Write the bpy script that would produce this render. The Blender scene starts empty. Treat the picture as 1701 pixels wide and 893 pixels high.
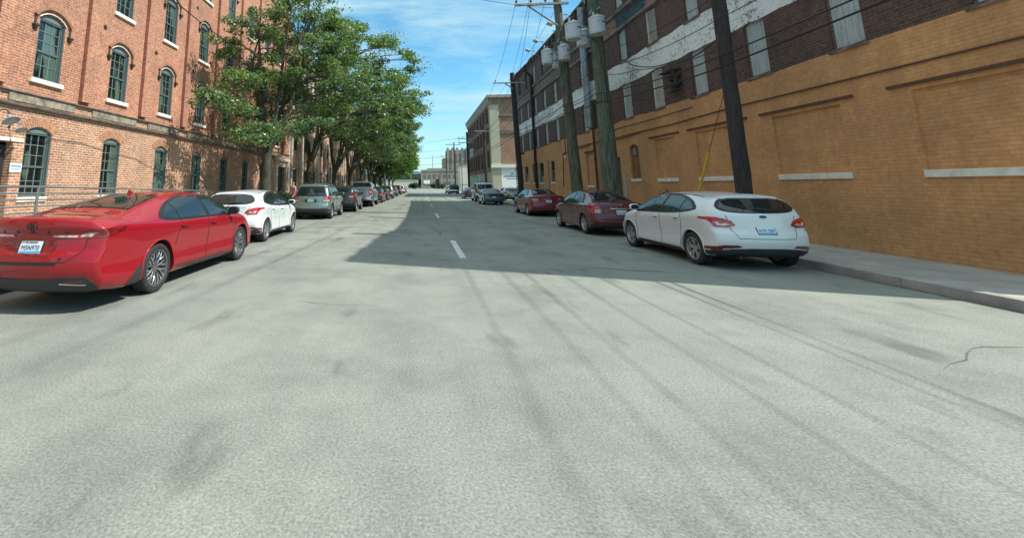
import bpy, bmesh, math, random
import numpy as np
from math import sin, cos, pi, radians, sqrt, atan2
from mathutils import Vector, Matrix, geometry, noise
from mathutils.bvhtree import BVHTree

random.seed(7)
sc = bpy.context.scene
COL = sc.collection

# ------------------------------------------------------------------ camera
F, PX, PY, VX, VY, HC = 712.0, 622.0, 192.0, 696.0, 309.0, 1.58
pitch = math.atan((VY - PY) / F)
yaw = math.atan((VX - PX) * cos(pitch) / F)
fw = Vector((-sin(yaw) * cos(pitch), cos(yaw) * cos(pitch), sin(pitch)))
rt = Vector((cos(yaw), sin(yaw), 0))
up = rt.cross(fw)
cam_d = bpy.data.cameras.new('camera')
cam = bpy.data.objects.new('camera', cam_d)
COL.objects.link(cam)
M3 = Matrix((rt, up, -fw)).transposed()
cam.matrix_world = Matrix.Translation((0, 0, HC)) @ M3.to_4x4()
cam_d.sensor_width = 36.0
cam_d.lens = 36.0 * F / 1701.0
cam_d.shift_x = (850.5 - PX) / 1701.0
cam_d.shift_y = (PY - 446.5) / 1701.0
cam_d.clip_start = 0.05
cam_d.clip_end = 3000
sc.camera = cam

# ------------------------------------------------------------------ world and sun
SUN_EL = radians(48.9)
sun_h = Vector((0.971, -0.239, 0)).normalized()
SUN = Vector((sun_h.x * cos(SUN_EL), sun_h.y * cos(SUN_EL), sin(SUN_EL)))
world = bpy.data.worlds.new('World')
sc.world = world
world.use_nodes = True
nt = world.node_tree
for n in list(nt.nodes): nt.nodes.remove(n)
N = nt.nodes.new; LK = nt.links.new
wo = N('ShaderNodeOutputWorld'); bg = N('ShaderNodeBackground')
sky = N('ShaderNodeTexSky'); sky.sky_type = 'NISHITA'; sky.sun_disc = False
sky.sun_elevation = SUN_EL
sky.sun_rotation = atan2(sun_h.x, sun_h.y)
sky.air_density = 1.2; sky.dust_density = 0.4; sky.ozone_density = 2.5
bg.inputs['Strength'].default_value = 0.15
tc = N('ShaderNodeTexCoord')
sep = N('ShaderNodeSeparateXYZ'); LK(tc.outputs['Generated'], sep.inputs[0])
mx = N('ShaderNodeMath'); mx.operation = 'MAXIMUM'; LK(sep.outputs['Z'], mx.inputs[0]); mx.inputs[1].default_value = 0.02
ad = N('ShaderNodeMath'); ad.operation = 'ADD'; LK(mx.outputs[0], ad.inputs[0]); ad.inputs[1].default_value = 0.16
dx = N('ShaderNodeMath'); dx.operation = 'DIVIDE'; LK(sep.outputs['X'], dx.inputs[0]); LK(ad.outputs[0], dx.inputs[1])
dy = N('ShaderNodeMath'); dy.operation = 'DIVIDE'; LK(sep.outputs['Y'], dy.inputs[0]); LK(ad.outputs[0], dy.inputs[1])
cb = N('ShaderNodeCombineXYZ'); LK(dx.outputs[0], cb.inputs[0]); LK(dy.outputs[0], cb.inputs[1])
mp = N('ShaderNodeMapping'); LK(cb.outputs[0], mp.inputs[0])
mp.inputs['Rotation'].default_value = (0, 0, radians(28)); mp.inputs['Scale'].default_value = (0.55, 1.5, 1)
mp.inputs['Location'].default_value = (2.3, 0.7, 0)
n1 = N('ShaderNodeTexNoise'); LK(mp.outputs[0], n1.inputs['Vector'])
n1.inputs['Scale'].default_value = 1.3; n1.inputs['Detail'].default_value = 9; n1.inputs['Roughness'].default_value = 0.62; n1.inputs['Distortion'].default_value = 0.5
rp = N('ShaderNodeValToRGB'); LK(n1.outputs['Fac'], rp.inputs[0])
rp.color_ramp.elements[0].position = 0.43; rp.color_ramp.elements[0].color = (0, 0, 0, 1)
rp.color_ramp.elements[1].position = 0.66; rp.color_ramp.elements[1].color = (0.92, 0.92, 0.92, 1)
# thicker, whiter cloud added overhead, unseen, to brighten shade, thin veils low down
zr = N('ShaderNodeMapRange'); LK(sep.outputs['Z'], zr.inputs[0]); zr.inputs[1].default_value = 0.50; zr.inputs[2].default_value = 0.80; zr.inputs[3].default_value = 0.0; zr.inputs[4].default_value = 1.0
zadd = N('ShaderNodeMath'); zadd.operation = 'MULTIPLY_ADD'; LK(zr.outputs[0], zadd.inputs[0]); zadd.inputs[1].default_value = 0.25; LK(n1.outputs['Fac'], zadd.inputs[2])
LK(zadd.outputs[0], rp.inputs[0])
tint = N('ShaderNodeMixRGB'); tint.blend_type = 'MULTIPLY'; tint.inputs['Fac'].default_value = 1; tint.inputs['Color2'].default_value = (0.55, 0.79, 0.88, 1)
ccol = N('ShaderNodeMixRGB'); LK(zr.outputs[0], ccol.inputs['Fac']); ccol.inputs['Color1'].default_value = (2.5, 3.8, 4.2, 1); ccol.inputs['Color2'].default_value = (4.3, 5.3, 5.6, 1)
mixc = N('ShaderNodeMixRGB')
hs = N('ShaderNodeHueSaturation'); LK(sky.outputs[0], hs.inputs['Color']); hs.inputs['Saturation'].default_value = 1.12; hs.inputs['Value'].default_value = 1.0; hs.inputs['Hue'].default_value = 0.482
LK(hs.outputs[0], tint.inputs['Color1']); LK(rp.outputs[0], mixc.inputs['Fac']); LK(tint.outputs[0], mixc.inputs['Color1']); LK(ccol.outputs[0], mixc.inputs['Color2'])
LK(mixc.outputs['Color'], bg.inputs['Color']); LK(bg.outputs[0], wo.inputs['Surface'])

sd = bpy.data.lights.new('sun', 'SUN'); sd.energy = 4.1; sd.angle = radians(0.5); sd.color = (1.0, 0.95, 0.86)
so = bpy.data.objects.new('sun', sd); COL.objects.link(so)
so.rotation_euler = SUN.to_track_quat('Z', 'Y').to_euler()
so.location = SUN * 60
sc.view_settings.view_transform = 'Standard'
sc.view_settings.look = 'None'
sc.view_settings.exposure = 0.62
sc.view_settings.gamma = 1.0

# ------------------------------------------------------------------ tagging
def tag(o, label=None, cat=None, group=None, kind=None):
    if label: o['label'] = label
    if cat: o['category'] = cat
    if group: o['group'] = group
    if kind: o['kind'] = kind
    return o
def thing(name, label, cat, loc=(0, 0, 0), group=None, rz=0):
    o = bpy.data.objects.new(name, None); COL.objects.link(o)
    o.location = loc; o.rotation_euler = (0, 0, rz); o.empty_display_size = 0.3
    return tag(o, label, cat, group)
def link(name, me, parent=None, loc=None):
    o = bpy.data.objects.new(name, me); COL.objects.link(o)
    if parent: o.parent = parent
    if loc: o.location = loc
    return o
def copy_tree(o, parent=None):
    c = o.copy(); COL.objects.link(c)
    if parent: c.parent = parent
    for ch in list(o.children): copy_tree(ch, c)
    return c

# ------------------------------------------------------------------ materials
MATS = {}
def newmat(name):
    m = bpy.data.materials.new(name); m.use_nodes = True
    MATS[name] = m
    return m, m.node_tree.nodes, m.node_tree.links, m.node_tree.nodes['Principled BSDF']
def setc(b, base, rough, metal=0, coat=0, ior=None, coatr=0.03, spec=None):
    b.inputs['Base Color'].default_value = (*base, 1); b.inputs['Roughness'].default_value = rough
    b.inputs['Metallic'].default_value = metal; b.inputs['Coat Weight'].default_value = coat
    b.inputs['Coat Roughness'].default_value = coatr
    if ior: b.inputs['IOR'].default_value = ior
    if spec is not None: b.inputs['Specular IOR Level'].default_value = spec
def mat(name, base, rough=0.6, metal=0, coat=0, var=0.0, vscale=4.0, bump=0.0, bscale=30.0, base2=None, ior=None, coords='Object', stretch=(1, 1, 1), contrast=(0.35, 0.65)):
    m, nn, ll, b = newmat(name)
    setc(b, base, rough, metal, coat, ior)
    if var or base2:
        t = nn.new('ShaderNodeTexCoord'); mpn = nn.new('ShaderNodeMapping'); ll.new(t.outputs[coords], mpn.inputs[0])
        mpn.inputs['Scale'].default_value = stretch
        n = nn.new('ShaderNodeTexNoise'); ll.new(mpn.outputs[0], n.inputs['Vector'])
        n.inputs['Scale'].default_value = vscale; n.inputs['Detail'].default_value = 6; n.inputs['Roughness'].default_value = 0.65
        r = nn.new('ShaderNodeValToRGB'); ll.new(n.outputs['Fac'], r.inputs[0])
        r.color_ramp.elements[0].position = contrast[0]; r.color_ramp.elements[1].position = contrast[1]
        c2 = base2 if base2 else tuple(min(1, c * (1 + var)) for c in base)
        c1 = base if base2 else tuple(c * (1 - var) for c in base)
        r.color_ramp.elements[0].color = (*c1, 1); r.color_ramp.elements[1].color = (*c2, 1)
        ll.new(r.outputs[0], b.inputs['Base Color'])
    if bump:
        t2 = nn.new('ShaderNodeTexCoord'); n2 = nn.new('ShaderNodeTexNoise'); mp2 = nn.new('ShaderNodeMapping'); ll.new(t2.outputs[coords], mp2.inputs[0]); mp2.inputs['Scale'].default_value = stretch; ll.new(mp2.outputs[0], n2.inputs['Vector'])
        n2.inputs['Scale'].default_value = bscale; n2.inputs['Detail'].default_value = 4
        bp = nn.new('ShaderNodeBump'); bp.inputs['Strength'].default_value = bump; bp.inputs['Distance'].default_value = 0.02
        ll.new(n2.outputs['Fac'], bp.inputs['Height']); ll.new(bp.outputs[0], b.inputs['Normal'])
    return m

def brick_mat(name, c1, c2, mort, bw=0.21, rh=0.075, ms=0.008, stain=None, stain_amt=0.5, vs=0.8, uaxis='Y', bump=0.5, paint=None, blot=0.8):
    """brick in world position: u = world Y (or X), v = world Z."""
    m, nn, ll, b = newmat(name)
    setc(b, c1, 0.85)
    g = nn.new('ShaderNodeNewGeometry'); s = nn.new('ShaderNodeSeparateXYZ'); ll.new(g.outputs['Position'], s.inputs[0])
    c = nn.new('ShaderNodeCombineXYZ'); ll.new(s.outputs[uaxis], c.inputs[0]); ll.new(s.outputs['Z'], c.inputs[1])
    br = nn.new('ShaderNodeTexBrick'); ll.new(c.outputs[0], br.inputs['Vector'])
    br.inputs['Scale'].default_value = 1; br.inputs['Brick Width'].default_value = bw; br.inputs['Row Height'].default_value = rh
    br.inputs['Mortar Size'].default_value = ms; br.inputs['Mortar Smooth'].default_value = 0.3; br.inputs['Bias'].default_value = 0.0
    br.inputs['Color1'].default_value = (*c1, 1); br.inputs['Color2'].default_value = (*c2, 1); br.inputs['Mortar'].default_value = (*mort, 1)
    out = br.outputs['Color']
    # per-area variation
    n = nn.new('ShaderNodeTexNoise'); ll.new(g.outputs['Position'], n.inputs['Vector']); n.inputs['Scale'].default_value = vs; n.inputs['Detail'].default_value = 8; n.inputs['Roughness'].default_value = 0.7
    r = nn.new('ShaderNodeValToRGB'); ll.new(n.outputs['Fac'], r.inputs[0]); r.color_ramp.elements[0].position = 0.3; r.color_ramp.elements[1].position = 0.7
    r.color_ramp.elements[0].color = (0.72, 0.72, 0.74, 1); r.color_ramp.elements[1].color = (1.18, 1.14, 1.1, 1)
    mu = nn.new('ShaderNodeMixRGB'); mu.blend_type = 'MULTIPLY'; mu.inputs['Fac'].default_value = 1
    ll.new(out, mu.inputs['Color1']); ll.new(r.outputs[0], mu.inputs['Color2']); out = mu.outputs['Color']
    # small scale blotches per brick
    n3 = nn.new('ShaderNodeTexNoise'); ll.new(g.outputs['Position'], n3.inputs['Vector']); n3.inputs['Scale'].default_value = 9; n3.inputs['Detail'].default_value = 3
    r3 = nn.new('ShaderNodeValToRGB'); ll.new(n3.outputs['Fac'], r3.inputs[0]); r3.color_ramp.elements[0].position = 0.3; r3.color_ramp.elements[1].position = 0.72
    r3.color_ramp.elements[0].color = (0.7, 0.7, 0.7, 1); r3.color_ramp.elements[1].color = (1.3, 1.3, 1.3, 1)
    mu3 = nn.new('ShaderNodeMixRGB'); mu3.blend_type = 'MULTIPLY'; mu3.inputs['Fac'].default_value = blot
    ll.new(out, mu3.inputs['Color1']); ll.new(r3.outputs[0], mu3.inputs['Color2']); out = mu3.outputs['Color']
    if stain:
        mpn = nn.new('ShaderNodeMapping'); ll.new(g.outputs['Position'], mpn.inputs[0]); mpn.inputs['Scale'].default_value = (1, 1.6, 0.35)
        n2 = nn.new('ShaderNodeTexNoise'); ll.new(mpn.outputs[0], n2.inputs['Vector']); n2.inputs['Scale'].default_value = 1.1; n2.inputs['Detail'].default_value = 7; n2.inputs['Roughness'].default_value = 0.7
        r2 = nn.new('ShaderNodeValToRGB'); ll.new(n2.outputs['Fac'], r2.inputs[0]); r2.color_ramp.elements[0].position = 0.5; r2.color_ramp.elements[1].position = 0.68
        r2.color_ramp.elements[0].color = (0, 0, 0, 1); r2.color_ramp.elements[1].color = (stain_amt,) * 3 + (1,)
        m2 = nn.new('ShaderNodeMixRGB'); ll.new(r2.outputs[0], m2.inputs['Fac']); ll.new(out, m2.inputs['Color1']); m2.inputs['Color2'].default_value = (*stain, 1); out = m2.outputs['Color']
    ll.new(out, b.inputs['Base Color'])
    bp = nn.new('ShaderNodeBump'); bp.inputs['Strength'].default_value = bump; bp.inputs['Distance'].default_value = 0.012; bp.invert = True
    ll.new(br.outputs['Fac'], bp.inputs['Height']); ll.new(bp.outputs[0], b.inputs['Normal'])
    return m

brick_mat('brick_red', (0.47, 0.195, 0.115), (0.34, 0.128, 0.076), (0.56, 0.41, 0.29), stain=(0.20, 0.10, 0.07), stain_amt=0.35, ms=0.0085)
brick_mat('brick_tan', (0.46, 0.215, 0.125), (0.31, 0.130, 0.080), (0.60, 0.49, 0.36), stain=(0.50, 0.38, 0.26), stain_amt=0.40, ms=0.0115)
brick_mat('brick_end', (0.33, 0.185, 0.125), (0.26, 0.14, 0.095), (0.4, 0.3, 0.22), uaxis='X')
brick_mat('brick_red_shade', (0.30, 0.105, 0.070), (0.22, 0.075, 0.05), (0.30, 0.17, 0.12), uaxis='X')  # darker copy of the red brick, side-face shade of the pilasters put into its colour
brick_mat('brick_dark', (0.135, 0.068, 0.050), (0.075, 0.042, 0.034), (0.15, 0.12, 0.10), stain=(0.045, 0.035, 0.035), stain_amt=0.65, vs=0.6)
brick_mat('brick_dark_x', (0.135, 0.068, 0.050), (0.075, 0.042, 0.034), (0.15, 0.12, 0.10), uaxis='X')
brick_mat('brick_ochre', (0.60, 0.325, 0.142), (0.56, 0.300, 0.130), (0.49, 0.265, 0.115), bw=0.42, rh=0.078, ms=0.009, stain=(0.44, 0.22, 0.09), stain_amt=0.65, bump=0.45, blot=0.4)
brick_mat('brick_peel', (0.21, 0.14, 0.10), (0.16, 0.10, 0.075), (0.33, 0.29, 0.24), stain=(0.42, 0.20, 0.08), stain_amt=0.8)
brick_mat('brick_blind', (0.30, 0.150, 0.062), (0.25, 0.12, 0.055), (0.17, 0.09, 0.05), bw=0.22, rh=0.09, ms=0.012)
brick_mat('brick_far', (0.27, 0.165, 0.115), (0.20, 0.12, 0.085), (0.32, 0.25, 0.19), stain=(0.08, 0.06, 0.05), stain_amt=0.5)
brick_mat('stone_tan', (0.52, 0.47, 0.38), (0.46, 0.41, 0.33), (0.36, 0.32, 0.27), bw=0.9, rh=0.4, ms=0.012)

def painted_white():
    m, nn, ll, b = newmat('white_peeling')
    setc(b, (0.6, 0.62, 0.6), 0.8)
    g = nn.new('ShaderNodeNewGeometry')
    n = nn.new('ShaderNodeTexNoise'); ll.new(g.outputs['Position'], n.inputs['Vector']); n.inputs['Scale'].default_value = 7.5; n.inputs['Detail'].default_value = 8; n.inputs['Roughness'].default_value = 0.75
    nb = nn.new('ShaderNodeTexNoise'); ll.new(g.outputs['Position'], nb.inputs['Vector']); nb.inputs['Scale'].default_value = 0.7; nb.inputs['Detail'].default_value = 3
    ma = nn.new('ShaderNodeMath'); ma.operation = 'MULTIPLY_ADD'; ll.new(nb.outputs['Fac'], ma.inputs[0]); ma.inputs[1].default_value = 0.45; ll.new(n.outputs['Fac'], ma.inputs[2])
    r = nn.new('ShaderNodeValToRGB'); ll.new(ma.outputs[0], r.inputs[0])
    e = r.color_ramp.elements; e[0].position = 0.595; e[0].color = (0.16, 0.13, 0.11, 1); e[1].position = 0.675; e[1].color = (0.68, 0.70, 0.69, 1)
    x = e.new(0.80); x.color = (0.80, 0.82, 0.80, 1)
    ll.new(r.outputs[0], b.inputs['Base Color'])
painted_white()

def asphalt():
    m, nn, ll, b = newmat('asphalt')
    setc(b, (0.2, 0.2, 0.19), 0.85)
    g = nn.new('ShaderNodeNewGeometry')
    mpn = nn.new('ShaderNodeMapping'); ll.new(g.outputs['Position'], mpn.inputs[0]); mpn.inputs['Scale'].default_value = (1.0, 0.12, 1)
    n = nn.new('ShaderNodeTexNoise'); ll.new(mpn.outputs[0], n.inputs['Vector']); n.inputs['Scale'].default_value = 0.9; n.inputs['Detail'].default_value = 6; n.inputs['Roughness'].default_value = 0.6
    r = nn.new('ShaderNodeValToRGB'); ll.new(n.outputs['Fac'], r.inputs[0])
    e = r.color_ramp.elements; e[0].position = 0.3; e[0].color = (0.200, 0.218, 0.196, 1); e[1].position = 0.7; e[1].color = (0.262, 0.280, 0.246, 1)
    # blotches
    n2 = nn.new('ShaderNodeTexNoise'); ll.new(g.outputs['Position'], n2.inputs['Vector']); n2.inputs['Scale'].default_value = 0.55; n2.inputs['Detail'].default_value = 8; n2.inputs['Roughness'].default_value = 0.72
    r2 = nn.new('ShaderNodeValToRGB'); ll.new(n2.outputs['Fac'], r2.inputs[0]); r2.color_ramp.elements[0].position = 0.34; r2.color_ramp.elements[1].position = 0.56
    r2.color_ramp.elements[0].color = (0.74, 0.75, 0.75, 1); r2.color_ramp.elements[1].color = (1.06, 1.05, 1.03, 1)
    mu = nn.new('ShaderNodeMixRGB'); mu.blend_type = 'MULTIPLY'; mu.inputs['Fac'].default_value = 1
    ll.new(r.outputs[0], mu.inputs['Color1']); ll.new(r2.outputs[0], mu.inputs['Color2'])
    # fine aggregate grain
    n3 = nn.new('ShaderNodeTexNoise'); ll.new(g.outputs['Position'], n3.inputs['Vector']); n3.inputs['Scale'].default_value = 55; n3.inputs['Detail'].default_value = 3; n3.inputs['Roughness'].default_value = 0.8
    r3 = nn.new('ShaderNodeValToRGB'); ll.new(n3.outputs['Fac'], r3.inputs[0]); r3.color_ramp.elements[0].position = 0.36; r3.color_ramp.elements[1].position = 0.66
    r3.color_ramp.elements[0].color = (0.60, 0.60, 0.60, 1); r3.color_ramp.elements[1].color = (1.28, 1.28, 1.28, 1)
    mu3 = nn.new('ShaderNodeMixRGB'); mu3.blend_type = 'MULTIPLY'; mu3.inputs['Fac'].default_value = 1
    ll.new(mu.outputs['Color'], mu3.inputs['Color1']); ll.new(r3.outputs[0], mu3.inputs['Color2'])
    # oil darkening in the middle of the parking lanes
    s = nn.new('ShaderNodeSeparateXYZ'); ll.new(g.outputs['Position'], s.inputs[0])
    mpo = nn.new('ShaderNodeMapping'); ll.new(g.outputs['Position'], mpo.inputs[0]); mpo.inputs['Scale'].default_value = (2.2, 0.8, 1)
    n5 = nn.new('ShaderNodeTexNoise'); ll.new(mpo.outputs[0], n5.inputs['Vector']); n5.inputs['Scale'].default_value = 0.8; n5.inputs['Detail'].default_value = 7
    r5 = nn.new('ShaderNodeValToRGB'); ll.new(n5.outputs['Fac'], r5.inputs[0]); r5.color_ramp.elements[0].position = 0.60; r5.color_ramp.elements[1].position = 0.72
    r5.color_ramp.elements[0].color = (1, 1, 1, 1); r5.color_ramp.elements[1].color = (0.6, 0.6, 0.6, 1)
    mu5 = nn.new('ShaderNodeMixRGB'); mu5.blend_type = 'MULTIPLY'; mu5.inputs['Fac'].default_value = 1
    ll.new(mu3.outputs['Color'], mu5.inputs['Color1']); ll.new(r5.outputs[0], mu5.inputs['Color2'])
    ll.new(mu5.outputs['Color'], b.inputs['Base Color'])
    bp = nn.new('ShaderNodeBump'); bp.inputs['Strength'].default_value = 0.35; bp.inputs['Distance'].default_value = 0.01
    ll.new(n3.outputs['Fac'], bp.inputs['Height']); ll.new(bp.outputs[0], b.inputs['Normal'])
asphalt()
mat('crack', (0.10, 0.11, 0.105), 0.7, var=0.3, vscale=6, coords='Object')
mat('gutter_dirt', (0.085, 0.080, 0.065), 0.95, base2=(0.17, 0.17, 0.15), vscale=5)
mat('roadpaint', (0.55, 0.56, 0.54), 0.7, var=0.25, vscale=9, bump=0.2, bscale=60)
mat('concrete', (0.34, 0.33, 0.30), 0.9, var=0.18, vscale=1.5, bump=0.2, bscale=30)
mat('curb', (0.30, 0.29, 0.27), 0.9, var=0.25, vscale=2.0)
mat('soil', (0.12, 0.10, 0.07), 0.95, var=0.3, vscale=1.0)
mat('frame_grey', (0.095, 0.128, 0.125), 0.5)
mat('muntin', (0.16, 0.20, 0.19), 0.5)
mat('head_panel', (0.14, 0.19, 0.185), 0.55)
mat('sill_white', (0.72, 0.70, 0.62), 0.75, var=0.15, vscale=5)
mat('stone_weathered', (0.13, 0.115, 0.09), 0.9, base2=(0.36, 0.31, 0.23), vscale=5, bump=0.4, bscale=14)
mat('stone_dark', (0.055, 0.045, 0.04), 0.85, base2=(0.30, 0.22, 0.17), vscale=3.0, stretch=(1, 1, 6), contrast=(0.35, 0.75))
mat('hood_stone', (0.20, 0.10, 0.06), 0.85, base2=(0.40, 0.22, 0.14), vscale=6)
mat('corbel_dark', (0.06, 0.045, 0.035), 0.85)
mat('iron', (0.035, 0.028, 0.025), 0.7)
mat('black', (0.012, 0.012, 0.013), 0.5)
mat('rubber', (0.022, 0.022, 0.023), 0.75, var=0.2, vscale=12)
mat('plastic', (0.028, 0.030, 0.032), 0.55)
mat('rail_metal', (0.20, 0.225, 0.225), 0.45, metal=0.5)
mat('galv', (0.33, 0.36, 0.37), 0.45, metal=0.5, var=0.2, vscale=3)
mat('transformer', (0.50, 0.55, 0.57), 0.45, var=0.08, vscale=4)
mat('ceramic', (0.45, 0.43, 0.40), 0.35)
mat('wire', (0.012, 0.013, 0.015), 0.6)
mat('wood_pole', (0.045, 0.052, 0.038), 0.9, base2=(0.185, 0.190, 0.135), vscale=4.0, stretch=(4, 4, 0.35), bump=1.0, bscale=9)
mat('wood_green', (0.038, 0.055, 0.038), 0.9, base2=(0.165, 0.195, 0.140), vscale=4.0, stretch=(4, 4, 0.4), bump=1.0, bscale=9)
mat('wood_dark', (0.018, 0.017, 0.020), 0.9, base2=(0.055, 0.045, 0.045), vscale=5.0, stretch=(5, 5, 0.5), bump=0.5, bscale=18)
mat('crossarm', (0.22, 0.20, 0.17), 0.85, base2=(0.42, 0.40, 0.36), vscale=5)
mat('boards', (0.26, 0.30, 0.305), 0.85, base2=(0.50, 0.54, 0.54), vscale=7, stretch=(1, 6, 0.5))
mat('louver', (0.60, 0.62, 0.57), 0.8, var=0.2, vscale=5)
mat('cornice_paint', (0.20, 0.17, 0.145), 0.85, base2=(0.38, 0.35, 0.31), vscale=4)
mat('letter_faded', (0.27, 0.23, 0.20), 0.9, var=0.35, vscale=6)
mat('letter_grey', (0.37, 0.38, 0.37), 0.9, var=0.3, vscale=8)
mat('mural_teal', (0.035, 0.075, 0.085), 0.9, var=0.4, vscale=3)
mat('mural_pink', (0.36, 0.19, 0.14), 0.9, base2=(0.16, 0.085, 0.065), vscale=6)
mat('rust', (0.10, 0.045, 0.025), 0.85, var=0.4, vscale=4)
mat('lintel_dark', (0.10, 0.055, 0.035), 0.8)
mat('door_green', (0.055, 0.085, 0.070), 0.7, var=0.3, vscale=4, stretch=(1, 3, .5))
mat('white_wall', (0.70, 0.70, 0.66), 0.8, var=0.06, vscale=2)
mat('cream_wall', (0.56, 0.50, 0.40), 0.85, var=0.12, vscale=2)
mat('pale_pilaster', (0.52, 0.49, 0.36), 0.85, base2=(0.34, 0.31, 0.24), vscale=6)
mat('far_concrete', (0.34, 0.30, 0.235), 0.9, base2=(0.22, 0.19, 0.155), vscale=0.25)
mat('far_window', (0.13, 0.12, 0.11), 0.6)
mat('hill', (0.10, 0.14, 0.09), 0.95, var=0.3, vscale=0.05)
mat('sign_white', (0.78, 0.80, 0.80), 0.6)
mat('sign_teal', (0.02, 0.22, 0.26), 0.6)
mat('sign_green', (0.01, 0.20, 0.11), 0.5)
mat('sign_red', (0.5, 0.02, 0.02), 0.5)
mat('yellow_guard', (0.62, 0.46, 0.05), 0.5, var=0.1, vscale=3)
mat('skin', (0.45, 0.25, 0.18), 0.6)
mat('pink_shirt', (0.62, 0.26, 0.29), 0.8)
mat('jeans', (0.05, 0.07, 0.13), 0.9)
mat('hair', (0.03, 0.02, 0.015), 0.8)
mat('chrome', (0.75, 0.76, 0.77), 0.15, metal=1)
mat('alloy', (0.55, 0.56, 0.57), 0.28, metal=0.9)
mat('alloy_dark', (0.24, 0.25, 0.26), 0.3, metal=0.8)
mat('disc', (0.10, 0.10, 0.10), 0.5, metal=0.6)
mat('cabin_dark', (0.02, 0.02, 0.022), 0.8)
mat('plate_white', (0.62, 0.70, 0.76), 0.5)
mat('plate_blue', (0.10, 0.34, 0.52), 0.5)
mat('plate_ink', (0.02, 0.03, 0.09), 0.5)
mat('plate_pale', (0.35, 0.62, 0.62), 0.5)
mat('decal_teal', (0.16, 0.48, 0.56), 0.6)
mat('decal_pink', (0.62, 0.35, 0.33), 0.6)
def lamp_red(name, base):
    m, nn, ll, b = newmat(name); setc(b, base, 0.12, 0, 1.0)
    w = nn.new('ShaderNodeTexCoord'); n = nn.new('ShaderNodeTexNoise'); ll.new(w.outputs['Object'], n.inputs['Vector']); n.inputs['Scale'].default_value = 14
    r = nn.new('ShaderNodeValToRGB'); ll.new(n.outputs['Fac'], r.inputs[0]); r.color_ramp.elements[0].position = .4; r.color_ramp.elements[1].position = .62
    r.color_ramp.elements[0].color = (*[c * .45 for c in base], 1); r.color_ramp.elements[1].color = (*base, 1); ll.new(r.outputs[0], b.inputs['Base Color'])
lamp_red('lamp_red', (0.55, 0.012, 0.02)); lamp_red('lamp_darkred', (0.20, 0.006, 0.012)); lamp_red('lamp_clear', (0.62, 0.60, 0.60))
def glass(name, base, rough=0.02, ior=1.6, wob=0.0):
    m, nn, ll, b = newmat(name); setc(b, base, rough, ior=ior)
    if wob:
        t = nn.new('ShaderNodeTexCoord'); n = nn.new('ShaderNodeTexNoise'); ll.new(t.outputs['Object'], n.inputs['Vector']); n.inputs['Scale'].default_value = 1.6
        bp = nn.new('ShaderNodeBump'); bp.inputs['Strength'].default_value = wob; bp.inputs['Distance'].default_value = 0.05; ll.new(n.outputs['Fac'], bp.inputs['Height']); ll.new(bp.outputs[0], b.inputs['Normal'])
glass('car_glass', (0.012, 0.018, 0.018), 0.02, 1.7)
glass('window_glass', (0.010, 0.016, 0.014), 0.03, 1.75, 0.12)
def pane_tone():
    nn = MATS['window_glass'].node_tree.nodes; ll = MATS['window_glass'].node_tree.links; b = nn['Principled BSDF']
    g = nn.new('ShaderNodeNewGeometry'); mpn = nn.new('ShaderNodeMapping'); ll.new(g.outputs['Position'], mpn.inputs[0]); mpn.inputs['Scale'].default_value = (1, 1.6, .35); mpn.inputs['Rotation'].default_value = (0.35, 0, 0)
    n = nn.new('ShaderNodeTexNoise'); ll.new(mpn.outputs[0], n.inputs['Vector']); n.inputs['Scale'].default_value = 1.5; n.inputs['Detail'].default_value = 2
    r = nn.new('ShaderNodeValToRGB'); ll.new(n.outputs['Fac'], r.inputs[0]); r.color_ramp.elements[0].position = .515; r.color_ramp.elements[1].position = .56
    r.color_ramp.elements[0].color = (0.008, 0.012, 0.011, 1); r.color_ramp.elements[1].color = (0.075, 0.120, 0.092, 1); ll.new(r.outputs[0], b.inputs['Base Color'])
pane_tone()
glass('dark_glass', (0.008, 0.010, 0.011), 0.08, 1.5, 0.1)
def paint(name, base, metal=0.0, rough=0.35, coat=1.0):
    m, nn, ll, b = newmat(name); setc(b, base, rough, metal, coat, coatr=0.02)
    t = nn.new('ShaderNodeTexCoord'); n = nn.new('ShaderNodeTexNoise'); ll.new(t.outputs['Object'], n.inputs['Vector']); n.inputs['Scale'].default_value = 3.0; n.inputs['Detail'].default_value = 8
    r = nn.new('ShaderNodeMapRange'); ll.new(n.outputs['Fac'], r.inputs[0]); r.inputs[1].default_value = 0.35; r.inputs[2].default_value = 0.75; r.inputs[3].default_value = 0.02; r.inputs[4].default_value = 0.11
    ll.new(r.outputs[0], b.inputs['Coat Roughness'])
paint('paint_red', (0.27, 0.002, 0.009), 0.0, 0.5)
MATS['paint_red'].node_tree.nodes['Principled BSDF'].inputs['Specular IOR Level'].default_value = 0.15
paint('paint_white', (0.64, 0.67, 0.68), 0, 0.4)
paint('paint_sage', (0.20, 0.285, 0.255), 0.55, 0.34)
paint('paint_charcoal', (0.028, 0.030, 0.036), 0.4, 0.35)
paint('paint_greyblue', (0.24, 0.29, 0.31), 0.5, 0.35)
paint('paint_maroon', (0.115, 0.006, 0.014), 0.1, 0.4)
paint('paint_darkred', (0.20, 0.007, 0.020), 0.1, 0.4)
paint('paint_silver', (0.33, 0.34, 0.34), 0.6, 0.35)
paint('paint_bluegrey', (0.055, 0.105, 0.145), 0.35, 0.4)
paint('paint_black', (0.014, 0.016, 0.020), 0.1, 0.35)

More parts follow.
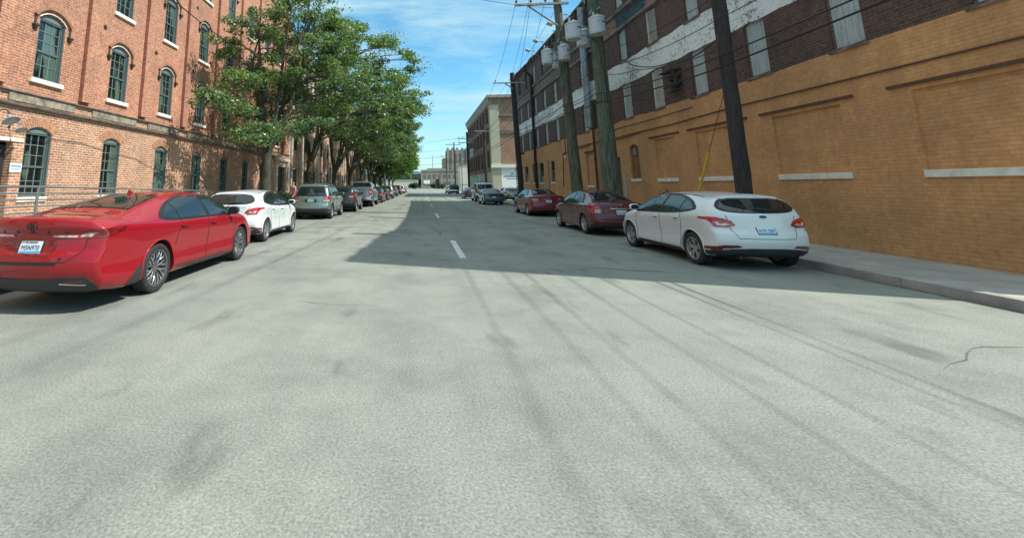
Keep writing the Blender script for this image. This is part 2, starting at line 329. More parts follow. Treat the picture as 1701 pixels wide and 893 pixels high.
def leafmat(name, c1, c2, trans=0.35):
    m, nn, ll, b = newmat(name); setc(b, c1, 0.38, spec=0.5)
    gi = nn.new('ShaderNodeNewGeometry')
    r = nn.new('ShaderNodeValToRGB'); ll.new(gi.outputs['Random Per Island'], r.inputs[0])
    r.color_ramp.elements[0].color = (*c1, 1); r.color_ramp.elements[1].color = (*c2, 1)
    nz = nn.new('ShaderNodeTexNoise'); ll.new(gi.outputs['Position'], nz.inputs['Vector']); nz.inputs['Scale'].default_value = 0.55; nz.inputs['Detail'].default_value = 3
    rz_ = nn.new('ShaderNodeValToRGB'); ll.new(nz.outputs['Fac'], rz_.inputs[0]); rz_.color_ramp.elements[0].position = .38; rz_.color_ramp.elements[1].position = .62
    rz_.color_ramp.elements[0].color = (0.62, 0.72, 0.80, 1); rz_.color_ramp.elements[1].color = (1.25, 1.22, 0.98, 1)
    mz = nn.new('ShaderNodeMixRGB'); mz.blend_type = 'MULTIPLY'; mz.inputs['Fac'].default_value = 1; ll.new(r.outputs[0], mz.inputs['Color1']); ll.new(rz_.outputs[0], mz.inputs['Color2']); r = mz
    ll.new(r.outputs[0], b.inputs['Base Color'])
    tr = nn.new('ShaderNodeBsdfTranslucent'); mi = nn.new('ShaderNodeMixShader'); mi.inputs[0].default_value = trans
    h = nn.new('ShaderNodeMixRGB'); h.blend_type = 'MULTIPLY'; h.inputs['Fac'].default_value = 1; ll.new(r.outputs[0], h.inputs['Color1']); h.inputs['Color2'].default_value = (1.6, 1.9, 0.7, 1)
    ll.new(h.outputs['Color'], tr.inputs[0]); ll.new(b.outputs[0], mi.inputs[1]); ll.new(tr.outputs[0], mi.inputs[2])
    ll.new(mi.outputs[0], nn['Material Output'].inputs[0])
leafmat('leaf', (0.058, 0.100, 0.048), (0.205, 0.275, 0.145))
leafmat('leaf_far', (0.080, 0.145, 0.045), (0.20, 0.29, 0.10))
leafmat('leaf_hedge', (0.020, 0.040, 0.020), (0.04, 0.07, 0.03), 0.15)
mat('bark', (0.030, 0.028, 0.020), 0.95, base2=(0.085, 0.085, 0.055), vscale=4, stretch=(3, 3, 0.6), bump=0.7, bscale=14)

# ------------------------------------------------------------------ mesh builder
class MB:
    def __init__(s): s.v = []; s.f = []; s.m = []
    def add(s, vs, fs, m=0):
        o = len(s.v); s.v += [tuple(v) for v in vs]; s.f += [tuple(i + o for i in f) for f in fs]; s.m += [m] * len(fs)
    def box(s, lo, hi, m=0, M=None, bev=0):
        x0, y0, z0 = lo; x1, y1, z1 = hi
        if bev:
            b = bev; vs = []; 
            bmm = bmesh.new(); bmesh.ops.create_cube(bmm, size=1)
            for v in bmm.verts: v.co = Vector(((x0 + x1) / 2 + v.co.x * (x1 - x0), (y0 + y1) / 2 + v.co.y * (y1 - y0), (z0 + z1) / 2 + v.co.z * (z1 - z0)))
            bmesh.ops.bevel(bmm, geom=bmm.edges[:], offset=b, segments=2, affect='EDGES', profile=0.5)
            bmm.verts.index_update(); vs = [v.co.copy() for v in bmm.verts]; fs = [[v.index for v in f.verts] for f in bmm.faces]; bmm.free()
        else:
            vs = [Vector(p) for p in ((x0, y0, z0), (x1, y0, z0), (x1, y1, z0), (x0, y1, z0), (x0, y0, z1), (x1, y0, z1), (x1, y1, z1), (x0, y1, z1))]
            fs = [(0, 3, 2, 1), (4, 5, 6, 7), (0, 1, 5, 4), (1, 2, 6, 5), (2, 3, 7, 6), (3, 0, 4, 7)]
        if M: vs = [M @ v for v in vs]
        s.add(vs, fs, m)
    def quad(s, a, b, c, d, m=0): s.add([a, b, c, d], [(0, 1, 2, 3)], m)
    def tube(s, pts, rad, n=8, m=0, cap=True):
        pts = [Vector(p) for p in pts]
        if not hasattr(rad, '__len__'): rad = [rad] * len(pts)
        vs = []; fs = []; u = None
        for i, p in enumerate(pts):
            d = (pts[min(i + 1, len(pts) - 1)] - pts[max(i - 1, 0)]).normalized()
            if u is None: u = d.orthogonal().normalized()
            else:
                u = (u - d * u.dot(d)); u = u.normalized() if u.length > 1e-5 else d.orthogonal().normalized()
            w = d.cross(u)
            for k in range(n):
                a = 2 * pi * k / n; vs.append(p + (u * cos(a) + w * sin(a)) * rad[i])
        for i in range(len(pts) - 1):
            for k in range(n):
                a = i * n + k; b = i * n + (k + 1) % n; fs.append((a, b, b + n, a + n))
        if cap: fs.append(tuple(range(n))[::-1]); fs.append(tuple((len(pts) - 1) * n + k for k in range(n)))
        s.add(vs, fs, m)
    def lathe(s, prof, n=24, M=None, m=0):
        """profile (r, h) revolved about local Z"""
        vs = []; fs = []
        for r, h in prof:
            for k in range(n): a = 2 * pi * k / n; vs.append(Vector((r * cos(a), r * sin(a), h)))
        for i in range(len(prof) - 1):
            for k in range(n): a = i * n + k; b = i * n + (k + 1) % n; fs.append((a, b, b + n, a + n))
        if M: vs = [M @ v for v in vs]
        s.add(vs, fs, m)
    def prism(s, poly, d0, d1, fn, m=0):
        """2D polygon extruded between depth d0 and d1; fn(a, b, d) -> 3D"""
        n = len(poly); vs = [fn(a, b, d0) for a, b in poly] + [fn(a, b, d1) for a, b in poly]
        fs = [tuple(range(n))[::-1], tuple(range(n, 2 * n))] + [(i, (i + 1) % n, n + (i + 1) % n, n + i) for i in range(n)]
        s.add(vs, fs, m)
    def band(s, outer, inner, d0, d1, fn, m=0, closed=False):
        """strip between two equal-length polylines with thickness"""
        n = len(outer); vs = []
        for d in (d0, d1):
            vs += [fn(a, b, d) for a, b in outer]; vs += [fn(a, b, d) for a, b in inner]
        fs = []
        for i in range(n - 1 + (1 if closed else 0)):
            j = (i + 1) % n
            fs += [(2 * n + i, 2 * n + j, 3 * n + j, 3 * n + i), (i, j, 2 * n + j, 2 * n + i), (n + i, n + j, 3 * n + j, 3 * n + i), (i, j, n + j, n + i)]
        if not closed: fs += [(0, n, 3 * n, 2 * n), (n - 1, 2 * n - 1, 4 * n - 1, 3 * n - 1)]
        s.add(vs, fs, m)
    def mesh(s, name, mats, smooth=None):
        me = bpy.data.meshes.new(name); me.from_pydata(s.v, [], s.f)
        if isinstance(mats, str): mats = [mats]
        for k in mats: me.materials.append(MATS[k])
        if len(mats) > 1: me.polygons.foreach_set('material_index', s.m)
        bm = bmesh.new(); bm.from_mesh(me); bmesh.ops.recalc_face_normals(bm, faces=bm.faces[:]); bm.to_mesh(me); bm.free()
        if smooth is not None:
            me.shade_smooth(); me.set_sharp_from_angle(angle=radians(smooth))
        me.update(); return me
    def obj(s, name, mats, parent=None, loc=None, smooth=None):
        return link(name, s.mesh(name, mats, smooth), parent, loc)

def interp(pts, x):
    """monotone cubic interpolation through (x, y) points"""
    xs = [p[0] for p in pts]; ys = [p[1] for p in pts]; n = len(xs)
    if x <= xs[0]: return ys[0]
    if x >= xs[-1]: return ys[-1]
    d = [(ys[i + 1] - ys[i]) / (xs[i + 1] - xs[i]) for i in range(n - 1)]
    m = [d[0]] + [0 if d[i - 1] * d[i] <= 0 else 2 * d[i - 1] * d[i] / (d[i - 1] + d[i]) for i in range(1, n - 1)] + [d[-1]]
    i = max(j for j in range(n - 1) if xs[j] <= x)
    h = xs[i + 1] - xs[i]; t = (x - xs[i]) / h
    return (2 * t**3 - 3 * t**2 + 1) * ys[i] + (t**3 - 2 * t**2 + t) * h * m[i] + (-2 * t**3 + 3 * t**2) * ys[i + 1] + (t**3 - t**2) * h * m[i + 1]

def pip(p, poly):
    x, y = p; c = False; n = len(poly)
    for i in range(n):
        x1, y1 = poly[i]; x2, y2 = poly[(i + 1) % n]
        if (y1 > y) != (y2 > y) and x < (x2 - x1) * (y - y1) / (y2 - y1) + x1: c = not c
    return c

def wall_openings(mb, outline, holes, fn, depth, m=0, mr=0):
    """front face with holes plus reveals; fn(u, v, d)"""
    pts = []; ed = []
    for poly in [outline] + holes:
        o = len(pts); pts += [Vector(p) for p in poly]; ed += [(o + i, o + (i + 1) % len(poly)) for i in range(len(poly))]
    vo, eo, fo, *_ = geometry.delaunay_2d_cdt(pts, ed, [], 0, 1e-5)
    keep = []
    for f in fo:
        c = sum((vo[i] for i in f), Vector((0, 0))) / len(f)
        if not pip(c, outline) or any(pip(c, h) for h in holes): continue
        keep.append(tuple(f))
    mb.add([fn(v.x, v.y, 0) for v in vo], keep, m)
    for h in holes:
        n = len(h); vs = [fn(a, b, 0) for a, b in h] + [fn(a, b, -depth) for a, b in h]
        mb.add(vs, [(i, (i + 1) % n, n + (i + 1) % n, n + i) for i in range(n)], mr)

def arch_poly(u0, u1, z0, zs, zt, n=8):
    """opening polygon with a segmental arch: springing zs, crown zt"""
    c = (u0 + u1) / 2; w = (u1 - u0) / 2; h = zt - zs; R = (w * w + h * h) / (2 * h); a0 = math.asin(w / R)
    top = [(c + R * sin(a0 * (1 - 2 * i / n)), zt - R + R * cos(a0 * (1 - 2 * i / n))) for i in range(n + 1)]
    return [(u0, z0), (u1, z0)] + top
def arc_pts(c, w, zs, zt, off=0.0, n=10, ext=1.0):
    h = zt - zs; R = (w * w + h * h) / (2 * h); a0 = math.asin(w / R) * ext
    return [(c - (R + off) * sin(a0 * (1 - 2 * i / n)), zt - R + (R + off) * cos(a0 * (1 - 2 * i / n))) for i in range(n + 1)]

def text_mesh(body, size, extrude=0.004, align='CENTER', spacing=1.0, bold=0.0):
    cu = bpy.data.curves.new('lettering', 'FONT'); cu.body = body; cu.size = size; cu.extrude = extrude; cu.align_x = align; cu.align_y = 'CENTER'
    cu.space_character = spacing; cu.offset = bold; cu.resolution_u = 3
    o = bpy.data.objects.new('lettering', cu); COL.objects.link(o)
    dg = bpy.context.evaluated_depsgraph_get(); me = bpy.data.meshes.new_from_object(o.evaluated_get(dg))
    bpy.data.objects.remove(o); bpy.data.curves.remove(cu)
    return me
def text_obj(name, body, size, material, parent, M, **k):
    me = text_mesh(body, size, **k); me.transform(M); me.materials.clear(); me.materials.append(MATS[material])
    return link(name, me, parent)
# ================================================================== CARS
def crm(p0, p1, p2, p3, t):
    return tuple(0.5 * ((2 * b) + (-a + c) * t + (2 * a - 5 * b + 4 * c - d) * t * t + (-a + 3 * b - 3 * c + d) * t**3) for a, b, c, d in zip(p0, p1, p2, p3))

class Shell:
    """lofted car body: cross sections along its length s (0 = tail)"""
    def __init__(s, sp):
        s.sp = sp; L = sp['L']; s.L = L
        e = [0, .006, .018, .035, .06]
        st = e + list(np.linspace(.09, L - .09, 84)) + [L - x for x in e[::-1]]
        for x in sp.get('extra', []): st += [x]
        st = sorted(set(round(float(x), 4) for x in st))
        rows = []
        R = .055
        for x in st:
            sec = s.section(x)
            ins = 0
            if x < R: ins = R - sqrt(max(0, R * R - (R - x)**2))
            if L - x < R: ins = R - sqrt(max(0, R * R - (R - (L - x))**2))
            if ins:
                zc = (sec[0][1] + sec[-1][1]) / 2; hh = max(a[1] for a in sec) - zc; ww = max(a[0] for a in sec)
                sec = [(a * (1 - ins / ww), zc + (b - zc) * (1 - ins / hh)) for a, b in sec]
            rows.append([(a, x, b) for a, b in sec])
        # end caps as shrinking rings
        def ring(row, k):
            zc = (row[0][2] + row[-1][2]) / 2
            return [(a * k, y, zc + (b - zc) * k) for a, y, b in row]
        ks = (.92, .82, .7, .55, .4, .25, .1, .001)
        rows = [ring(rows[0], k) for k in ks[::-1]] + rows + [ring(rows[-1], k) for k in ks]
        n = len(rows[0]); vs = []; s.rows = len(rows)
        for r in rows:
            full = [(-a, y, b) for a, y, b in r[::-1]][:-1] + r  # left top ... bottom centre ... right top
            # order: start at top centre left side down to bottom then up right
            full = [( -a, y, b) for a, y, b in r[::-1]] + r[1:]
            full = full[:-1]   # last equals first (top centre)
            vs += [s.warp(*p) for p in full]
        m = 2 * n - 2
        fs = []
        for i in range(len(rows) - 1):
            for k in range(m):
                a = i * m + k; b = i * m + (k + 1) % m; fs.append((a, b, b + m, a + m))
        fs.append(tuple(range(m))[::-1]); fs.append(tuple((len(rows) - 1) * m + k for k in range(m)))
        me = bpy.data.meshes.new('shell'); me.from_pydata(vs, [], fs); me.update()
        bm = bmesh.new(); bm.from_mesh(me); bmesh.ops.recalc_face_normals(bm, faces=bm.faces[:]); 
        bm.to_mesh(me); 
        bmesh.ops.triangulate(bm, faces=bm.faces[:]); bm.verts.ensure_lookup_table(); bm.normal_update()
        s.tv = [v.co.copy() for v in bm.verts]; s.tf = [tuple(v.index for v in f.verts) for f in bm.faces]; s.vn = [v.normal.copy() for v in bm.verts]
        s.bvh = BVHTree.FromPolygons(s.tv, s.tf); bm.free(); s.me = me
    def section(s, x):
        sp = s.sp; zb = interp(sp['bot'], x); w = interp(sp['hw'], x); zt = interp(sp['top'], x); be = min(interp(sp['belt'], x), zt - .02)
        rw = interp(sp['rw'], x); rz = max(zt - interp(sp['crown'], x), be + .008)
        cr = sp.get('crease', .006)
        mz = zb + .45 * (be - zb)
        kt = max(0, min(1, (rz - be - .02) / .3))
        hw2 = w * .975
        P = [(0, zb), (.55 * w, zb), (.86 * w, zb + .005), (.955 * w, zb + .05), (.99 * w, zb + .14), (.992 * w - cr, mz), (w, be - .13), (.995 * w, be - .06), (w * .965, be),
             (w * .965 * (.62) + rw * .38 + .022 * kt, be + (rz - be) * .42), (w * .965 * .2 + rw * .8 + .016 * kt, be + (rz - be) * .84), (rw, rz), (.82 * rw, rz + (zt - rz) * .42), (.5 * rw, rz + (zt - rz) * .8), (.22 * rw, rz + (zt - rz) * .96), (0, zt)]
        seg = [1, 2, 2, 2, 4, 4, 3, 2, 4, 4, 2, 2, 2, 2, 2]
        out = []
        for i in range(len(P) - 1):
            p0 = P[max(i - 1, 0)]; p3 = P[min(i + 2, len(P) - 1)]
            if i in (8,): p0 = (2 * P[8][0] - P[9][0], 2 * P[8][1] - P[9][1])
            if i in (7,): p3 = (2 * P[8][0] - P[7][0], 2 * P[8][1] - P[7][1])
            if i == len(P) - 2: p3 = (-P[-2][0], P[-2][1])
            for k in range(seg[i]): out.append(crm(p0, P[i], P[i + 1], p3, k / seg[i]))
        out.append(P[-1])
        return out
    def warp(s, x, y, z):
        sp = s.sp; sr = sp.get('sr', .7); sf = sp.get('sf', .9); W = sp['W'] / 2; L = s.L
        q = min(1, abs(x) / W)
        if y < sr:
            off = interp(sp['rear'], z) + sp.get('cr', .12) * q**2.6
            y = y + off * (1 - y / sr)
        elif L - y < sf:
            off = interp(sp['front'], z) + sp.get('cf', .30) * q**2.4
            y = y - off * (1 - (L - y) / sf)
        return (x, y, z)
    def hit(s, o, d):
        loc, nrm, idx, dist = s.bvh.ray_cast(Vector(o), Vector(d))
        if loc is None: return None, None
        a, b, c = (s.tv[i] for i in s.tf[idx]); na, nb, nc = (s.vn[i] for i in s.tf[idx])
        n = geometry.barycentric_transform(loc, a, b, c, na, nb, nc)
        n.normalize()
        if n.dot(Vector(d)) > 0: n = -n
        return loc, n
    def nnear(s, p):
        loc, nrm, idx, dist = s.bvh.find_nearest(Vector(p))
        a, b, c = (s.tv[i] for i in s.tf[idx]); na, nb, nc = (s.vn[i] for i in s.tf[idx])
        n = geometry.barycentric_transform(loc, a, b, c, na, nb, nc); n.normalize(); return n, dist
    def ray(s, view, a, b):
        L = s.L
        if view == 'R': return (3, a, b), (-1, 0, 0)
        if view == 'L': return (-3, a, b), (1, 0, 0)
        if view == 'back': return (a, -3, b), (0, 1, 0)
        if view == 'front': return (a, L + 3, b), (0, -1, 0)
        if view == 'top': return (a, b, 5), (0, 0, -1)
        if view == 'rq': # rear three-quarter right: a = angle-less diagonal coordinate
            return None
    def valid(s, view, l, a, b):
        if l is None: return False
        hw = s.sp['W'] / 2
        if view == 'back': return l.y < (.46 if b < 1.0 else s.sp.get('backlim', .85))
        if view == 'front': return l.y > s.L - .75
        if view in ('R', 'L'): return abs(l.x) > (.80 * hw if b < interp(s.sp['belt'], a) + .02 else .52 * hw)
        return True
    def pull_in(s, view, p):
        """move an outline point inward until it lands on the right face of the body"""
        p = Vector(p)
        if s.valid(view, s.hit(*s.ray(view, p.x, p.y))[0], p.x, p.y): return p
        L = s.L
        tgt = Vector((0, p.y)) if view in ('back', 'front', 'top') else Vector((L * .5, p.y))
        lo, hi = 0.0, 1.0
        k = .02
        while k < 1:
            q = p + (tgt - p) * k
            if s.valid(view, s.hit(*s.ray(view, q.x, q.y))[0], q.x, q.y): hi = k; break
            lo = k; k += .02
        for _ in range(5):
            m_ = (lo + hi) / 2; q = p + (tgt - p) * m_
            if s.valid(view, s.hit(*s.ray(view, q.x, q.y))[0], q.x, q.y): hi = m_
            else: lo = m_
        return p + (tgt - p) * hi
    def patch(s, mb, nrm, view, poly, off=.004, skirt=.02, step=.05, m=0, inset_edge=True):
        """surface-following panel cut to a 2D outline seen from `view`"""
        # refine outline
        out = []
        for i in range(len(poly)):
            a = Vector(poly[i]); b = Vector(poly[(i + 1) % len(poly)]); k = max(1, int((b - a).length / step))
            out += [a + (b - a) * j / k for j in range(k)]
        out = [s.pull_in(view, p) for p in out]
        pts = list(out); nb = len(out); pl = [tuple(p) for p in out]
        x0 = min(p[0] for p in pl); x1 = max(p[0] for p in pl); y0 = min(p[1] for p in pl); y1 = max(p[1] for p in pl)
        x = x0 + step / 2
        while x < x1:
            y = y0 + step / 2
            while y < y1:
                if pip((x, y), pl) and min((Vector((x, y)) - q).length for q in out) > step * .35: pts.append(Vector((x, y)))
                y += step
            x += step
        vo, eo, fo, *_ = geometry.delaunay_2d_cdt(pts, [(i, (i + 1) % nb) for i in range(nb)], [], 0, 1e-6)
        V = []; NN = []; ok = []
        for p in vo:
            o, d = s.ray(view, p.x, p.y); l, n = s.hit(o, d)
            ok.append(s.valid(view, l, p.x, p.y) or (l is not None and view == 'top'))
            if l is None: l = Vector((0, 0, 0)); n = Vector((0, 0, 1))
            V.append(l + n * off); NN.append(n)
        F = []
        for f in fo:
            c = sum((vo[i] for i in f), Vector((0, 0))) / len(f)
            if pip(c, pl) and all(ok[i] for i in f):
                nn_ = (V[f[1]] - V[f[0]]).cross(V[f[2]] - V[f[0]])
                F.append(tuple(f) if nn_.dot(NN[f[0]]) > 0 else tuple(f)[::-1])
        base = len(mb.v); mb.add(V, F, m); nrm += NN
        if skirt:
            # side skirt (own verts)
            o2 = []
            for p in out:
                oo, d = s.ray(view, p.x, p.y); l, n = s.hit(oo, d)
                o2.append((l, n) if l is not None else None)
            c = sum((v for v in V), Vector()) / len(V)
            for i in range(nb):
                A = o2[i]; B = o2[(i + 1) % nb]
                if not A or not B: continue
                a0 = A[0] + A[1] * off; b0 = B[0] + B[1] * off; a1 = A[0] - A[1] * skirt; b1 = B[0] - B[1] * skirt
                fn = (b0 - a0).cross(a1 - a0)
                if fn.length < 1e-9: continue
                fn.normalize()
                if fn.dot((a0 + b0) / 2 - c) < 0: fn = -fn; q = (1, 0, 2, 3)
                else: q = (0, 1, 3, 2)
                mb.add([a0, b0, a1, b1], [q], m); nrm += [fn] * 4

def patch_mesh(mb, nrm, name, mats):
    me = bpy.data.meshes.new(name); me.from_pydata(mb.v, [], mb.f)
    if isinstance(mats, str): mats = [mats]
    for k in mats: me.materials.append(MATS[k])
    if len(mats) > 1: me.polygons.foreach_set('material_index', mb.m)
    me.shade_smooth(); me.normals_split_custom_set_from_vertices([tuple(n) for n in nrm]); me.update()
    return me

def capsule(a, b, la, lb, n=5):
    """rounded rectangle polygon centred at (a, b)"""
    r = lb / 2; pts = []
    for cx, a0 in ((a + la / 2 - r, -90), (a - la / 2 + r, 90)):
        for i in range(n + 1):
            t = radians(a0 + 180 * i / n); pts.append((cx + r * cos(t), b + r * sin(t)))
    return pts
def strip_poly(line, w):
    L = [Vector(p) for p in line]; A = []; B = []
    for i, p in enumerate(L):
        d = (L[min(i + 1, len(L) - 1)] - L[max(i - 1, 0)]).normalized(); n = Vector((-d.y, d.x)) * w / 2
        A.append(tuple(p + n)); B.append(tuple(p - n))
    return A + B[::-1]
def smooth_poly(P, k=3):
    out = []; n = len(P)
    for i in range(n):
        for j in range(k): out.append(crm(P[(i - 1) % n], P[i], P[(i + 1) % n], P[(i + 2) % n], j / k))
    return out
def grow(poly, d):
    n = len(poly); area = sum(poly[i][0] * poly[(i + 1) % n][1] - poly[(i + 1) % n][0] * poly[i][1] for i in range(n)); sg = 1 if area > 0 else -1
    out = []
    for i in range(n):
        a = Vector(poly[i - 1]); p = Vector(poly[i]); b = Vector(poly[(i + 1) % n])
        e1 = (p - a).normalized(); e2 = (b - p).normalized(); nn_ = (Vector((e1.y, -e1.x)) + Vector((e2.y, -e2.x))); 
        nn_ = nn_.normalized() if nn_.length > 1e-6 else Vector((e1.y, -e1.x))
        out.append(tuple(p + nn_ * d * sg))
    return out

WHEELS = {}
def wheel_meshes(R, rr, wdt, style):
    key = (R, rr, wdt, style)
    if key in WHEELS: return WHEELS[key]
    t = MB(); h = wdt / 2
    Mx = Matrix.Rotation(radians(90), 4, 'Y')   # local z -> +x (outer face)
    pr = [(rr - .005, -h * .8), (rr + .01, -h * .95), (R - .035, -h), (R - .012, -h * .9), (R, -h * .7)]
    for k in range(5):   # tread grooves
        a = -h * .6 + k * h * .3; pr += [(R, a - .008), (R - .008, a - .006), (R - .008, a + .006), (R, a + .008)] if k in (1, 2, 3) else [(R, a)]
    pr += [(R, h * .7), (R - .012, h * .9), (R - .035, h), (rr + .025, h * .99), (rr + .012, h * .93), (rr - .002, h * .9), (rr - .012, h * .78)]
    t.lathe(pr, 40, Mx)
    tyre = t.mesh('tyre', 'rubber', 35)
    r = MB()
    r.lathe([(rr + .004, h * .90), (rr - .008, h * .93), (rr - .018, h * .88), (rr - .022, h * .55), (rr - .05, -h * .1), (rr - .05, -h * .8), (rr, -h * .9)], 40, Mx, 0)
    r.lathe([(rr - .05, -h * .05), (.0005, -h * .05)], 24, Mx, 1)         # dark back disc
    r.lathe([(.15, h * .05), (.15, h * .12), (.07, h * .14), (.0005, h * .14)], 28, Mx, 2)   # brake disc
    zf = h * .70
    def spoke(a0, a1, w0, w1, r0, r1, z0, z1, th=.022, m=0):
        p0 = Vector((r0 * cos(a0), r0 * sin(a0))); p1 = Vector((r1 * cos(a1), r1 * sin(a1))); d = (p1 - p0).normalized(); n = Vector((-d.y, d.x)); vs = []
        secs = []
        for i in range(5):
            t_ = i / 4; p = p0 + (p1 - p0) * t_; w = w0 + (w1 - w0) * t_; z = z0 + (z1 - z0) * t_ + .012 * sin(pi * t_)
            secs.append([(p - n * w, z - th), (p - n * w, z - .004), (p - n * w * .6, z), (p + n * w * .6, z), (p + n * w, z - .004), (p + n * w, z - th)])
        vs = [Mx @ Vector((q.x, q.y, z)) for sct in secs for q, z in sct]; fs = []
        for i in range(4):
            for k in range(6): a = i * 6 + k; b = i * 6 + (k + 1) % 6; fs.append((a, b, b + 6, a + 6))
        r.add(vs, fs, m)
    rad = rr - .014
    if style == 'five_double':
        for k in range(5):
            a = 2 * pi * k / 5 + .3
            for sg in (-1, 1): spoke(a + sg * .10, a + sg * .22, .017, .020, .05, rad, zf * .8, zf)
    elif style == 'twist':
        for k in range(10):
            a = 2 * pi * k / 10
            spoke(a, a + .30, .013, .010, .045, rad, zf * .75, zf, m=3 if k % 2 else 0); 
            spoke(a + .16, a - .06, .010, .012, .12, rad, zf * .86, zf * 1.0, m=3)
    elif style == 'ten':
        for k in range(9):
            a = 2 * pi * k / 9; spoke(a, a, .016, .022, .05, rad, zf * .8, zf)
    elif style == 'seven':
        for k in range(7):
            a = 2 * pi * k / 7; spoke(a - .03, a - .10, .012, .018, .05, rad, zf * .8, zf); spoke(a + .03, a + .10, .012, .018, .05, rad, zf * .8, zf)
    elif style == 'disc':
        r.lathe([(rad, zf * .7), (rad * .75, zf * .85), (rad * .5, zf * .7), (.0005, zf * .8)], 32, Mx, 0)
        for k in range(8): spoke(2 * pi * k / 8, 2 * pi * k / 8, .02, .03, .05, rad, zf * .82, zf * .86)
    r.lathe([(.066, zf * .60), (.064, zf * .86), (.05, zf * .92), (.03, zf * .93), (.0005, zf * .93)], 24, Mx, 0)
    rimmat = {'twist': ['alloy_dark', 'black', 'disc', 'alloy']}.get(style, ['alloy', 'black', 'disc', 'alloy'])
    rim = r.mesh('rim', rimmat, 30)
    WHEELS[key] = (tyre, rim); return WHEELS[key]

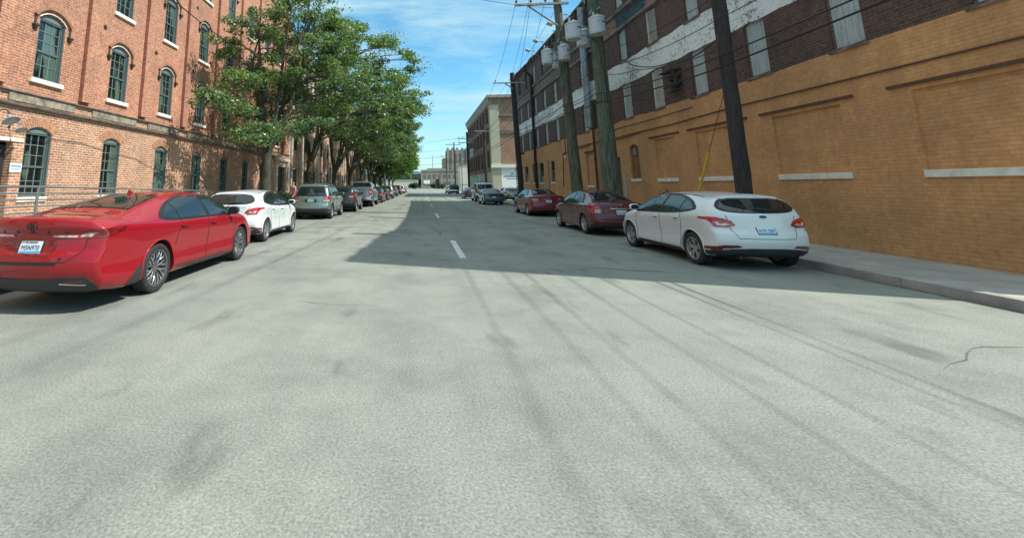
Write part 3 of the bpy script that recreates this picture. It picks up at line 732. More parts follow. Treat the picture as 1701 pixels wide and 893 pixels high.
def car(name, label, cat, sp, xo, y_rear_axle, side, paintm, group=None, plate=None, rz=0, z=0):
    """xo = street-side face of the body, side = +1 when the street is on the car's right"""
    W = sp['W']; xc = xo - side * W / 2; ra, fa = sp['ra'], sp['fa']
    root = thing(name, label, cat, (xc, y_rear_axle, z), group, rz)
    key = sp['type']
    if 'shell' not in sp: sp['shell'] = Shell(sp)
    sh = sp['shell']
    R = sp['R']; hw = W / 2
    OFF = Vector((0, -ra, 0))     # root sits under the rear axle
    # -- body with wheel openings
    if 'body_me' not in sp:
        so_ = link('shell', sh.me)
        dg = None
        cut = MB()
        AR = R + sp.get('arch', .055)
        for ya in (ra, fa):
            for sg in (-1, 1):
                Mx = Matrix.Translation((0, ya, R + .01)) @ Matrix.Rotation(radians(90), 4, 'Y')
                x0, x1 = sorted((sg * (hw - .30), sg * (hw + .2)))
                cut.lathe([(0.0005, x0), (AR, x0), (AR, x1), (0.0005, x1)], 48, Mx)
        # cutters joined with closed ends
        cm = bpy.data.meshes.new('cut'); cm.from_pydata(cut.v, [], cut.f)
        bm = bmesh.new(); bm.from_mesh(cm); bmesh.ops.remove_doubles(bm, verts=bm.verts[:], dist=.002); bmesh.ops.recalc_face_normals(bm, faces=bm.faces[:]); bm.to_mesh(cm); bm.free()
        co_ = link('cut', cm)
        md = so_.modifiers.new('b', 'BOOLEAN'); md.object = co_; md.operation = 'DIFFERENCE'; md.solver = 'EXACT'
        dg = bpy.context.evaluated_depsgraph_get(); dg.update()
        bme = bpy.data.meshes.new_from_object(so_.evaluated_get(dg), depsgraph=dg)
        bpy.data.objects.remove(so_); bpy.data.objects.remove(co_)
        bm = bmesh.new(); bm.from_mesh(bme); bmesh.ops.triangulate(bm, faces=[f for f in bm.faces if len(f.verts) > 4]); bm.to_mesh(bme); bm.free()
        for mm in (0, 1, 2): pass
        mi = []; nl = []
        zl = sp.get('trim_z', 0)
        for p in bme.polygons:
            c = p.center; dist = sh.bvh.find_nearest(c)[3]
            well = dist > .012 and any(abs((Vector((c.y - ya, c.z - R - .01))).length - AR) < .03 or ((Vector((c.y - ya, c.z - R - .01))).length < AR and abs(c.x) < hw - .25) for ya in (ra, fa))
            dark = well or (c.z < interp(sp['bot'], c.y) + .03)
            if sp.get('cladding') and not well:
                if c.z < sp['cladding']: dark = True
            mi.append(1 if dark else 0)
            for vi in p.vertices:
                if well: nl.append(tuple(p.normal))
                else:
                    n, dd = sh.nnear(bme.vertices[vi].co)
                    if n.dot(p.normal) < .25: n = p.normal.copy()
                    nl.append(tuple(n))
        bme.materials.clear(); bme.materials.append(MATS[paintm]); bme.materials.append(MATS['plastic'])
        bme.polygons.foreach_set('material_index', mi)
        bme.shade_smooth(); bme.normals_split_custom_set(nl)
        bme.transform(Matrix.Translation(OFF)); bme.update()
        sp['body_me'] = bme
    bme = sp['body_me'].copy(); bme.materials[0] = MATS[paintm]
    body = link('body', bme, root)
    def P(name, mats, items, parent=None, label=None):
        """items: (view, poly, off, matindex)"""
        mb = MB(); nr = []
        for it in items:
            view, poly, off = it[:3]; m = it[3] if len(it) > 3 else 0; st = (it[4] * .6) if len(it) > 4 else .05
            sh.patch(mb, nr, view, poly, off, .015, st, m)
        if not mb.f: return None
        me = patch_mesh(mb, nr, name, mats); me.transform(Matrix.Translation(OFF))
        o = link(name, me, parent or root)
        if label: o['label'] = label
        return o
    # -- side glazing
    for sg, vw in ((1, 'R'), (-1, 'L')):
        if 'dlo' in sp:
            P('window_surround', sp.get('surround', 'black'), [(vw, smooth_poly(grow(sp['dlo'], .022), 2), .004)])
        for poly in sp['side_windows']: P('side_window', 'car_glass', [(vw, poly, .008)])
        if 'sill_trim' in sp: P('window_trim', 'chrome', [(vw, strip_poly(sp['sill_trim'], .022), .011)])
        for hx, hz in sp['handles']:
            P('door_handle', paintm, [(vw, capsule(hx, hz, .21, .034), .030)])
            P('handle_cup', 'black', [(vw, capsule(hx + .0, hz - .024, .13, .026), .003)])
        P('door_seams', 'black', [(vw, strip_poly(l, .008), .0035, 0, .05) for l in sp['seams']])
        for l in sp.get('mouldings', []): P('side_moulding', l[0], [(vw, strip_poly(l[1], l[2]), l[3])])
        if 'fuel' in sp and sg == sp.get('fuelside', 1):
            cx, cz = sp['fuel']; ring = [(cx + .085 * cos(2 * pi * k / 20), cz + .085 * sin(2 * pi * k / 20)) for k in range(20)]
            mbf = MB(); nrf = []
            for k in range(20):
                a = ring[k]; b = ring[(k + 1) % 20]; a2 = (cx + (a[0] - cx) * .93, cz + (a[1] - cz) * .93); b2 = (cx + (b[0] - cx) * .93, cz + (b[1] - cz) * .93)
                sh.patch(mbf, nrf, vw, [a, b, b2, a2], .002, .004, .07)
            me = patch_mesh(mbf, nrf, 'fuel_door', 'black'); me.transform(Matrix.Translation(OFF)); link('fuel_door', me, root)
        for l in sp.get('arch_trim', []):
            pass
    # wheel arch lips
    AR = R + sp.get('arch', .055); lipw = sp.get('lip', .018); lipm = sp.get('lipmat', paintm)
    for sg, vw in ((1, 'R'), (-1, 'L')):
        for ya in (ra, fa):
            zb = interp(sp['bot'], ya) + .06; c = R + .01
            a0 = math.asin(max(-1, min(1, (zb - c) / AR)))
            ang = [a0 + (pi - 2 * a0) * k / 22 for k in range(23)]
            o_ = [(ya + (AR + lipw) * cos(a), c + (AR + lipw) * sin(a)) for a in ang]; i_ = [(ya + (AR - .003) * cos(a), c + (AR - .003) * sin(a)) for a in ang]
            mb = MB(); 
            V = []
            for (p, q) in zip(o_, i_):
                for (a, b), off in ((p, .001), ((p[0] * .5 + q[0] * .5, p[1] * .5 + q[1] * .5), .012), (q, .013), (q, -.03)):
                    l, n = sh.hit(*sh.ray(vw, a, b))
                    V.append((l + Vector((sg, 0, 0)) * off) if l is not None else Vector((sg * hw, a, b)))
            F = [(i * 4 + k, i * 4 + k + 1, i * 4 + k + 5, i * 4 + k + 4) for i in range(22) for k in range(3)]
            mb.add([v + OFF for v in V], F)
            mb.obj('wheel_arch', lipm, root, smooth=50)
    # -- generic panels
    for it in sp['panels']:
        nm, mats = it[0], it[1]
        mats = [paintm if x == 'PAINT' else x for x in ([mats] if isinstance(mats, str) else mats)]
        both = it[2]
        if both:
            for sg in (1, -1):
                items = []
                for q in it[3]:
                    vw, poly = q[0], q[1]
                    if vw in ('R',): vv = 'R' if sg > 0 else 'L'; pl = poly
                    else: vv = vw; pl = [(a * sg, b) for a, b in poly][::sg]
                    items.append((vv, pl) + tuple(q[2:]))
                P(nm, mats, items)
        else: P(nm, mats, it[3])
    # -- plate
    def rear_frame(zc):
        l, n = sh.hit(*sh.ray('back', 0, zc)); l2, _ = sh.hit(*sh.ray('back', 0, zc - .05)); l3, _ = sh.hit(*sh.ray('back', 0, zc + .05))
        t = (l3 - l2).normalized()
        X = Vector((1, 0, 0)); Z = t; Y = Z.cross(X).normalized()
        return l, X, Y, Z
    def on_rear(me, x, zc, off):
        l, X, Y, Z = rear_frame(zc); lx, _ = sh.hit(*sh.ray('back', x, zc))
        Mt = Matrix((X, Z, -Y)).transposed().to_4x4()      # text plane: x->X, y->Z, z->outward
        Mt = Matrix.Translation(lx + OFF - Y * off) @ Mt
        me.transform(Mt); return me
    if plate:
        zc = plate['z']; l, X, Y, Z = rear_frame(zc)
        def fr(a, b, d): return l + OFF + X * a + Z * b - Y * d
        ln, _ = sh.hit(*sh.ray('back', .14, zc)); 
        d0 = max(0, (l.y - ln.y)) + .012
        pb = MB()
        pb.prism([(-.165, -.083), (.165, -.083), (.165, .083), (-.165, .083)], d0 - .02, d0, fr)
        pf = pb.obj('licence_plate', 'black', root)
        pp = MB(); pp.prism([(-.152, -.074), (.152, -.074), (.152, .074), (-.152, .074)], d0, d0 + .003, fr, 0)
        pp.prism([(-.152, -.074), (.152, -.074), (.152, -.040), (-.152, -.048)], d0 + .003, d0 + .0045, fr, 1)
        pp.obj('plate_face', [plate.get('face', 'plate_white'), 'plate_blue'], pf)
        me = text_mesh(plate['text'], .082, .0012, spacing=1.05, bold=.0)
        Mt = Matrix((X, Z, -Y)).transposed().to_4x4(); me.transform(Matrix.Translation(l + OFF - Y * (d0 + .006)) @ Mt @ Matrix.Scale(.84, 4, (1, 0, 0)) @ Matrix.Translation((0, -.008, 0)))
        me.materials.clear(); me.materials.append(MATS['plate_ink']); link('plate_text', me, pf)
        if plate.get('head'):
            me = text_mesh(plate['head'], .032, .001); me.transform(Matrix.Translation(l + OFF - Y * (d0 + .006) + Z * .058) @ Mt); me.materials.clear(); me.materials.append(MATS['plate_ink']); link('plate_heading', me, pf)
    for txt, size, x, zc, off, mt, spc in sp.get('texts', []):
        me = text_mesh(txt, size, .003, spacing=spc); me = on_rear(me, x, zc, off); me.materials.clear(); me.materials.append(MATS[mt]); link('badge_lettering', me, root)
    if 'emblem' in sp:
        kind, zc, size, mt = sp['emblem']; mb = MB()
        def ell(cx, cz, a, b, th):
            o = [(cx + a * cos(t), cz + b * sin(t)) for t in np.linspace(0, 2 * pi, 29)[:-1]]; i = [(cx + (a - th) * cos(t), cz + (b - th) * sin(t)) for t in np.linspace(0, 2 * pi, 29)[:-1]]
            return o, i
        fnn = lambda a, b, d: Vector((a, b, d))
        if kind == 'three_ovals':
            for e in ((0, 0, size, size * .68, size * .12), (0, size * .32, size * .55, size * .30, size * .1), (0, 0, size * .27, size * .64, size * .1)):
                o, i = ell(*e); mb.band(o, i, 0, .006, fnn, closed=True)
        elif kind == 'oval':
            o, i = ell(0, 0, size, size * .4, size * .1); mb.band(o, i, 0, .006, fnn, closed=True); mb.prism(i, 0, .003, fnn)
        else:
            o, i = ell(0, 0, size, size, size * .2); mb.band(o, i, 0, .006, fnn, closed=True)
        me = mb.mesh('emblem', mt); on_rear(me, 0, zc, .004); link('emblem', me, root)
    # -- mirrors
    mx_, my_, mz_ = sp['mirror']
    for sg in (1, -1):
        mb = MB(); bmm = bmesh.new(); bmesh.ops.create_uvsphere(bmm, u_segments=16, v_segments=10, radius=1)
        vs = []
        for v in bmm.verts:
            c = v.co; c = Vector((abs(c.x)**.7 * (1 if c.x > 0 else -1), c.y, abs(c.z)**.65 * (1 if c.z > 0 else -1)))
            yy = c.y * .085 if c.y > 0 else c.y * .035
            vs.append(Vector((sg * (mx_ + .11) + c.x * .12, my_ + yy, mz_ + .075 + c.z * .075)))
        mb.add([v + OFF for v in vs], [[v.index for v in f.verts] for f in bmm.faces], 0)
        bmm.free()
        mb.tube([Vector((sg * (mx_ - .06), my_ + .02, mz_ - .03)) + OFF, Vector((sg * (mx_ + .05), my_ + .02, mz_ + .03)) + OFF], [.035, .028], 8, 1)
        o = mb.obj('mirror', [sp.get('mirmat') or paintm, 'black'], root, smooth=60)
        g = MB(); g.prism(capsule(0, 0, .19, .11), 0, .004, lambda a, b, d: Vector((sg * (mx_ + .11) + a, my_ - .037 - d, mz_ + .075 + b)) + OFF); g.obj('mirror_glass', 'car_glass', o)
    # -- wheels
    ty, ri = wheel_meshes(R, sp['rim'], sp.get('tw', .215), sp['wheel'])
    for ya in (ra, fa):
        for sg in (1, -1):
            w = bpy.data.objects.new('wheel', None); COL.objects.link(w); w.parent = root; w.empty_display_size = .2
            w.location = Vector((sg * (hw - sp.get('tw', .215) / 2 - .022), ya, R)) + OFF
            w.rotation_euler = (random.uniform(0, 1.2) if sg > 0 else random.uniform(0, 1.2), 0, 0)
            if sg < 0: w.rotation_euler = (w.rotation_euler.x, 0, pi)
            if ya == fa and sp.get('steer'): w.rotation_euler.z += sp['steer']
            link('tyre', ty, w); link('rim', ri, w)
    # -- underside
    ub = MB(); ub.box((-hw * .74, .55, .20), (hw * .74, sp['L'] - .5, .32)); 
    ub.tube([(-hw * .5, .12, .24), (-hw * .5, .5, .24)], .035, 10); ub.tube([(-hw * .8, ra, R), (hw * .8, ra, R)], .05, 8); ub.tube([(-hw * .8, fa, R), (hw * .8, fa, R)], .05, 8)
    me = ub.mesh('underbody', 'cabin_dark'); me.transform(Matrix.Translation(OFF)); link('underbody', me, root)
    if 'antenna' in sp:
        kind, ay = sp['antenna']; l, n = sh.hit((0, ay, 5), (0, 0, -1)); l = l + OFF; mb = MB()
        if kind == 'fin':
            secs = []
            for t_, h_, w_ in ((-.09, .0, .012), (-.08, .055, .012), (-.05, .06, .018), (.02, .03, .022), (.09, .0, .012)):
                secs.append([l + Vector((-w_, t_, -.004)), l + Vector((-w_ * .3, t_, h_)), l + Vector((w_ * .3, t_, h_)), l + Vector((w_, t_, -.004))])
            vs = [p for q in secs for p in q]; fs = [(i * 4 + k, i * 4 + (k + 1) % 4, i * 4 + 4 + (k + 1) % 4, i * 4 + 4 + k) for i in range(4) for k in range(4)] + [(0, 1, 2, 3), (19, 18, 17, 16)]
            mb.add(vs, fs); mb.obj('roof_antenna', paintm, root, smooth=40)
        else:
            mb.tube([l, l + Vector((0, -.02, .03)), l + Vector((0, -.16, .24))], [.022, .008, .004], 8); mb.obj('roof_antenna', 'black', root)
    if sp.get('rack'):
        for sg in (1, -1):
            mb = MB(); pts = []
            for t_ in np.linspace(sp['rack'][0], sp['rack'][1], 12):
                l, n = sh.hit((sg * sp['rack'][2], t_, 5), (0, 0, -1)); e = min(t_ - sp['rack'][0], sp['rack'][1] - t_); pts.append(l + OFF + Vector((0, 0, min(.055, .012 + e * .5))))
            mb.tube(pts, .016, 8); mb.obj('roof_rail', 'plastic', root, smooth=50)
        for t_ in sp.get('crossbars', []):
            l, n = sh.hit((sp['rack'][2], t_, 5), (0, 0, -1)); mb = MB(); zz = l.z + .07
            mb.tube([Vector((-sp['rack'][2] - .05, t_, zz)) + OFF, Vector((sp['rack'][2] + .05, t_, zz)) + OFF], .018, 8); mb.obj('roof_crossbar', 'black', root)
    if sp.get('wiper'):
        x0, z0, x1, z1 = sp['wiper']; mb = MB(); pts = []
        for k in range(6):
            t_ = k / 5; l, n = sh.hit(*sh.ray('back', x0 + (x1 - x0) * t_, z0 + (z1 - z0) * t_)); pts.append(l + n * .025 + OFF)
        mb.tube(pts, [.014, .01, .01, .008, .008, .006], 6); mb.obj('rear_wiper', 'black', root)
    return root
# ------------------------------------------------------------------ car shapes
FLAT0 = [(0.1, .10), (.3, .05), (.45, .01), (.6, 0), (.8, .035), (1.0, .03), (1.1, .0), (1.4, .0)]
def mir(pts): return pts + [(-a, b) for a, b in pts[::-1]]
SEDAN_NEW = dict(type='sedan_new', L=4.90, W=1.84, R=.345, rim=.255, tw=.225, ra=1.09, fa=3.915, wheel='twist', arch=.045, lip=.012,
    top=[(0, 1.10), (.06, 1.135), (.16, 1.15), (.45, 1.155), (.62, 1.18), (.95, 1.285), (1.4, 1.385), (1.9, 1.435), (2.4, 1.447), (2.85, 1.415), (3.3, 1.28), (3.8, 1.055), (4.3, .96), (4.7, .80), (4.9, .66)],
    belt=[(0, 1.0), (.3, 1.045), (.8, 1.03), (1.3, 1.0), (1.9, .985), (2.6, .965), (3.3, .95), (3.8, .93), (4.3, .85), (4.7, .70), (4.9, .58)],
    hw=[(0, .885), (.3, .905), (.8, .92), (1.3, .918), (2.0, .900), (2.8, .900), (3.5, .912), (4.0, .92), (4.5, .895), (4.9, .84)],
    rw=[(0, .72), (.4, .73), (.75, .69), (1.2, .615), (1.8, .575), (2.5, .575), (3.0, .60), (3.5, .66), (3.9, .72), (4.9, .66)],
    bot=[(0, .27), (.5, .20), (1.1, .19), (3.9, .17), (4.6, .16), (4.9, .2)],
    crown=[(0, .03), (.6, .035), (1.2, .06), (2.5, .065), (3.6, .05), (4.9, .04)],
    rear=[(.1, .20), (.28, .10), (.42, .03), (.55, .0), (.70, .012), (.74, .06), (.95, .085), (.99, .05), (1.08, .035), (1.15, -.005), (1.3, 0)],
    front=[(.1, .15), (.3, .02), (.5, 0), (.75, .10), (1.0, .1)], cr=.20, cf=.36, sr=.62, crease=.014,
    dlo=[(1.10, 1.055), (1.26, 1.17), (1.52, 1.27), (1.86, 1.34), (2.25, 1.372), (2.65, 1.365), (3.0, 1.305), (3.35, 1.17), (3.66, 1.01), (3.60, .985), (3.0, .99), (2.2, 1.0), (1.50, 1.018)],
    side_windows=[[(1.16, 1.055), (1.29, 1.155), (1.50, 1.245), (1.60, 1.022), (1.40, 1.032)],
                  [(1.64, 1.02), (1.55, 1.262), (1.86, 1.328), (2.25, 1.358), (2.40, 1.358), (2.50, 1.005)],
                  [(2.62, 1.003), (2.52, 1.355), (2.80, 1.335), (3.05, 1.275), (3.35, 1.155), (3.58, 1.03), (3.54, .995)]],
    surround='black', handles=[(1.72, .90), (2.72, .875)],
    seams=[[(2.55, .99), (2.55, .60), (2.50, .30)], [(1.66, 1.01), (1.55, .78), (1.50, .62)], [(3.60, .97), (3.62, .60), (3.56, .30)], [(1.52, .30), (3.52, .28)]],
    mouldings=[('plastic', [(1.55, .225), (2.5, .215), (3.50, .20)], .10, .010)],
    fuel=(1.05, .95), fuelside=-1,
    emblem=('three_ovals', 1.035, .070, 'plastic'),
    texts=[('C', .055, -.44, .965, .006, 'plastic', 1), ('A', .055, -.22, .965, .006, 'plastic', 1), ('M', .055, 0, .965, .006, 'plastic', 1), ('R', .055, .22, .965, .006, 'plastic', 1), ('Y', .055, .44, .965, .006, 'plastic', 1), ('SE', .045, .44, .66, .006, 'plastic', 1)],
    mirror=(.87, 3.36, .98), mirmat='plastic', antenna=('fin', 1.55), panels=[
        ('rear_window', ['black', 'car_glass'], False, [('top', mir([(.62, .76), (.60, .9), (.555, 1.2), (.50, 1.55)]), .003, 0), ('top', mir([(.59, .785), (.575, .9), (.53, 1.2), (.48, 1.50)]), .007, 1)]),
        ('tail_lamp', ['lamp_red', 'lamp_clear', 'lamp_darkred', 'black'], True, [
            ('back', [(.26, .905), (.50, .897), (.74, .895), (.80, .93), (.82, .985), (.70, .975), (.60, .945), (.28, .94)], .007, 0, .05),
            ('back', [(.28, .912), (.56, .905), (.58, .93), (.29, .934)], .012, 1, .05), ('back', [(.60, .912), (.72, .912), (.79, .965), (.70, .962), (.62, .935)], .012, 1, .05),
            ('R', [(.12, .90), (.20, .90), (.42, .965), (.48, 1.005), (.30, 1.005), (.12, .985)], .007, 2, .05)]),
        ('bumper_diffuser', 'plastic', False, [('back', mir([(.80, .27), (.82, .35), (.74, .455), (.50, .455), (.3, .425)]), .012, 0)]),
        ('reflector', ['lamp_darkred'], True, [('back', [(.50, .375), (.70, .385), (.70, .41), (.50, .405)], .018, 0, .05)]),
        ('bumper_trim', ['chrome'], True, [('back', [(.44, .372), (.72, .352), (.74, .362), (.45, .385)], .022, 0, .05)]),
        ('boot_seams', 'black', False, [('back', strip_poly([(-.70, .98), (-.66, .74), (-.5, .62), (.5, .62), (.66, .74), (.70, .98)], .010), .003, 0, .05), ('back', [(-.40, .585), (.40, .585), (.40, .612), (-.40, .612)], .004)]),
        ('plate_recess', 'lamp_darkred', False, [('back', [(-.36, .87), (-.28, .69), (.28, .69), (.36, .87)], .002)]),

        ('windscreen', 'car_glass', False, [('top', mir([(.68, 3.72), (.62, 3.3), (.56, 2.98)][::-1]), .005)]),
        ('headlamp', 'lamp_clear', True, [('front', [(.45, .70), (.78, .72), (.80, .79), (.5, .76)], .008)]),
        ('side_skirt_flare', 'plastic', True, [('R', [(.55, .24), (.74, .24), (.77, .44), (.74, .48), (.60, .33)], .016)]),
        ('front_skirt_flare', 'plastic', True, [('R', [(4.25, .2), (4.5, .2), (4.5, .28), (4.32, .30)], .012)]),
    ])
HATCH = dict(type='hatch', L=4.36, W=1.82, R=.322, rim=.222, tw=.215, ra=.83, fa=3.48, wheel='five_double', arch=.045, lip=.014,
    top=[(0, .99), (.05, 1.04), (.12, 1.12), (.26, 1.245), (.40, 1.355), (.46, 1.385), (.8, 1.425), (1.3, 1.462), (1.8, 1.47), (2.3, 1.44), (2.7, 1.34), (3.1, 1.165), (3.42, 1.03), (3.8, .955), (4.15, .83), (4.36, .66)],
    belt=[(0, .94), (.3, 1.0), (.7, 1.045), (1.1, 1.03), (1.8, .985), (2.5, .955), (3.1, .93), (3.5, .90), (3.9, .83), (4.2, .70), (4.36, .58)],
    hw=[(0, .84), (.3, .885), (.8, .908), (1.3, .900), (2.0, .892), (2.6, .895), (3.3, .908), (3.8, .90), (4.36, .80)],
    rw=[(0, .74), (.2, .70), (.5, .60), (1.0, .575), (1.7, .57), (2.3, .59), (2.9, .65), (3.4, .73), (4.36, .62)],
    bot=[(0, .30), (.4, .22), (.9, .19), (3.5, .18), (4.2, .18), (4.36, .22)],
    crown=[(0, .03), (.5, .055), (1.5, .065), (2.6, .06), (3.4, .045), (4.36, .04)],
    rear=[(.1, .16), (.28, .10), (.42, .035), (.55, .0), (.68, .01), (.76, .07), (.95, .085), (1.02, .07), (1.2, .04), (1.4, 0)],
    front=[(.1, .12), (.3, .02), (.5, 0), (.75, .08), (1.0, .1)], cr=.22, cf=.36, sr=.50, crease=.016, extra=[.10, .14, .18, .22, .30, .34, .38, .42, .44, .46, .48],
    dlo=[(.70, 1.115), (.82, 1.20), (1.05, 1.29), (1.40, 1.362), (1.80, 1.39), (2.2, 1.37), (2.55, 1.29), (2.90, 1.14), (3.14, 1.01), (3.05, .975), (2.4, .985), (1.7, 1.005), (1.1, 1.05)],
    side_windows=[[(.76, 1.12), (.90, 1.21), (1.08, 1.275), (1.18, 1.30), (1.20, 1.065), (1.1, 1.07)], [(1.24, 1.06), (1.22, 1.31), (1.45, 1.352), (1.80, 1.375), (1.86, 1.375), (1.94, 1.015)],
                  [(2.02, 1.010), (1.96, 1.372), (2.2, 1.352), (2.55, 1.27), (2.86, 1.14), (3.05, 1.02), (3.02, .992)]],
    surround='black', handles=[(1.32, .915), (2.18, .885)],
    seams=[[(1.97, 1.0), (2.0, .7), (1.97, .30)], [(1.16, 1.04), (1.12, .85), (1.18, .70), (1.22, .45), (1.24, .30)], [(3.06, .97), (3.10, .6), (3.06, .30)], [(1.26, .285), (3.02, .28)]],
    fuel=(.88, .86), fuelside=1,
    emblem=('oval', 1.0, .065, 'plate_ink'), texts=[],
    mirror=(.86, 2.96, .98), antenna=('whip', .62), wiper=(.05, 1.08, .38, 1.13), panels=[
        ('rear_window', ['black', 'car_glass'], False, [('back', smooth_poly(mir([(.66, 1.13), (.70, 1.20), (.60, 1.31), (.45, 1.352)][::-1]) and [(.60, 1.095), (.695, 1.17), (.60, 1.295), (.40, 1.335), (-.40, 1.335), (-.60, 1.295), (-.695, 1.17), (-.60, 1.095), (-.3, 1.065), (.3, 1.065)]), .004, 0, .05), ('back', [(.55, 1.105), (.65, 1.17), (.565, 1.275), (.38, 1.315), (-.38, 1.315), (-.565, 1.275), (-.65, 1.17), (-.55, 1.105), (-.3, 1.08), (.3, 1.08)], .008, 1, .05)]),
        ('tail_lamp', ['lamp_red', 'lamp_clear', 'lamp_darkred'], True, [
            ('back', [(.48, .84), (.60, .80), (.80, .80), (.84, .90), (.80, .985), (.66, .965), (.54, .925)], .010, 0, .05),
            ('back', [(.54, .85), (.66, .83), (.76, .835), (.77, .865), (.62, .875)], .015, 1, .05),
            ('R', [(.10, .82), (.20, .81), (.24, .87), (.34, .925), (.56, .955), (.50, .98), (.30, .985), (.12, .985)], .010, 0, .04),
            ('R', [(.14, .85), (.20, .84), (.24, .89), (.18, .90)], .013, 1, .05)]),
        ('rear_bumper_insert', 'plastic', False, [('back', mir([(.90, .27), (.88, .345), (.60, .40), (.3, .42)]), .010)]),
        ('reflector', 'lamp_darkred', True, [('back', [(.44, .44), (.74, .40), (.90, .365), (.90, .42), (.72, .47), (.5, .475)], .008, 0, .05), ('R', [(.08, .36), (.34, .36), (.22, .42), (.08, .44)], .008, 0, .05)]),
        ('tailgate_seams', 'black', False, [('back', strip_poly([(-.60, 1.02), (-.56, .74), (-.48, .60), (.48, .60), (.56, .74), (.60, 1.02)], .010), .003, 0, .05)]),
        ('plate_recess', 'PAINT', False, [('back', [(-.30, .82), (-.24, .66), (.24, .66), (.30, .82)], .002)]),
        ('roof_spoiler', 'PAINT', False, [('top', mir([(.50, .40), (.54, .46), (.53, .62)]), .022)]),
        ('roof_ditch', 'black', True, [('top', strip_poly([(.585, .75), (.56, 1.2), (.56, 1.9)], .022), .003, 0, .05)]),
        ('windscreen', 'car_glass', False, [('top', mir([(.54, 2.38), (.60, 2.75), (.68, 3.25)]), .005)]),
        ('headlamp', 'lamp_clear', True, [('front', [(.45, .70), (.76, .72), (.78, .80), (.5, .76)], .008), ('R', [(3.86, .68), (4.12, .66), (4.05, .76), (3.76, .84)], .007)]),
        ('side_skirt', 'plastic', True, [('R', [(1.2, .20), (3.08, .20), (3.08, .275), (1.2, .275)], .006)]),
    ])
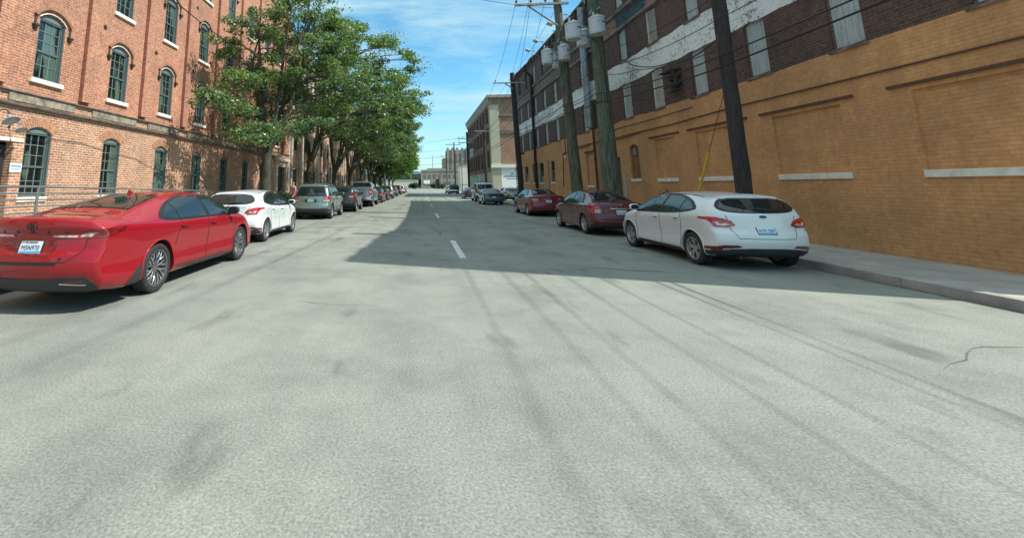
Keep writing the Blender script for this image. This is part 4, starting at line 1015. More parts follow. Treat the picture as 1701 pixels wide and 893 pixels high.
SUV = dict(type='suv', L=4.60, W=1.80, R=.350, rim=.225, tw=.225, ra=.97, fa=3.61, wheel='ten', arch=.06, lip=.030, lipmat='PAINT_', cladding=.0,
    top=[(0, 1.50), (.03, 1.575), (.08, 1.62), (.2, 1.655), (.6, 1.69), (1.4, 1.715), (2.1, 1.715), (2.5, 1.66), (2.9, 1.51), (3.3, 1.29), (3.62, 1.11), (4.1, 1.02), (4.45, .88), (4.6, .74)],
    belt=[(0, 1.08), (.5, 1.09), (1.5, 1.08), (2.5, 1.05), (3.2, 1.03), (3.6, 1.01), (4.1, .93), (4.45, .76), (4.6, .62)],
    hw=[(0, .855), (.3, .885), (1.0, .90), (2.0, .895), (3.0, .898), (3.7, .90), (4.2, .87), (4.6, .78)],
    rw=[(0, .655), (.3, .67), (1.0, .655), (2.0, .65), (2.5, .66), (3.0, .69), (3.6, .74), (4.6, .62)],
    bot=[(0, .36), (.4, .28), (.97, .26), (3.6, .24), (4.3, .25), (4.6, .3)],
    crown=[(0, .04), (.5, .05), (2.0, .055), (3.6, .04), (4.6, .04)],
    rear=[(.1, .18), (.3, .10), (.42, .02), (.5, 0), (.68, .005), (.74, .06), (1.0, .075), (1.06, .085), (1.3, .19), (1.52, .29), (1.56, .24), (1.62, .22), (1.7, .2)],
    front=[(.1, .12), (.3, .02), (.5, 0), (.9, .06), (1.1, .1)], cr=.16, cf=.30, sr=.60, crease=.012,
    dlo=[(.42, 1.17), (.62, 1.50), (1.0, 1.575), (1.8, 1.60), (2.3, 1.575), (2.7, 1.45), (3.1, 1.24), (3.32, 1.09), (3.2, 1.08), (1.8, 1.11), (.8, 1.13)],
    side_windows=[[(.48, 1.18), (.66, 1.485), (1.02, 1.555), (1.06, 1.145), (.7, 1.16)], [(1.12, 1.14), (1.08, 1.56), (1.8, 1.58), (1.86, 1.58), (1.92, 1.12)], [(2.02, 1.12), (1.96, 1.58), (2.3, 1.555), (2.66, 1.44), (3.04, 1.24), (3.2, 1.11)]],
    surround='black', handles=[(1.24, 1.0), (2.18, .98)],
    seams=[[(1.99, 1.1), (2.0, .7), (1.97, .36)], [(1.10, 1.12), (1.10, .9), (1.34, .7), (1.38, .38)], [(3.22, 1.05), (3.26, .7), (3.2, .36)]],
    mouldings=[('plastic', [(1.40, .37), (3.16, .36)], .10, .012)],
    emblem=('oval', .985, .06, 'chrome'), texts=[],
    mirror=(.87, 3.05, 1.10), rack=(.55, 2.35, .60), wiper=(-.05, 1.13, .40, 1.16), panels=[
        ('rear_window', ['black', 'car_glass'], False, [('back', [(.76, 1.10), (.735, 1.18), (.60, 1.52), (.52, 1.545), (-.52, 1.545), (-.60, 1.52), (-.735, 1.18), (-.76, 1.10)], .004, 0), ('back', [(.70, 1.125), (.57, 1.495), (.5, 1.515), (-.5, 1.515), (-.57, 1.495), (-.70, 1.125)], .008, 1)]),
        ('tail_lamp', ['lamp_red', 'lamp_clear'], True, [('back', [(.58, .93), (.86, .91), (.89, 1.09), (.70, 1.085), (.60, 1.05)], .012, 0, .05), ('back', [(.61, .865), (.86, .85), (.86, .91), (.59, .93)], .012, 1, .05), ('back', [(.64, .99), (.80, .985), (.80, 1.01), (.65, 1.02)], .016, 1, .05), ('R', [(.09, .93), (.24, .95), (.30, 1.09), (.09, 1.09)], .012, 0, .05), ('R', [(.09, .86), (.22, .88), (.24, .95), (.09, .93)], .012, 1, .05)]),
        ('bumper_cladding', 'plastic', False, [('back', mir([(.92, .36), (.92, .50), (.6, .52)]), .014)]),
        ('reflector', 'lamp_darkred', True, [('back', [(.52, .53), (.82, .53), (.82, .56), (.52, .56)], .016, 0, .05)]),
        ('tailgate_seams', 'black', False, [('back', strip_poly([(-.60, 1.08), (-.58, .80), (-.55, .68), (.55, .68), (.58, .80), (.60, 1.08)], .012), .003, 0, .05), ('back', [(-.42, .96), (-.36, .80), (-.38, .80), (-.44, .96)], .004, 0, .05)]),
        ('plate_recess', 'plastic', False, [('back', [(-.30, .955), (-.28, .80), (.28, .80), (.30, .955)], .003)]),
        ('windscreen', 'car_glass', False, [('top', mir([(.60, 2.55), (.64, 2.95), (.70, 3.45)]), .005)]),
        ('headlamp', 'lamp_clear', True, [('front', [(.45, .78), (.74, .80), (.76, .88), (.5, .86)], .008)]),
    ])
SALOON = dict(type='saloon', L=4.47, W=1.77, R=.325, rim=.225, tw=.205, ra=.93, fa=3.57, wheel='seven', arch=.045, lip=.012,
    top=[(0, 1.02), (.05, 1.055), (.2, 1.065), (.45, 1.075), (.60, 1.11), (.95, 1.25), (1.3, 1.37), (1.7, 1.435), (2.1, 1.452), (2.5, 1.42), (2.9, 1.27), (3.35, 1.06), (3.8, .965), (4.2, .84), (4.47, .66)],
    belt=[(0, .95), (.3, .985), (.9, .965), (1.6, .94), (2.4, .925), (3.2, .91), (3.7, .86), (4.2, .74), (4.47, .58)],
    hw=[(0, .82), (.3, .86), (.9, .88), (2.0, .87), (3.0, .875), (3.6, .885), (4.1, .86), (4.47, .78)],
    rw=[(0, .70), (.5, .68), (.9, .59), (1.4, .55), (2.1, .55), (2.6, .59), (3.1, .66), (3.4, .71), (4.47, .62)],
    bot=[(0, .28), (.5, .2), (1.0, .18), (3.6, .17), (4.47, .2)],
    crown=[(0, .03), (.5, .035), (1.2, .06), (2.2, .065), (3.3, .05), (4.47, .04)],
    rear=[(.1, .16), (.28, .08), (.42, .02), (.52, 0), (.62, .01), (.70, .04), (.95, .05), (1.06, .03), (1.2, .0)],
    front=[(.1, .12), (.3, .02), (.5, 0), (.75, .08), (1.0, .1)], cr=.17, cf=.34, sr=.5, crease=.012,
    dlo=[(1.02, 1.0), (1.10, 1.12), (1.28, 1.25), (1.55, 1.345), (2.0, 1.385), (2.4, 1.355), (2.75, 1.22), (3.12, 1.0), (3.05, .955), (2.2, .965), (1.3, .985)],
    side_windows=[[(1.10, 1.01), (1.17, 1.12), (1.30, 1.225), (1.36, 1.0)], [(1.40, 1.0), (1.34, 1.25), (1.56, 1.325), (1.85, 1.365), (1.95, 1.365), (2.02, .985)], [(2.10, .983), (2.04, 1.368), (2.38, 1.335), (2.70, 1.215), (3.02, 1.0), (2.98, .975)]],
    surround='black', handles=[(1.50, .86), (2.28, .84)], sill_trim=[(.98, .985), (1.6, .965), (2.4, .955), (3.1, .945)],
    seams=[[(2.06, .95), (2.08, .6), (2.04, .30)], [(1.34, .97), (1.28, .75), (1.30, .6)], [(3.08, .94), (3.12, .6), (3.06, .30)]],
    mouldings=[('chrome', [(1.32, .55), (2.2, .54), (3.05, .53)], .014, .010), ('chrome', [(1.32, .30), (2.2, .29), (3.05, .285)], .012, .010)],
    emblem=None, texts=[('V', .05, -.30, .915, .006, 'chrome', 1), ('O', .05, -.15, .915, .006, 'chrome', 1), ('L', .05, 0, .915, .006, 'chrome', 1), ('V', .05, .15, .915, .006, 'chrome', 1), ('O', .05, .30, .915, .006, 'chrome', 1), ('S40', .035, -.45, .80, .006, 'chrome', 1)],
    mirror=(.82, 2.92, .95), antenna=('fin', 1.45), panels=[
        ('rear_window', ['black', 'car_glass'], False, [('top', mir([(.62, .56), (.60, .7), (.54, 1.0), (.47, 1.34)]), .003, 0), ('top', mir([(.59, .585), (.57, .7), (.515, 1.0), (.45, 1.31)]), .007, 1)]),
        ('tail_lamp', ['lamp_red', 'lamp_clear'], True, [('back', [(.56, .80), (.72, .70), (.86, .70), (.88, .95), (.70, .97), (.62, .90)], .012, 0, .05), ('back', [(.60, .73), (.76, .73), (.76, .83), (.63, .84)], .017, 1, .05), ('R', [(.08, .72), (.22, .72), (.42, .90), (.50, .965), (.30, .98), (.08, .97)], .012, 0, .05)]),
        ('boot_trim', 'chrome', False, [('back', [(-.32, .855), (.32, .855), (.32, .875), (-.32, .875)], .010, 0, .05)]),
        ('boot_seams', 'black', False, [('back', strip_poly([(-.58, .97), (-.52, .72), (-.40, .62), (.40, .62), (.52, .72), (.58, .97)], .010), .003, 0, .05)]),
        ('bumper_trim', 'chrome', False, [('back', mir([(.70, .475), (.70, .487)]), .012, 0, .05)]),
        ('bumper_valance', 'plastic', False, [('back', mir([(.86, .26), (.86, .35), (.5, .37)]), .010)]),
        ('windscreen', 'car_glass', False, [('top', mir([(.52, 2.45), (.58, 2.8), (.66, 3.25)]), .005)]),
        ('headlamp', 'lamp_clear', True, [('front', [(.45, .70), (.74, .72), (.76, .80), (.5, .76)], .008)]),
    ])
def variant(base, **kw):
    d = dict(base); d.pop('shell', None); d.pop('body_me', None); d.update(kw); return d
SALOON2 = variant(SALOON, type='saloon2', L=4.80, W=1.82, R=.33, ra=1.02, fa=3.80, wheel='ten',
    top=[(0, 1.06), (.05, 1.10), (.2, 1.115), (.5, 1.12), (.68, 1.15), (1.05, 1.28), (1.45, 1.40), (1.9, 1.455), (2.3, 1.468), (2.75, 1.43), (3.15, 1.28), (3.6, 1.07), (4.1, .97), (4.5, .84), (4.8, .66)],
    belt=[(0, .99), (.3, 1.02), (.9, 1.0), (1.6, .97), (2.4, .95), (3.3, .93), (3.9, .88), (4.5, .74), (4.8, .58)],
    hw=[(0, .85), (.3, .89), (1.0, .905), (2.0, .895), (3.0, .90), (3.8, .91), (4.4, .88), (4.8, .80)],
    rw=[(0, .72), (.6, .70), (1.0, .61), (1.6, .57), (2.3, .57), (2.8, .60), (3.4, .68), (3.7, .72), (4.8, .62)],
    dlo=[(1.18, 1.03), (1.28, 1.15), (1.48, 1.27), (1.80, 1.36), (2.2, 1.395), (2.6, 1.37), (3.0, 1.22), (3.38, 1.01), (3.3, .975), (2.4, .985), (1.4, 1.01)],
    side_windows=[[(1.24, 1.035), (1.32, 1.14), (1.50, 1.245), (1.54, 1.02)], [(1.58, 1.02), (1.54, 1.265), (1.80, 1.345), (2.1, 1.378), (2.2, 1.378), (2.28, 1.0)], [(2.36, 1.0), (2.30, 1.378), (2.58, 1.352), (2.96, 1.215), (3.28, 1.01), (3.24, .99)]],
    handles=[(1.66, .89), (2.56, .87)], sill_trim=[(1.2, 1.02), (2.2, .985), (3.3, .965)], seams=[[(2.32, .97), (2.34, .6), (2.30, .30)], [(1.54, 1.0), (1.45, .75), (1.48, .6)], [(3.32, .95), (3.36, .6), (3.30, .30)]],
    mouldings=[('chrome', [(1.45, .30), (3.3, .285)], .012, .008)], texts=[], emblem=('three_ovals', .985, .055, 'chrome'), mirror=(.86, 3.16, .97),
    panels=[
        ('rear_window', ['black', 'car_glass'], False, [('top', mir([(.64, .64), (.62, .8), (.56, 1.1), (.49, 1.46)]), .003, 0), ('top', mir([(.61, .66), (.59, .8), (.535, 1.1), (.47, 1.43)]), .007, 1)]),
        ('tail_lamp', ['lamp_red', 'lamp_clear'], True, [('back', [(.50, .80), (.72, .76), (.88, .78), (.90, .93), (.70, .95), (.52, .92)], .012, 0, .05), ('back', [(.52, .88), (.80, .86), (.80, .91), (.54, .915)], .017, 1, .05), ('R', [(.08, .80), (.22, .80), (.42, .93), (.08, .95)], .012, 0, .05)]),
        ('boot_seams', 'black', False, [('back', strip_poly([(-.60, 1.0), (-.52, .72), (-.40, .62), (.40, .62), (.52, .72), (.60, 1.0)], .010), .003, 0, .05)]),
        ('boot_trim', 'chrome', False, [('back', [(-.34, .905), (.34, .905), (.34, .925), (-.34, .925)], .010, 0, .05)]),
        ('bumper_valance', 'plastic', False, [('back', mir([(.88, .26), (.88, .33), (.5, .35)]), .010)]),
        ('windscreen', 'car_glass', False, [('top', mir([(.54, 2.70), (.60, 3.05), (.68, 3.5)]), .005)]),
        ('headlamp', 'lamp_clear', True, [('front', [(.45, .70), (.76, .72), (.78, .80), (.5, .76)], .008)]),
    ])
CROSS = variant(SUV, type='cross', L=4.35, W=1.78, R=.335, ra=.85, fa=3.46, wheel='five_double',
    top=[(0, 1.10), (.06, 1.20), (.18, 1.36), (.32, 1.48), (.42, 1.52), (.8, 1.58), (1.4, 1.61), (1.9, 1.60), (2.4, 1.50), (2.8, 1.32), (3.2, 1.10), (3.7, 1.0), (4.1, .88), (4.35, .7)],
    belt=[(0, 1.02), (.5, 1.08), (1.5, 1.04), (2.5, 1.0), (3.2, .96), (3.8, .88), (4.35, .6)],
    hw=[(0, .84), (.3, .87), (1.0, .89), (2.0, .885), (3.5, .89), (4.0, .86), (4.35, .77)], rw=[(0, .70), (.3, .64), (1.0, .61), (1.8, .61), (2.4, .64), (3.2, .72), (4.35, .6)],
    rear=[(.1, .16), (.3, .08), (.5, 0), (.7, .01), (.8, .06), (1.0, .07), (1.2, .03), (1.5, 0)],
    dlo=[(.62, 1.17), (.78, 1.32), (1.0, 1.42), (1.5, 1.49), (1.9, 1.48), (2.4, 1.37), (2.8, 1.17), (3.0, 1.03), (2.8, 1.02), (1.8, 1.06), (1.0, 1.11)],
    side_windows=[[(.70, 1.18), (.84, 1.31), (1.02, 1.39), (1.08, 1.12)], [(1.12, 1.12), (1.08, 1.41), (1.5, 1.47), (1.72, 1.47), (1.78, 1.08)], [(1.86, 1.07), (1.80, 1.468), (2.0, 1.45), (2.38, 1.35), (2.74, 1.17), (2.9, 1.05)]],
    handles=[(1.2, .97), (2.04, .95)], seams=[[(1.82, 1.05), (1.84, .7), (1.8, .36)], [(2.96, 1.02), (2.98, .7), (2.9, .36)]], mouldings=[('plastic', [(1.3, .36), (3.0, .35)], .09, .012)], mirror=(.85, 2.75, 1.03), rack=None, wiper=None,
    panels=[
        ('rear_window', ['black', 'car_glass'], False, [('back', [(.70, 1.14), (.60, 1.44), (.5, 1.47), (-.5, 1.47), (-.60, 1.44), (-.70, 1.14)], .004, 0), ('back', [(.65, 1.17), (.56, 1.42), (.48, 1.45), (-.48, 1.45), (-.56, 1.42), (-.65, 1.17)], .008, 1)]),
        ('tail_lamp', ['lamp_red', 'lamp_clear'], True, [('back', [(.38, .93), (.60, .86), (.86, .88), (.88, 1.05), (.62, 1.04)], .012, 0, .05), ('back', [(.50, .92), (.74, .90), (.74, .94), (.56, .96)], .016, 1, .05), ('R', [(.09, .90), (.24, .92), (.42, 1.06), (.09, 1.05)], .012, 0, .05)]),
        ('bumper_cladding', 'plastic', False, [('back', mir([(.90, .34), (.90, .50), (.6, .54)]), .014)]),
        ('tailgate_seams', 'black', False, [('back', strip_poly([(-.58, 1.0), (-.54, .70), (.54, .70), (.58, 1.0)], .012), .003, 0, .05)]),
        ('windscreen', 'car_glass', False, [('top', mir([(.56, 2.35), (.62, 2.7), (.68, 3.1)]), .005)])])
PICKUP = dict(type='pickup', backlim=2.3, L=5.89, W=2.03, R=.40, rim=.235, tw=.25, ra=1.24, fa=4.93, wheel='seven', arch=.08, lip=.02,
    top=[(0, 1.44), (.05, 1.46), (1.0, 1.46), (1.74, 1.47), (1.80, 1.52), (1.88, 1.84), (1.94, 1.90), (2.2, 1.955), (3.0, 1.96), (3.35, 1.92), (3.8, 1.68), (4.25, 1.38), (4.8, 1.30), (5.5, 1.22), (5.89, 1.05)],
    belt=[(0, 1.38), (1.7, 1.385), (1.9, 1.33), (2.6, 1.30), (4.0, 1.28), (4.6, 1.20), (5.4, 1.10), (5.89, .9)],
    hw=[(0, .97), (.3, .985), (1.2, 1.0), (2.0, .985), (3.5, .985), (5.0, 1.01), (5.5, .98), (5.89, .92)],
    rw=[(0, .94), (1.7, .945), (1.85, .80), (2.0, .72), (3.0, .71), (3.6, .75), (4.2, .84), (5.89, .80)],
    bot=[(0, .50), (.5, .45), (1.2, .42), (5.0, .40), (5.89, .42)], crown=[(0, .02), (1.7, .02), (2.0, .06), (3.3, .06), (4.2, .04), (5.89, .05)],
    rear=[(.3, .05), (.5, 0), (.78, 0), (.80, .08), (1.3, .10), (1.44, .08), (1.6, .0)], front=[(.3, .1), (.5, 0), (1.0, .02), (1.3, .1)], cr=.05, cf=.22, sr=.3, extra=[1.76, 1.78, 1.82, 1.84, 1.86, 1.90, 1.92, 1.96], crease=.01,
    dlo=[(2.02, 1.42), (2.08, 1.80), (2.5, 1.86), (3.2, 1.85), (3.6, 1.68), (3.95, 1.42), (3.8, 1.38), (2.9, 1.40)],
    side_windows=[[(2.06, 1.43), (2.12, 1.79), (2.5, 1.84), (2.82, 1.845), (2.86, 1.42)], [(2.96, 1.42), (2.92, 1.845), (3.2, 1.83), (3.55, 1.68), (3.85, 1.43)]],
    surround='black', handles=[(2.25, 1.22), (3.12, 1.20)], seams=[[(2.90, 1.38), (2.92, .8), (2.9, .52)], [(1.88, 1.36), (1.88, .52)], [(3.95, 1.38), (3.98, .8), (3.92, .52)]],
    mouldings=[('chrome', [(2.0, .48), (3.9, .47)], .05, .05)], emblem=('oval', 1.10, .11, 'plastic'), texts=[], mirror=(.97, 3.55, 1.40), mirmat='plastic',
    panels=[
        ('rear_window', ['black', 'car_glass'], False, [('back', mir([(.76, 1.50), (.66, 1.86)]), .006, 0, .04), ('back', mir([(.71, 1.53), (.63, 1.84)]), .012, 1, .04)]),
        ('high_stop_lamp', 'lamp_red', False, [('back', mir([(.14, 1.885), (.14, 1.91)]), .012, 0, .03)]),
        ('tail_lamp', ['lamp_red', 'lamp_clear'], True, [('back', [(.80, .90), (1.0, .90), (1.0, 1.36), (.80, 1.36)], .014, 0, .05), ('back', [(.82, 1.08), (.95, 1.08), (.95, 1.20), (.82, 1.20)], .018, 1, .05), ('R', [(.04, .90), (.18, .90), (.22, 1.36), (.04, 1.36)], .014, 0, .05)]),
        ('tailgate_seams', 'black', False, [('back', strip_poly([(-.77, 1.40), (-.77, .84), (.77, .84), (.77, 1.40)], .014), .004, 0, .05)]),
        ('rear_bumper', 'chrome', False, [('back', mir([(.98, .56), (.98, .76), (.4, .79)]), .05)]),
        ('bed_cover', 'plastic', False, [('top', mir([(.84, .12), (.84, 1.70)]), .006)]),
        ('windscreen', 'car_glass', False, [('top', mir([(.66, 3.45), (.72, 3.8), (.78, 4.15)]), .005)])])
VAN = variant(SUV, type='van', L=4.9, W=1.95, R=.38, ra=1.1, fa=3.85, wheel='ten',
    top=[(0, 1.74), (.03, 1.84), (.1, 1.90), (.4, 1.93), (1.4, 1.95), (2.4, 1.94), (2.8, 1.86), (3.2, 1.66), (3.6, 1.36), (4.1, 1.24), (4.6, 1.12), (4.9, .9)],
    belt=[(0, 1.22), (1.5, 1.22), (3.2, 1.20), (3.8, 1.16), (4.5, .98), (4.9, .75)],
    hw=[(0, .93), (.3, .96), (1.0, .975), (3.8, .975), (4.5, .94), (4.9, .85)], rw=[(0, .78), (.3, .80), (2.0, .79), (2.8, .80), (3.6, .82), (4.9, .7)],
    rear=[(.1, .18), (.3, .10), (.5, 0), (.68, .005), (.74, .05), (1.2, .07), (1.8, .14), (2.0, .1)],
    dlo=[(.30, 1.30), (.40, 1.72), (1.0, 1.80), (2.4, 1.81), (2.8, 1.72), (3.2, 1.48), (3.4, 1.28), (1.8, 1.27)],
    side_windows=[[(.36, 1.31), (.46, 1.70), (1.1, 1.78), (1.15, 1.30)], [(1.22, 1.30), (1.18, 1.78), (2.0, 1.79), (2.05, 1.29)], [(2.14, 1.29), (2.10, 1.79), (2.4, 1.785), (2.76, 1.70), (3.14, 1.47), (3.3, 1.30)]],
    handles=[(1.4, 1.12), (2.3, 1.10)], seams=[[(2.08, 1.25), (2.08, .42)], [(1.18, 1.25), (1.2, .5)]], mouldings=[], mirror=(.94, 3.1, 1.28), rack=(.3, 2.5, .70), crossbars=[.6, 1.5, 2.3], wiper=None,
    panels=[('rear_window', ['black', 'car_glass'], True, [('back', [(.03, 1.24), (.76, 1.24), (.70, 1.74), (.03, 1.74)], .004, 0), ('back', [(.06, 1.28), (.70, 1.28), (.65, 1.70), (.06, 1.70)], .009, 1)]),
        ('tail_lamp', ['lamp_red'], True, [('back', [(.80, .95), (.95, .95), (.95, 1.30), (.82, 1.30)], .014, 0, .05), ('R', [(.06, .95), (.18, .95), (.20, 1.30), (.06, 1.30)], .014, 0, .05)]),
        ('door_seams', 'black', False, [('back', strip_poly([(0, 1.75), (0, .65)], .012), .004, 0, .05)]),
        ('bumper_cladding', 'plastic', False, [('back', mir([(.96, .42), (.96, .60)]), .03)]),
        ('windscreen', 'car_glass', False, [('top', mir([(.70, 2.85), (.74, 3.2), (.78, 3.5)]), .005)])])
OLD = variant(SALOON, type='old', L=4.45, W=1.72, R=.30, rim=.19, ra=.98, fa=3.55, wheel='disc',
    top=[(0, .98), (.04, 1.01), (.3, 1.03), (.72, 1.05), (.82, 1.08), (1.2, 1.28), (1.45, 1.36), (1.9, 1.40), (2.2, 1.39), (2.5, 1.32), (3.1, 1.03), (3.5, .96), (4.1, .88), (4.45, .72)],
    hw=[(0, .82), (.4, .85), (2.0, .855), (3.6, .85), (4.2, .83), (4.45, .78)], rear=[(.1, .1), (.28, .05), (.4, 0), (.55, 0), (.60, .05), (.98, .06), (1.1, .04)], cr=.08, crease=.006,
    texts=[], emblem=('oval', .90, .04, 'chrome'), sill_trim=[(1.0, .965), (3.1, .93)], mouldings=[('plastic', [(1.4, .55), (3.05, .54)], .04, .012)],
    panels=[
        ('rear_window', ['black', 'car_glass'], False, [('top', mir([(.60, .80), (.53, 1.15), (.48, 1.42)]), .003, 0), ('top', mir([(.57, .83), (.51, 1.15), (.46, 1.39)]), .007, 1)]),
        ('tail_lamp', ['lamp_darkred'], True, [('back', [(.48, .72), (.82, .72), (.83, .88), (.48, .88)], .012, 0, .05), ('R', [(.05, .72), (.2, .72), (.2, .88), (.05, .88)], .012, 0, .05)]),
        ('garnish', 'plastic', False, [('back', mir([(.47, .76), (.47, .86)]), .006)]),
        ('bumper_line', 'plastic', False, [('back', mir([(.84, .50), (.84, .53)]), .008, 0, .05)]),
        ('windscreen', 'car_glass', False, [('top', mir([(.50, 2.48), (.56, 2.75), (.62, 3.0)]), .005)])])
SUV['lipmat'] = 'plastic'; CROSS['lipmat'] = 'plastic'; VAN['lipmat'] = 'plastic'
SALOON['emblem'] = ('round', .995, .03, 'chrome')

def stretch(sp, g):
    """longer car: every length coordinate scaled, wheels kept round"""
    d = dict(sp); d.pop('shell', None); d.pop('body_me', None)
    for key in ('top', 'belt', 'hw', 'rw', 'bot', 'crown', 'dlo', 'sill_trim'): 
        if key in d: d[key] = [(g(a), b) for a, b in d[key]]
    for key in ('side_windows', 'seams'): d[key] = [[(g(a), b) for a, b in q] for q in d[key]]
    d['handles'] = [(g(a), b) for a, b in d['handles']]
    d['mouldings'] = [(m_, [(g(a), b) for a, b in q], w_, o_) for m_, q, w_, o_ in d.get('mouldings', [])]
    for key in ('L', 'ra', 'fa', 'sr'):
        if key in d: d[key] = g(d[key])
    if 'fuel' in d: d['fuel'] = (g(d['fuel'][0]), d['fuel'][1])
    if 'antenna' in d: d['antenna'] = (d['antenna'][0], g(d['antenna'][1]))
    d['mirror'] = (d['mirror'][0], g(d['mirror'][1]), d['mirror'][2])
    P_ = []
    for nm, mats, both, items in d['panels']:
        P_.append((nm, mats, both, [(q[0], [(g(a), b) if q[0] in ('R', 'L') else (a, g(b)) if q[0] == 'top' else (a, b) for a, b in q[1]]) + tuple(q[2:]) for q in items]))
    d['panels'] = P_
    return d
SEDAN_NEW = stretch(SEDAN_NEW, lambda a: a * 1.26 if a < 1.09 else 1.3734 + (a - 1.09) * 1.03)
# ================================================================== GROUND
S_ = 'structure'
KL, KR = -6.35, 7.62        # kerb lines
FL, FR = -10.8, 10.0        # facades
mb = MB(); mb.quad((-400, -60, 0), (500, -60, 0), (500, 1500, 0), (-400, 1500, 0)); g = mb.obj('road', 'asphalt'); tag(g, kind=S_)
def side_walk(name, x0, x1, y0, y1, kerb_side):
    mb = MB(); y = y0
    while y < y1 - .05:
        q_ = min(y + 1.5, y1); xm_ = (x0 + x1) / 2 if x1 - x0 > 3.4 else x1
        mb.box((x0, y + .006, -.05), (xm_ - .006, q_ - .006, .13 + .004 * sin(y * 3.7)), bev=.008)
        if xm_ < x1: mb.box((xm_ + .006, y + .006, -.05), (x1, q_ - .006, .13 + .004 * cos(y * 2.9)), bev=.008)
        y = q_
    tag(mb.obj(name, 'concrete'), kind=S_)
side_walk('pavement', FL - .5, KL - .17, -30, 150, 1)
side_walk('pavement', KR + .17, FR + .5, -1, 45.6, -1)
side_walk('pavement', KR + .17, 10.9, 63.5, 92, -1)
for x0, x1, y0, y1 in ((KL - .166, KL, -30, 150), (KR, KR + .166, -1, 45.6), (KR, KR + .166, 63.5, 92)):
    mb = MB(); y = y0
    while y < y1 - .1:
        e = min(y + 3.0, y1); mb.box((x0, y + .006, -.05), (x1, e - .006, .145), bev=.012); y = e
    tag(mb.obj('kerb', 'curb'), kind=S_)
# centre line dashes
mb = MB()
for y0, y1 in ((10.05, 13.2), (22.3, 26.0), (34.6, 37.8), (46.4, 49.6), (58.5, 61.6), (-2.1, 1.0), (70.6, 73.7), (82.7, 85.8)):
    xc = .95 + max(0, (y0 - 24)) * .004; n = 12
    for i in range(n):
        a = y0 + (y1 - y0) * i / n; b = y0 + (y1 - y0) * (i + 1) / n; w = .075
        mb.quad((xc - w, a, .005), (xc + w, a, .005), (xc + w, b, .005), (xc - w, b, .005))
tag(mb.obj('lane_marking', 'roadpaint'), kind=S_)
# cracks and tar seams
def crack(pts, w0, seed):
    r = random.Random(seed); P = []
    for i in range(len(pts) - 1):
        a = Vector(pts[i]); b = Vector(pts[i + 1]); k = max(2, int((b - a).length / .25))
        P += [a + (b - a) * j / k + Vector((r.uniform(-.05, .05), r.uniform(-.05, .05))) for j in range(k)]
    A = []; B = []
    for i, p in enumerate(P):
        w = w0 * (.45 if P[0].y < 8 else .8); d = (P[min(i + 1, len(P) - 1)] - P[max(i - 1, 0)]); d = d.normalized() if d.length > 1e-6 else Vector((0, 1)); n = Vector((-d.y, d.x)) * w * r.uniform(.25, 1.0) * min(1, .15 + 3 * min(i, len(P) - 1 - i) / len(P))
        A.append((p.x + n.x, p.y + n.y, .0042)); B.append((p.x - n.x, p.y - n.y, .0042))
    m = MB()
    for i in range(len(P) - 1): m.quad(A[i], A[i + 1], B[i + 1], B[i])
    return m
mb = MB()
for pts, w, sd_ in (([(.35, 60), (.2, 50), (.38, 40), (.22, 30), (.2, 24)], .07, 1), ([(.38, 17.5), (.62, 15.8), (.75, 14.2)], .10, 2), ([(.1, 9.95), (.55, 9.75), (.85, 9.95)], .035, 3),
                 ([(-3.4, 20.6), (-1.7, 20.4), (-1.0, 20.5)], .045, 4), ([(-4.1, 16.8), (-2.4, 17.2), (-1.3, 17.3)], .05, 5), ([(-4.2, 18.2), (-2.2, 18.5)], .035, 6), ([(-3.3, 26), (-1.4, 26.3)], .05, 7),
                 ([(4.7, 21.0), (5.5, 18.0), (6.0, 15.5)], .08, 8), ([(4.5, 15), (5.4, 13.6)], .05, 9), ([(3.0, 9.2), (4.4, 8.9), (5.3, 8.7)], .04, 10), ([(1.2, 30), (.9, 26), (.8, 20), (.9, 17)], .025, 11),
                 ([(-1.8, 6.2), (-.9, 6.0), (-.2, 6.1)], .02, 12), ([(4.5, 4.6), (5.6, 5.2), (6.6, 5.3)], .022, 15)):
    c = crack(pts, w, sd_); mb.add(c.v, c.f)
tag(mb.obj('road_crack', 'crack'), kind=S_)
r = random.Random(12); mb = MB()
for xk, sg, ya, yb in ((KR, -1, -1, 45.5), (KL, 1, -20, 120)):
    y = ya; w = .2
    while y < yb:
        w2 = max(.07, min(.38, w + r.uniform(-.07, .07))); mb.quad((xk, y, .0045), (xk + sg * w, y, .0045), (xk + sg * w2, y + .35, .0045), (xk, y + .35, .0045)); w = w2; y += .35
tag(mb.obj('gutter', 'gutter_dirt'), kind=S_)

# ================================================================== LEFT BRICK BUILDING
fL = lambda u, v, d: Vector((d, u, v))          # +x is outward (root at facade plane)
LB = thing('brick_building', 'tall red brick mill building with arched green-framed windows on the left of the street', 'building', (FL, 0, 0))
S = 2.96; U0 = 11.17
ks = [k for k in range(-5, 8)]
upz = [(4.60, 6.40, 6.60), (7.80, 9.62, 9.80), (11.10, 12.90, 13.08)]
gz = (1.28, 3.07, 3.24)
Y0, Y1 = -5.4, 35.2; ZT = 15.4; ZB = 4.12
up_holes = [arch_poly(U0 + S * k - .46, U0 + S * k + .46, *z) for k in ks for z in upz]
mb = MB(); wall_openings(mb, [(Y0, ZB), (Y1, ZB), (Y1, ZT), (Y0, ZT)], up_holes, fL, .20)
mb.box((-.45, Y0, ZT), (.12, Y1, ZT + .25)); mb.quad((0, Y0, 0), (-14, Y0, 0), (-14, Y0, ZT), (0, Y0, ZT)); mb.quad((0, Y1, 0), (-14, Y1, 0), (-14, Y1, ZT), (0, Y1, ZT)); mb.quad((0, Y0, ZT), (0, Y1, ZT), (-14, Y1, ZT), (-14, Y0, ZT)); mb.quad((-14, Y0, 0), (-14, Y1, 0), (-14, Y1, ZT), (-14, Y0, ZT))
mb.obj('upper_wall', 'brick_red', LB)
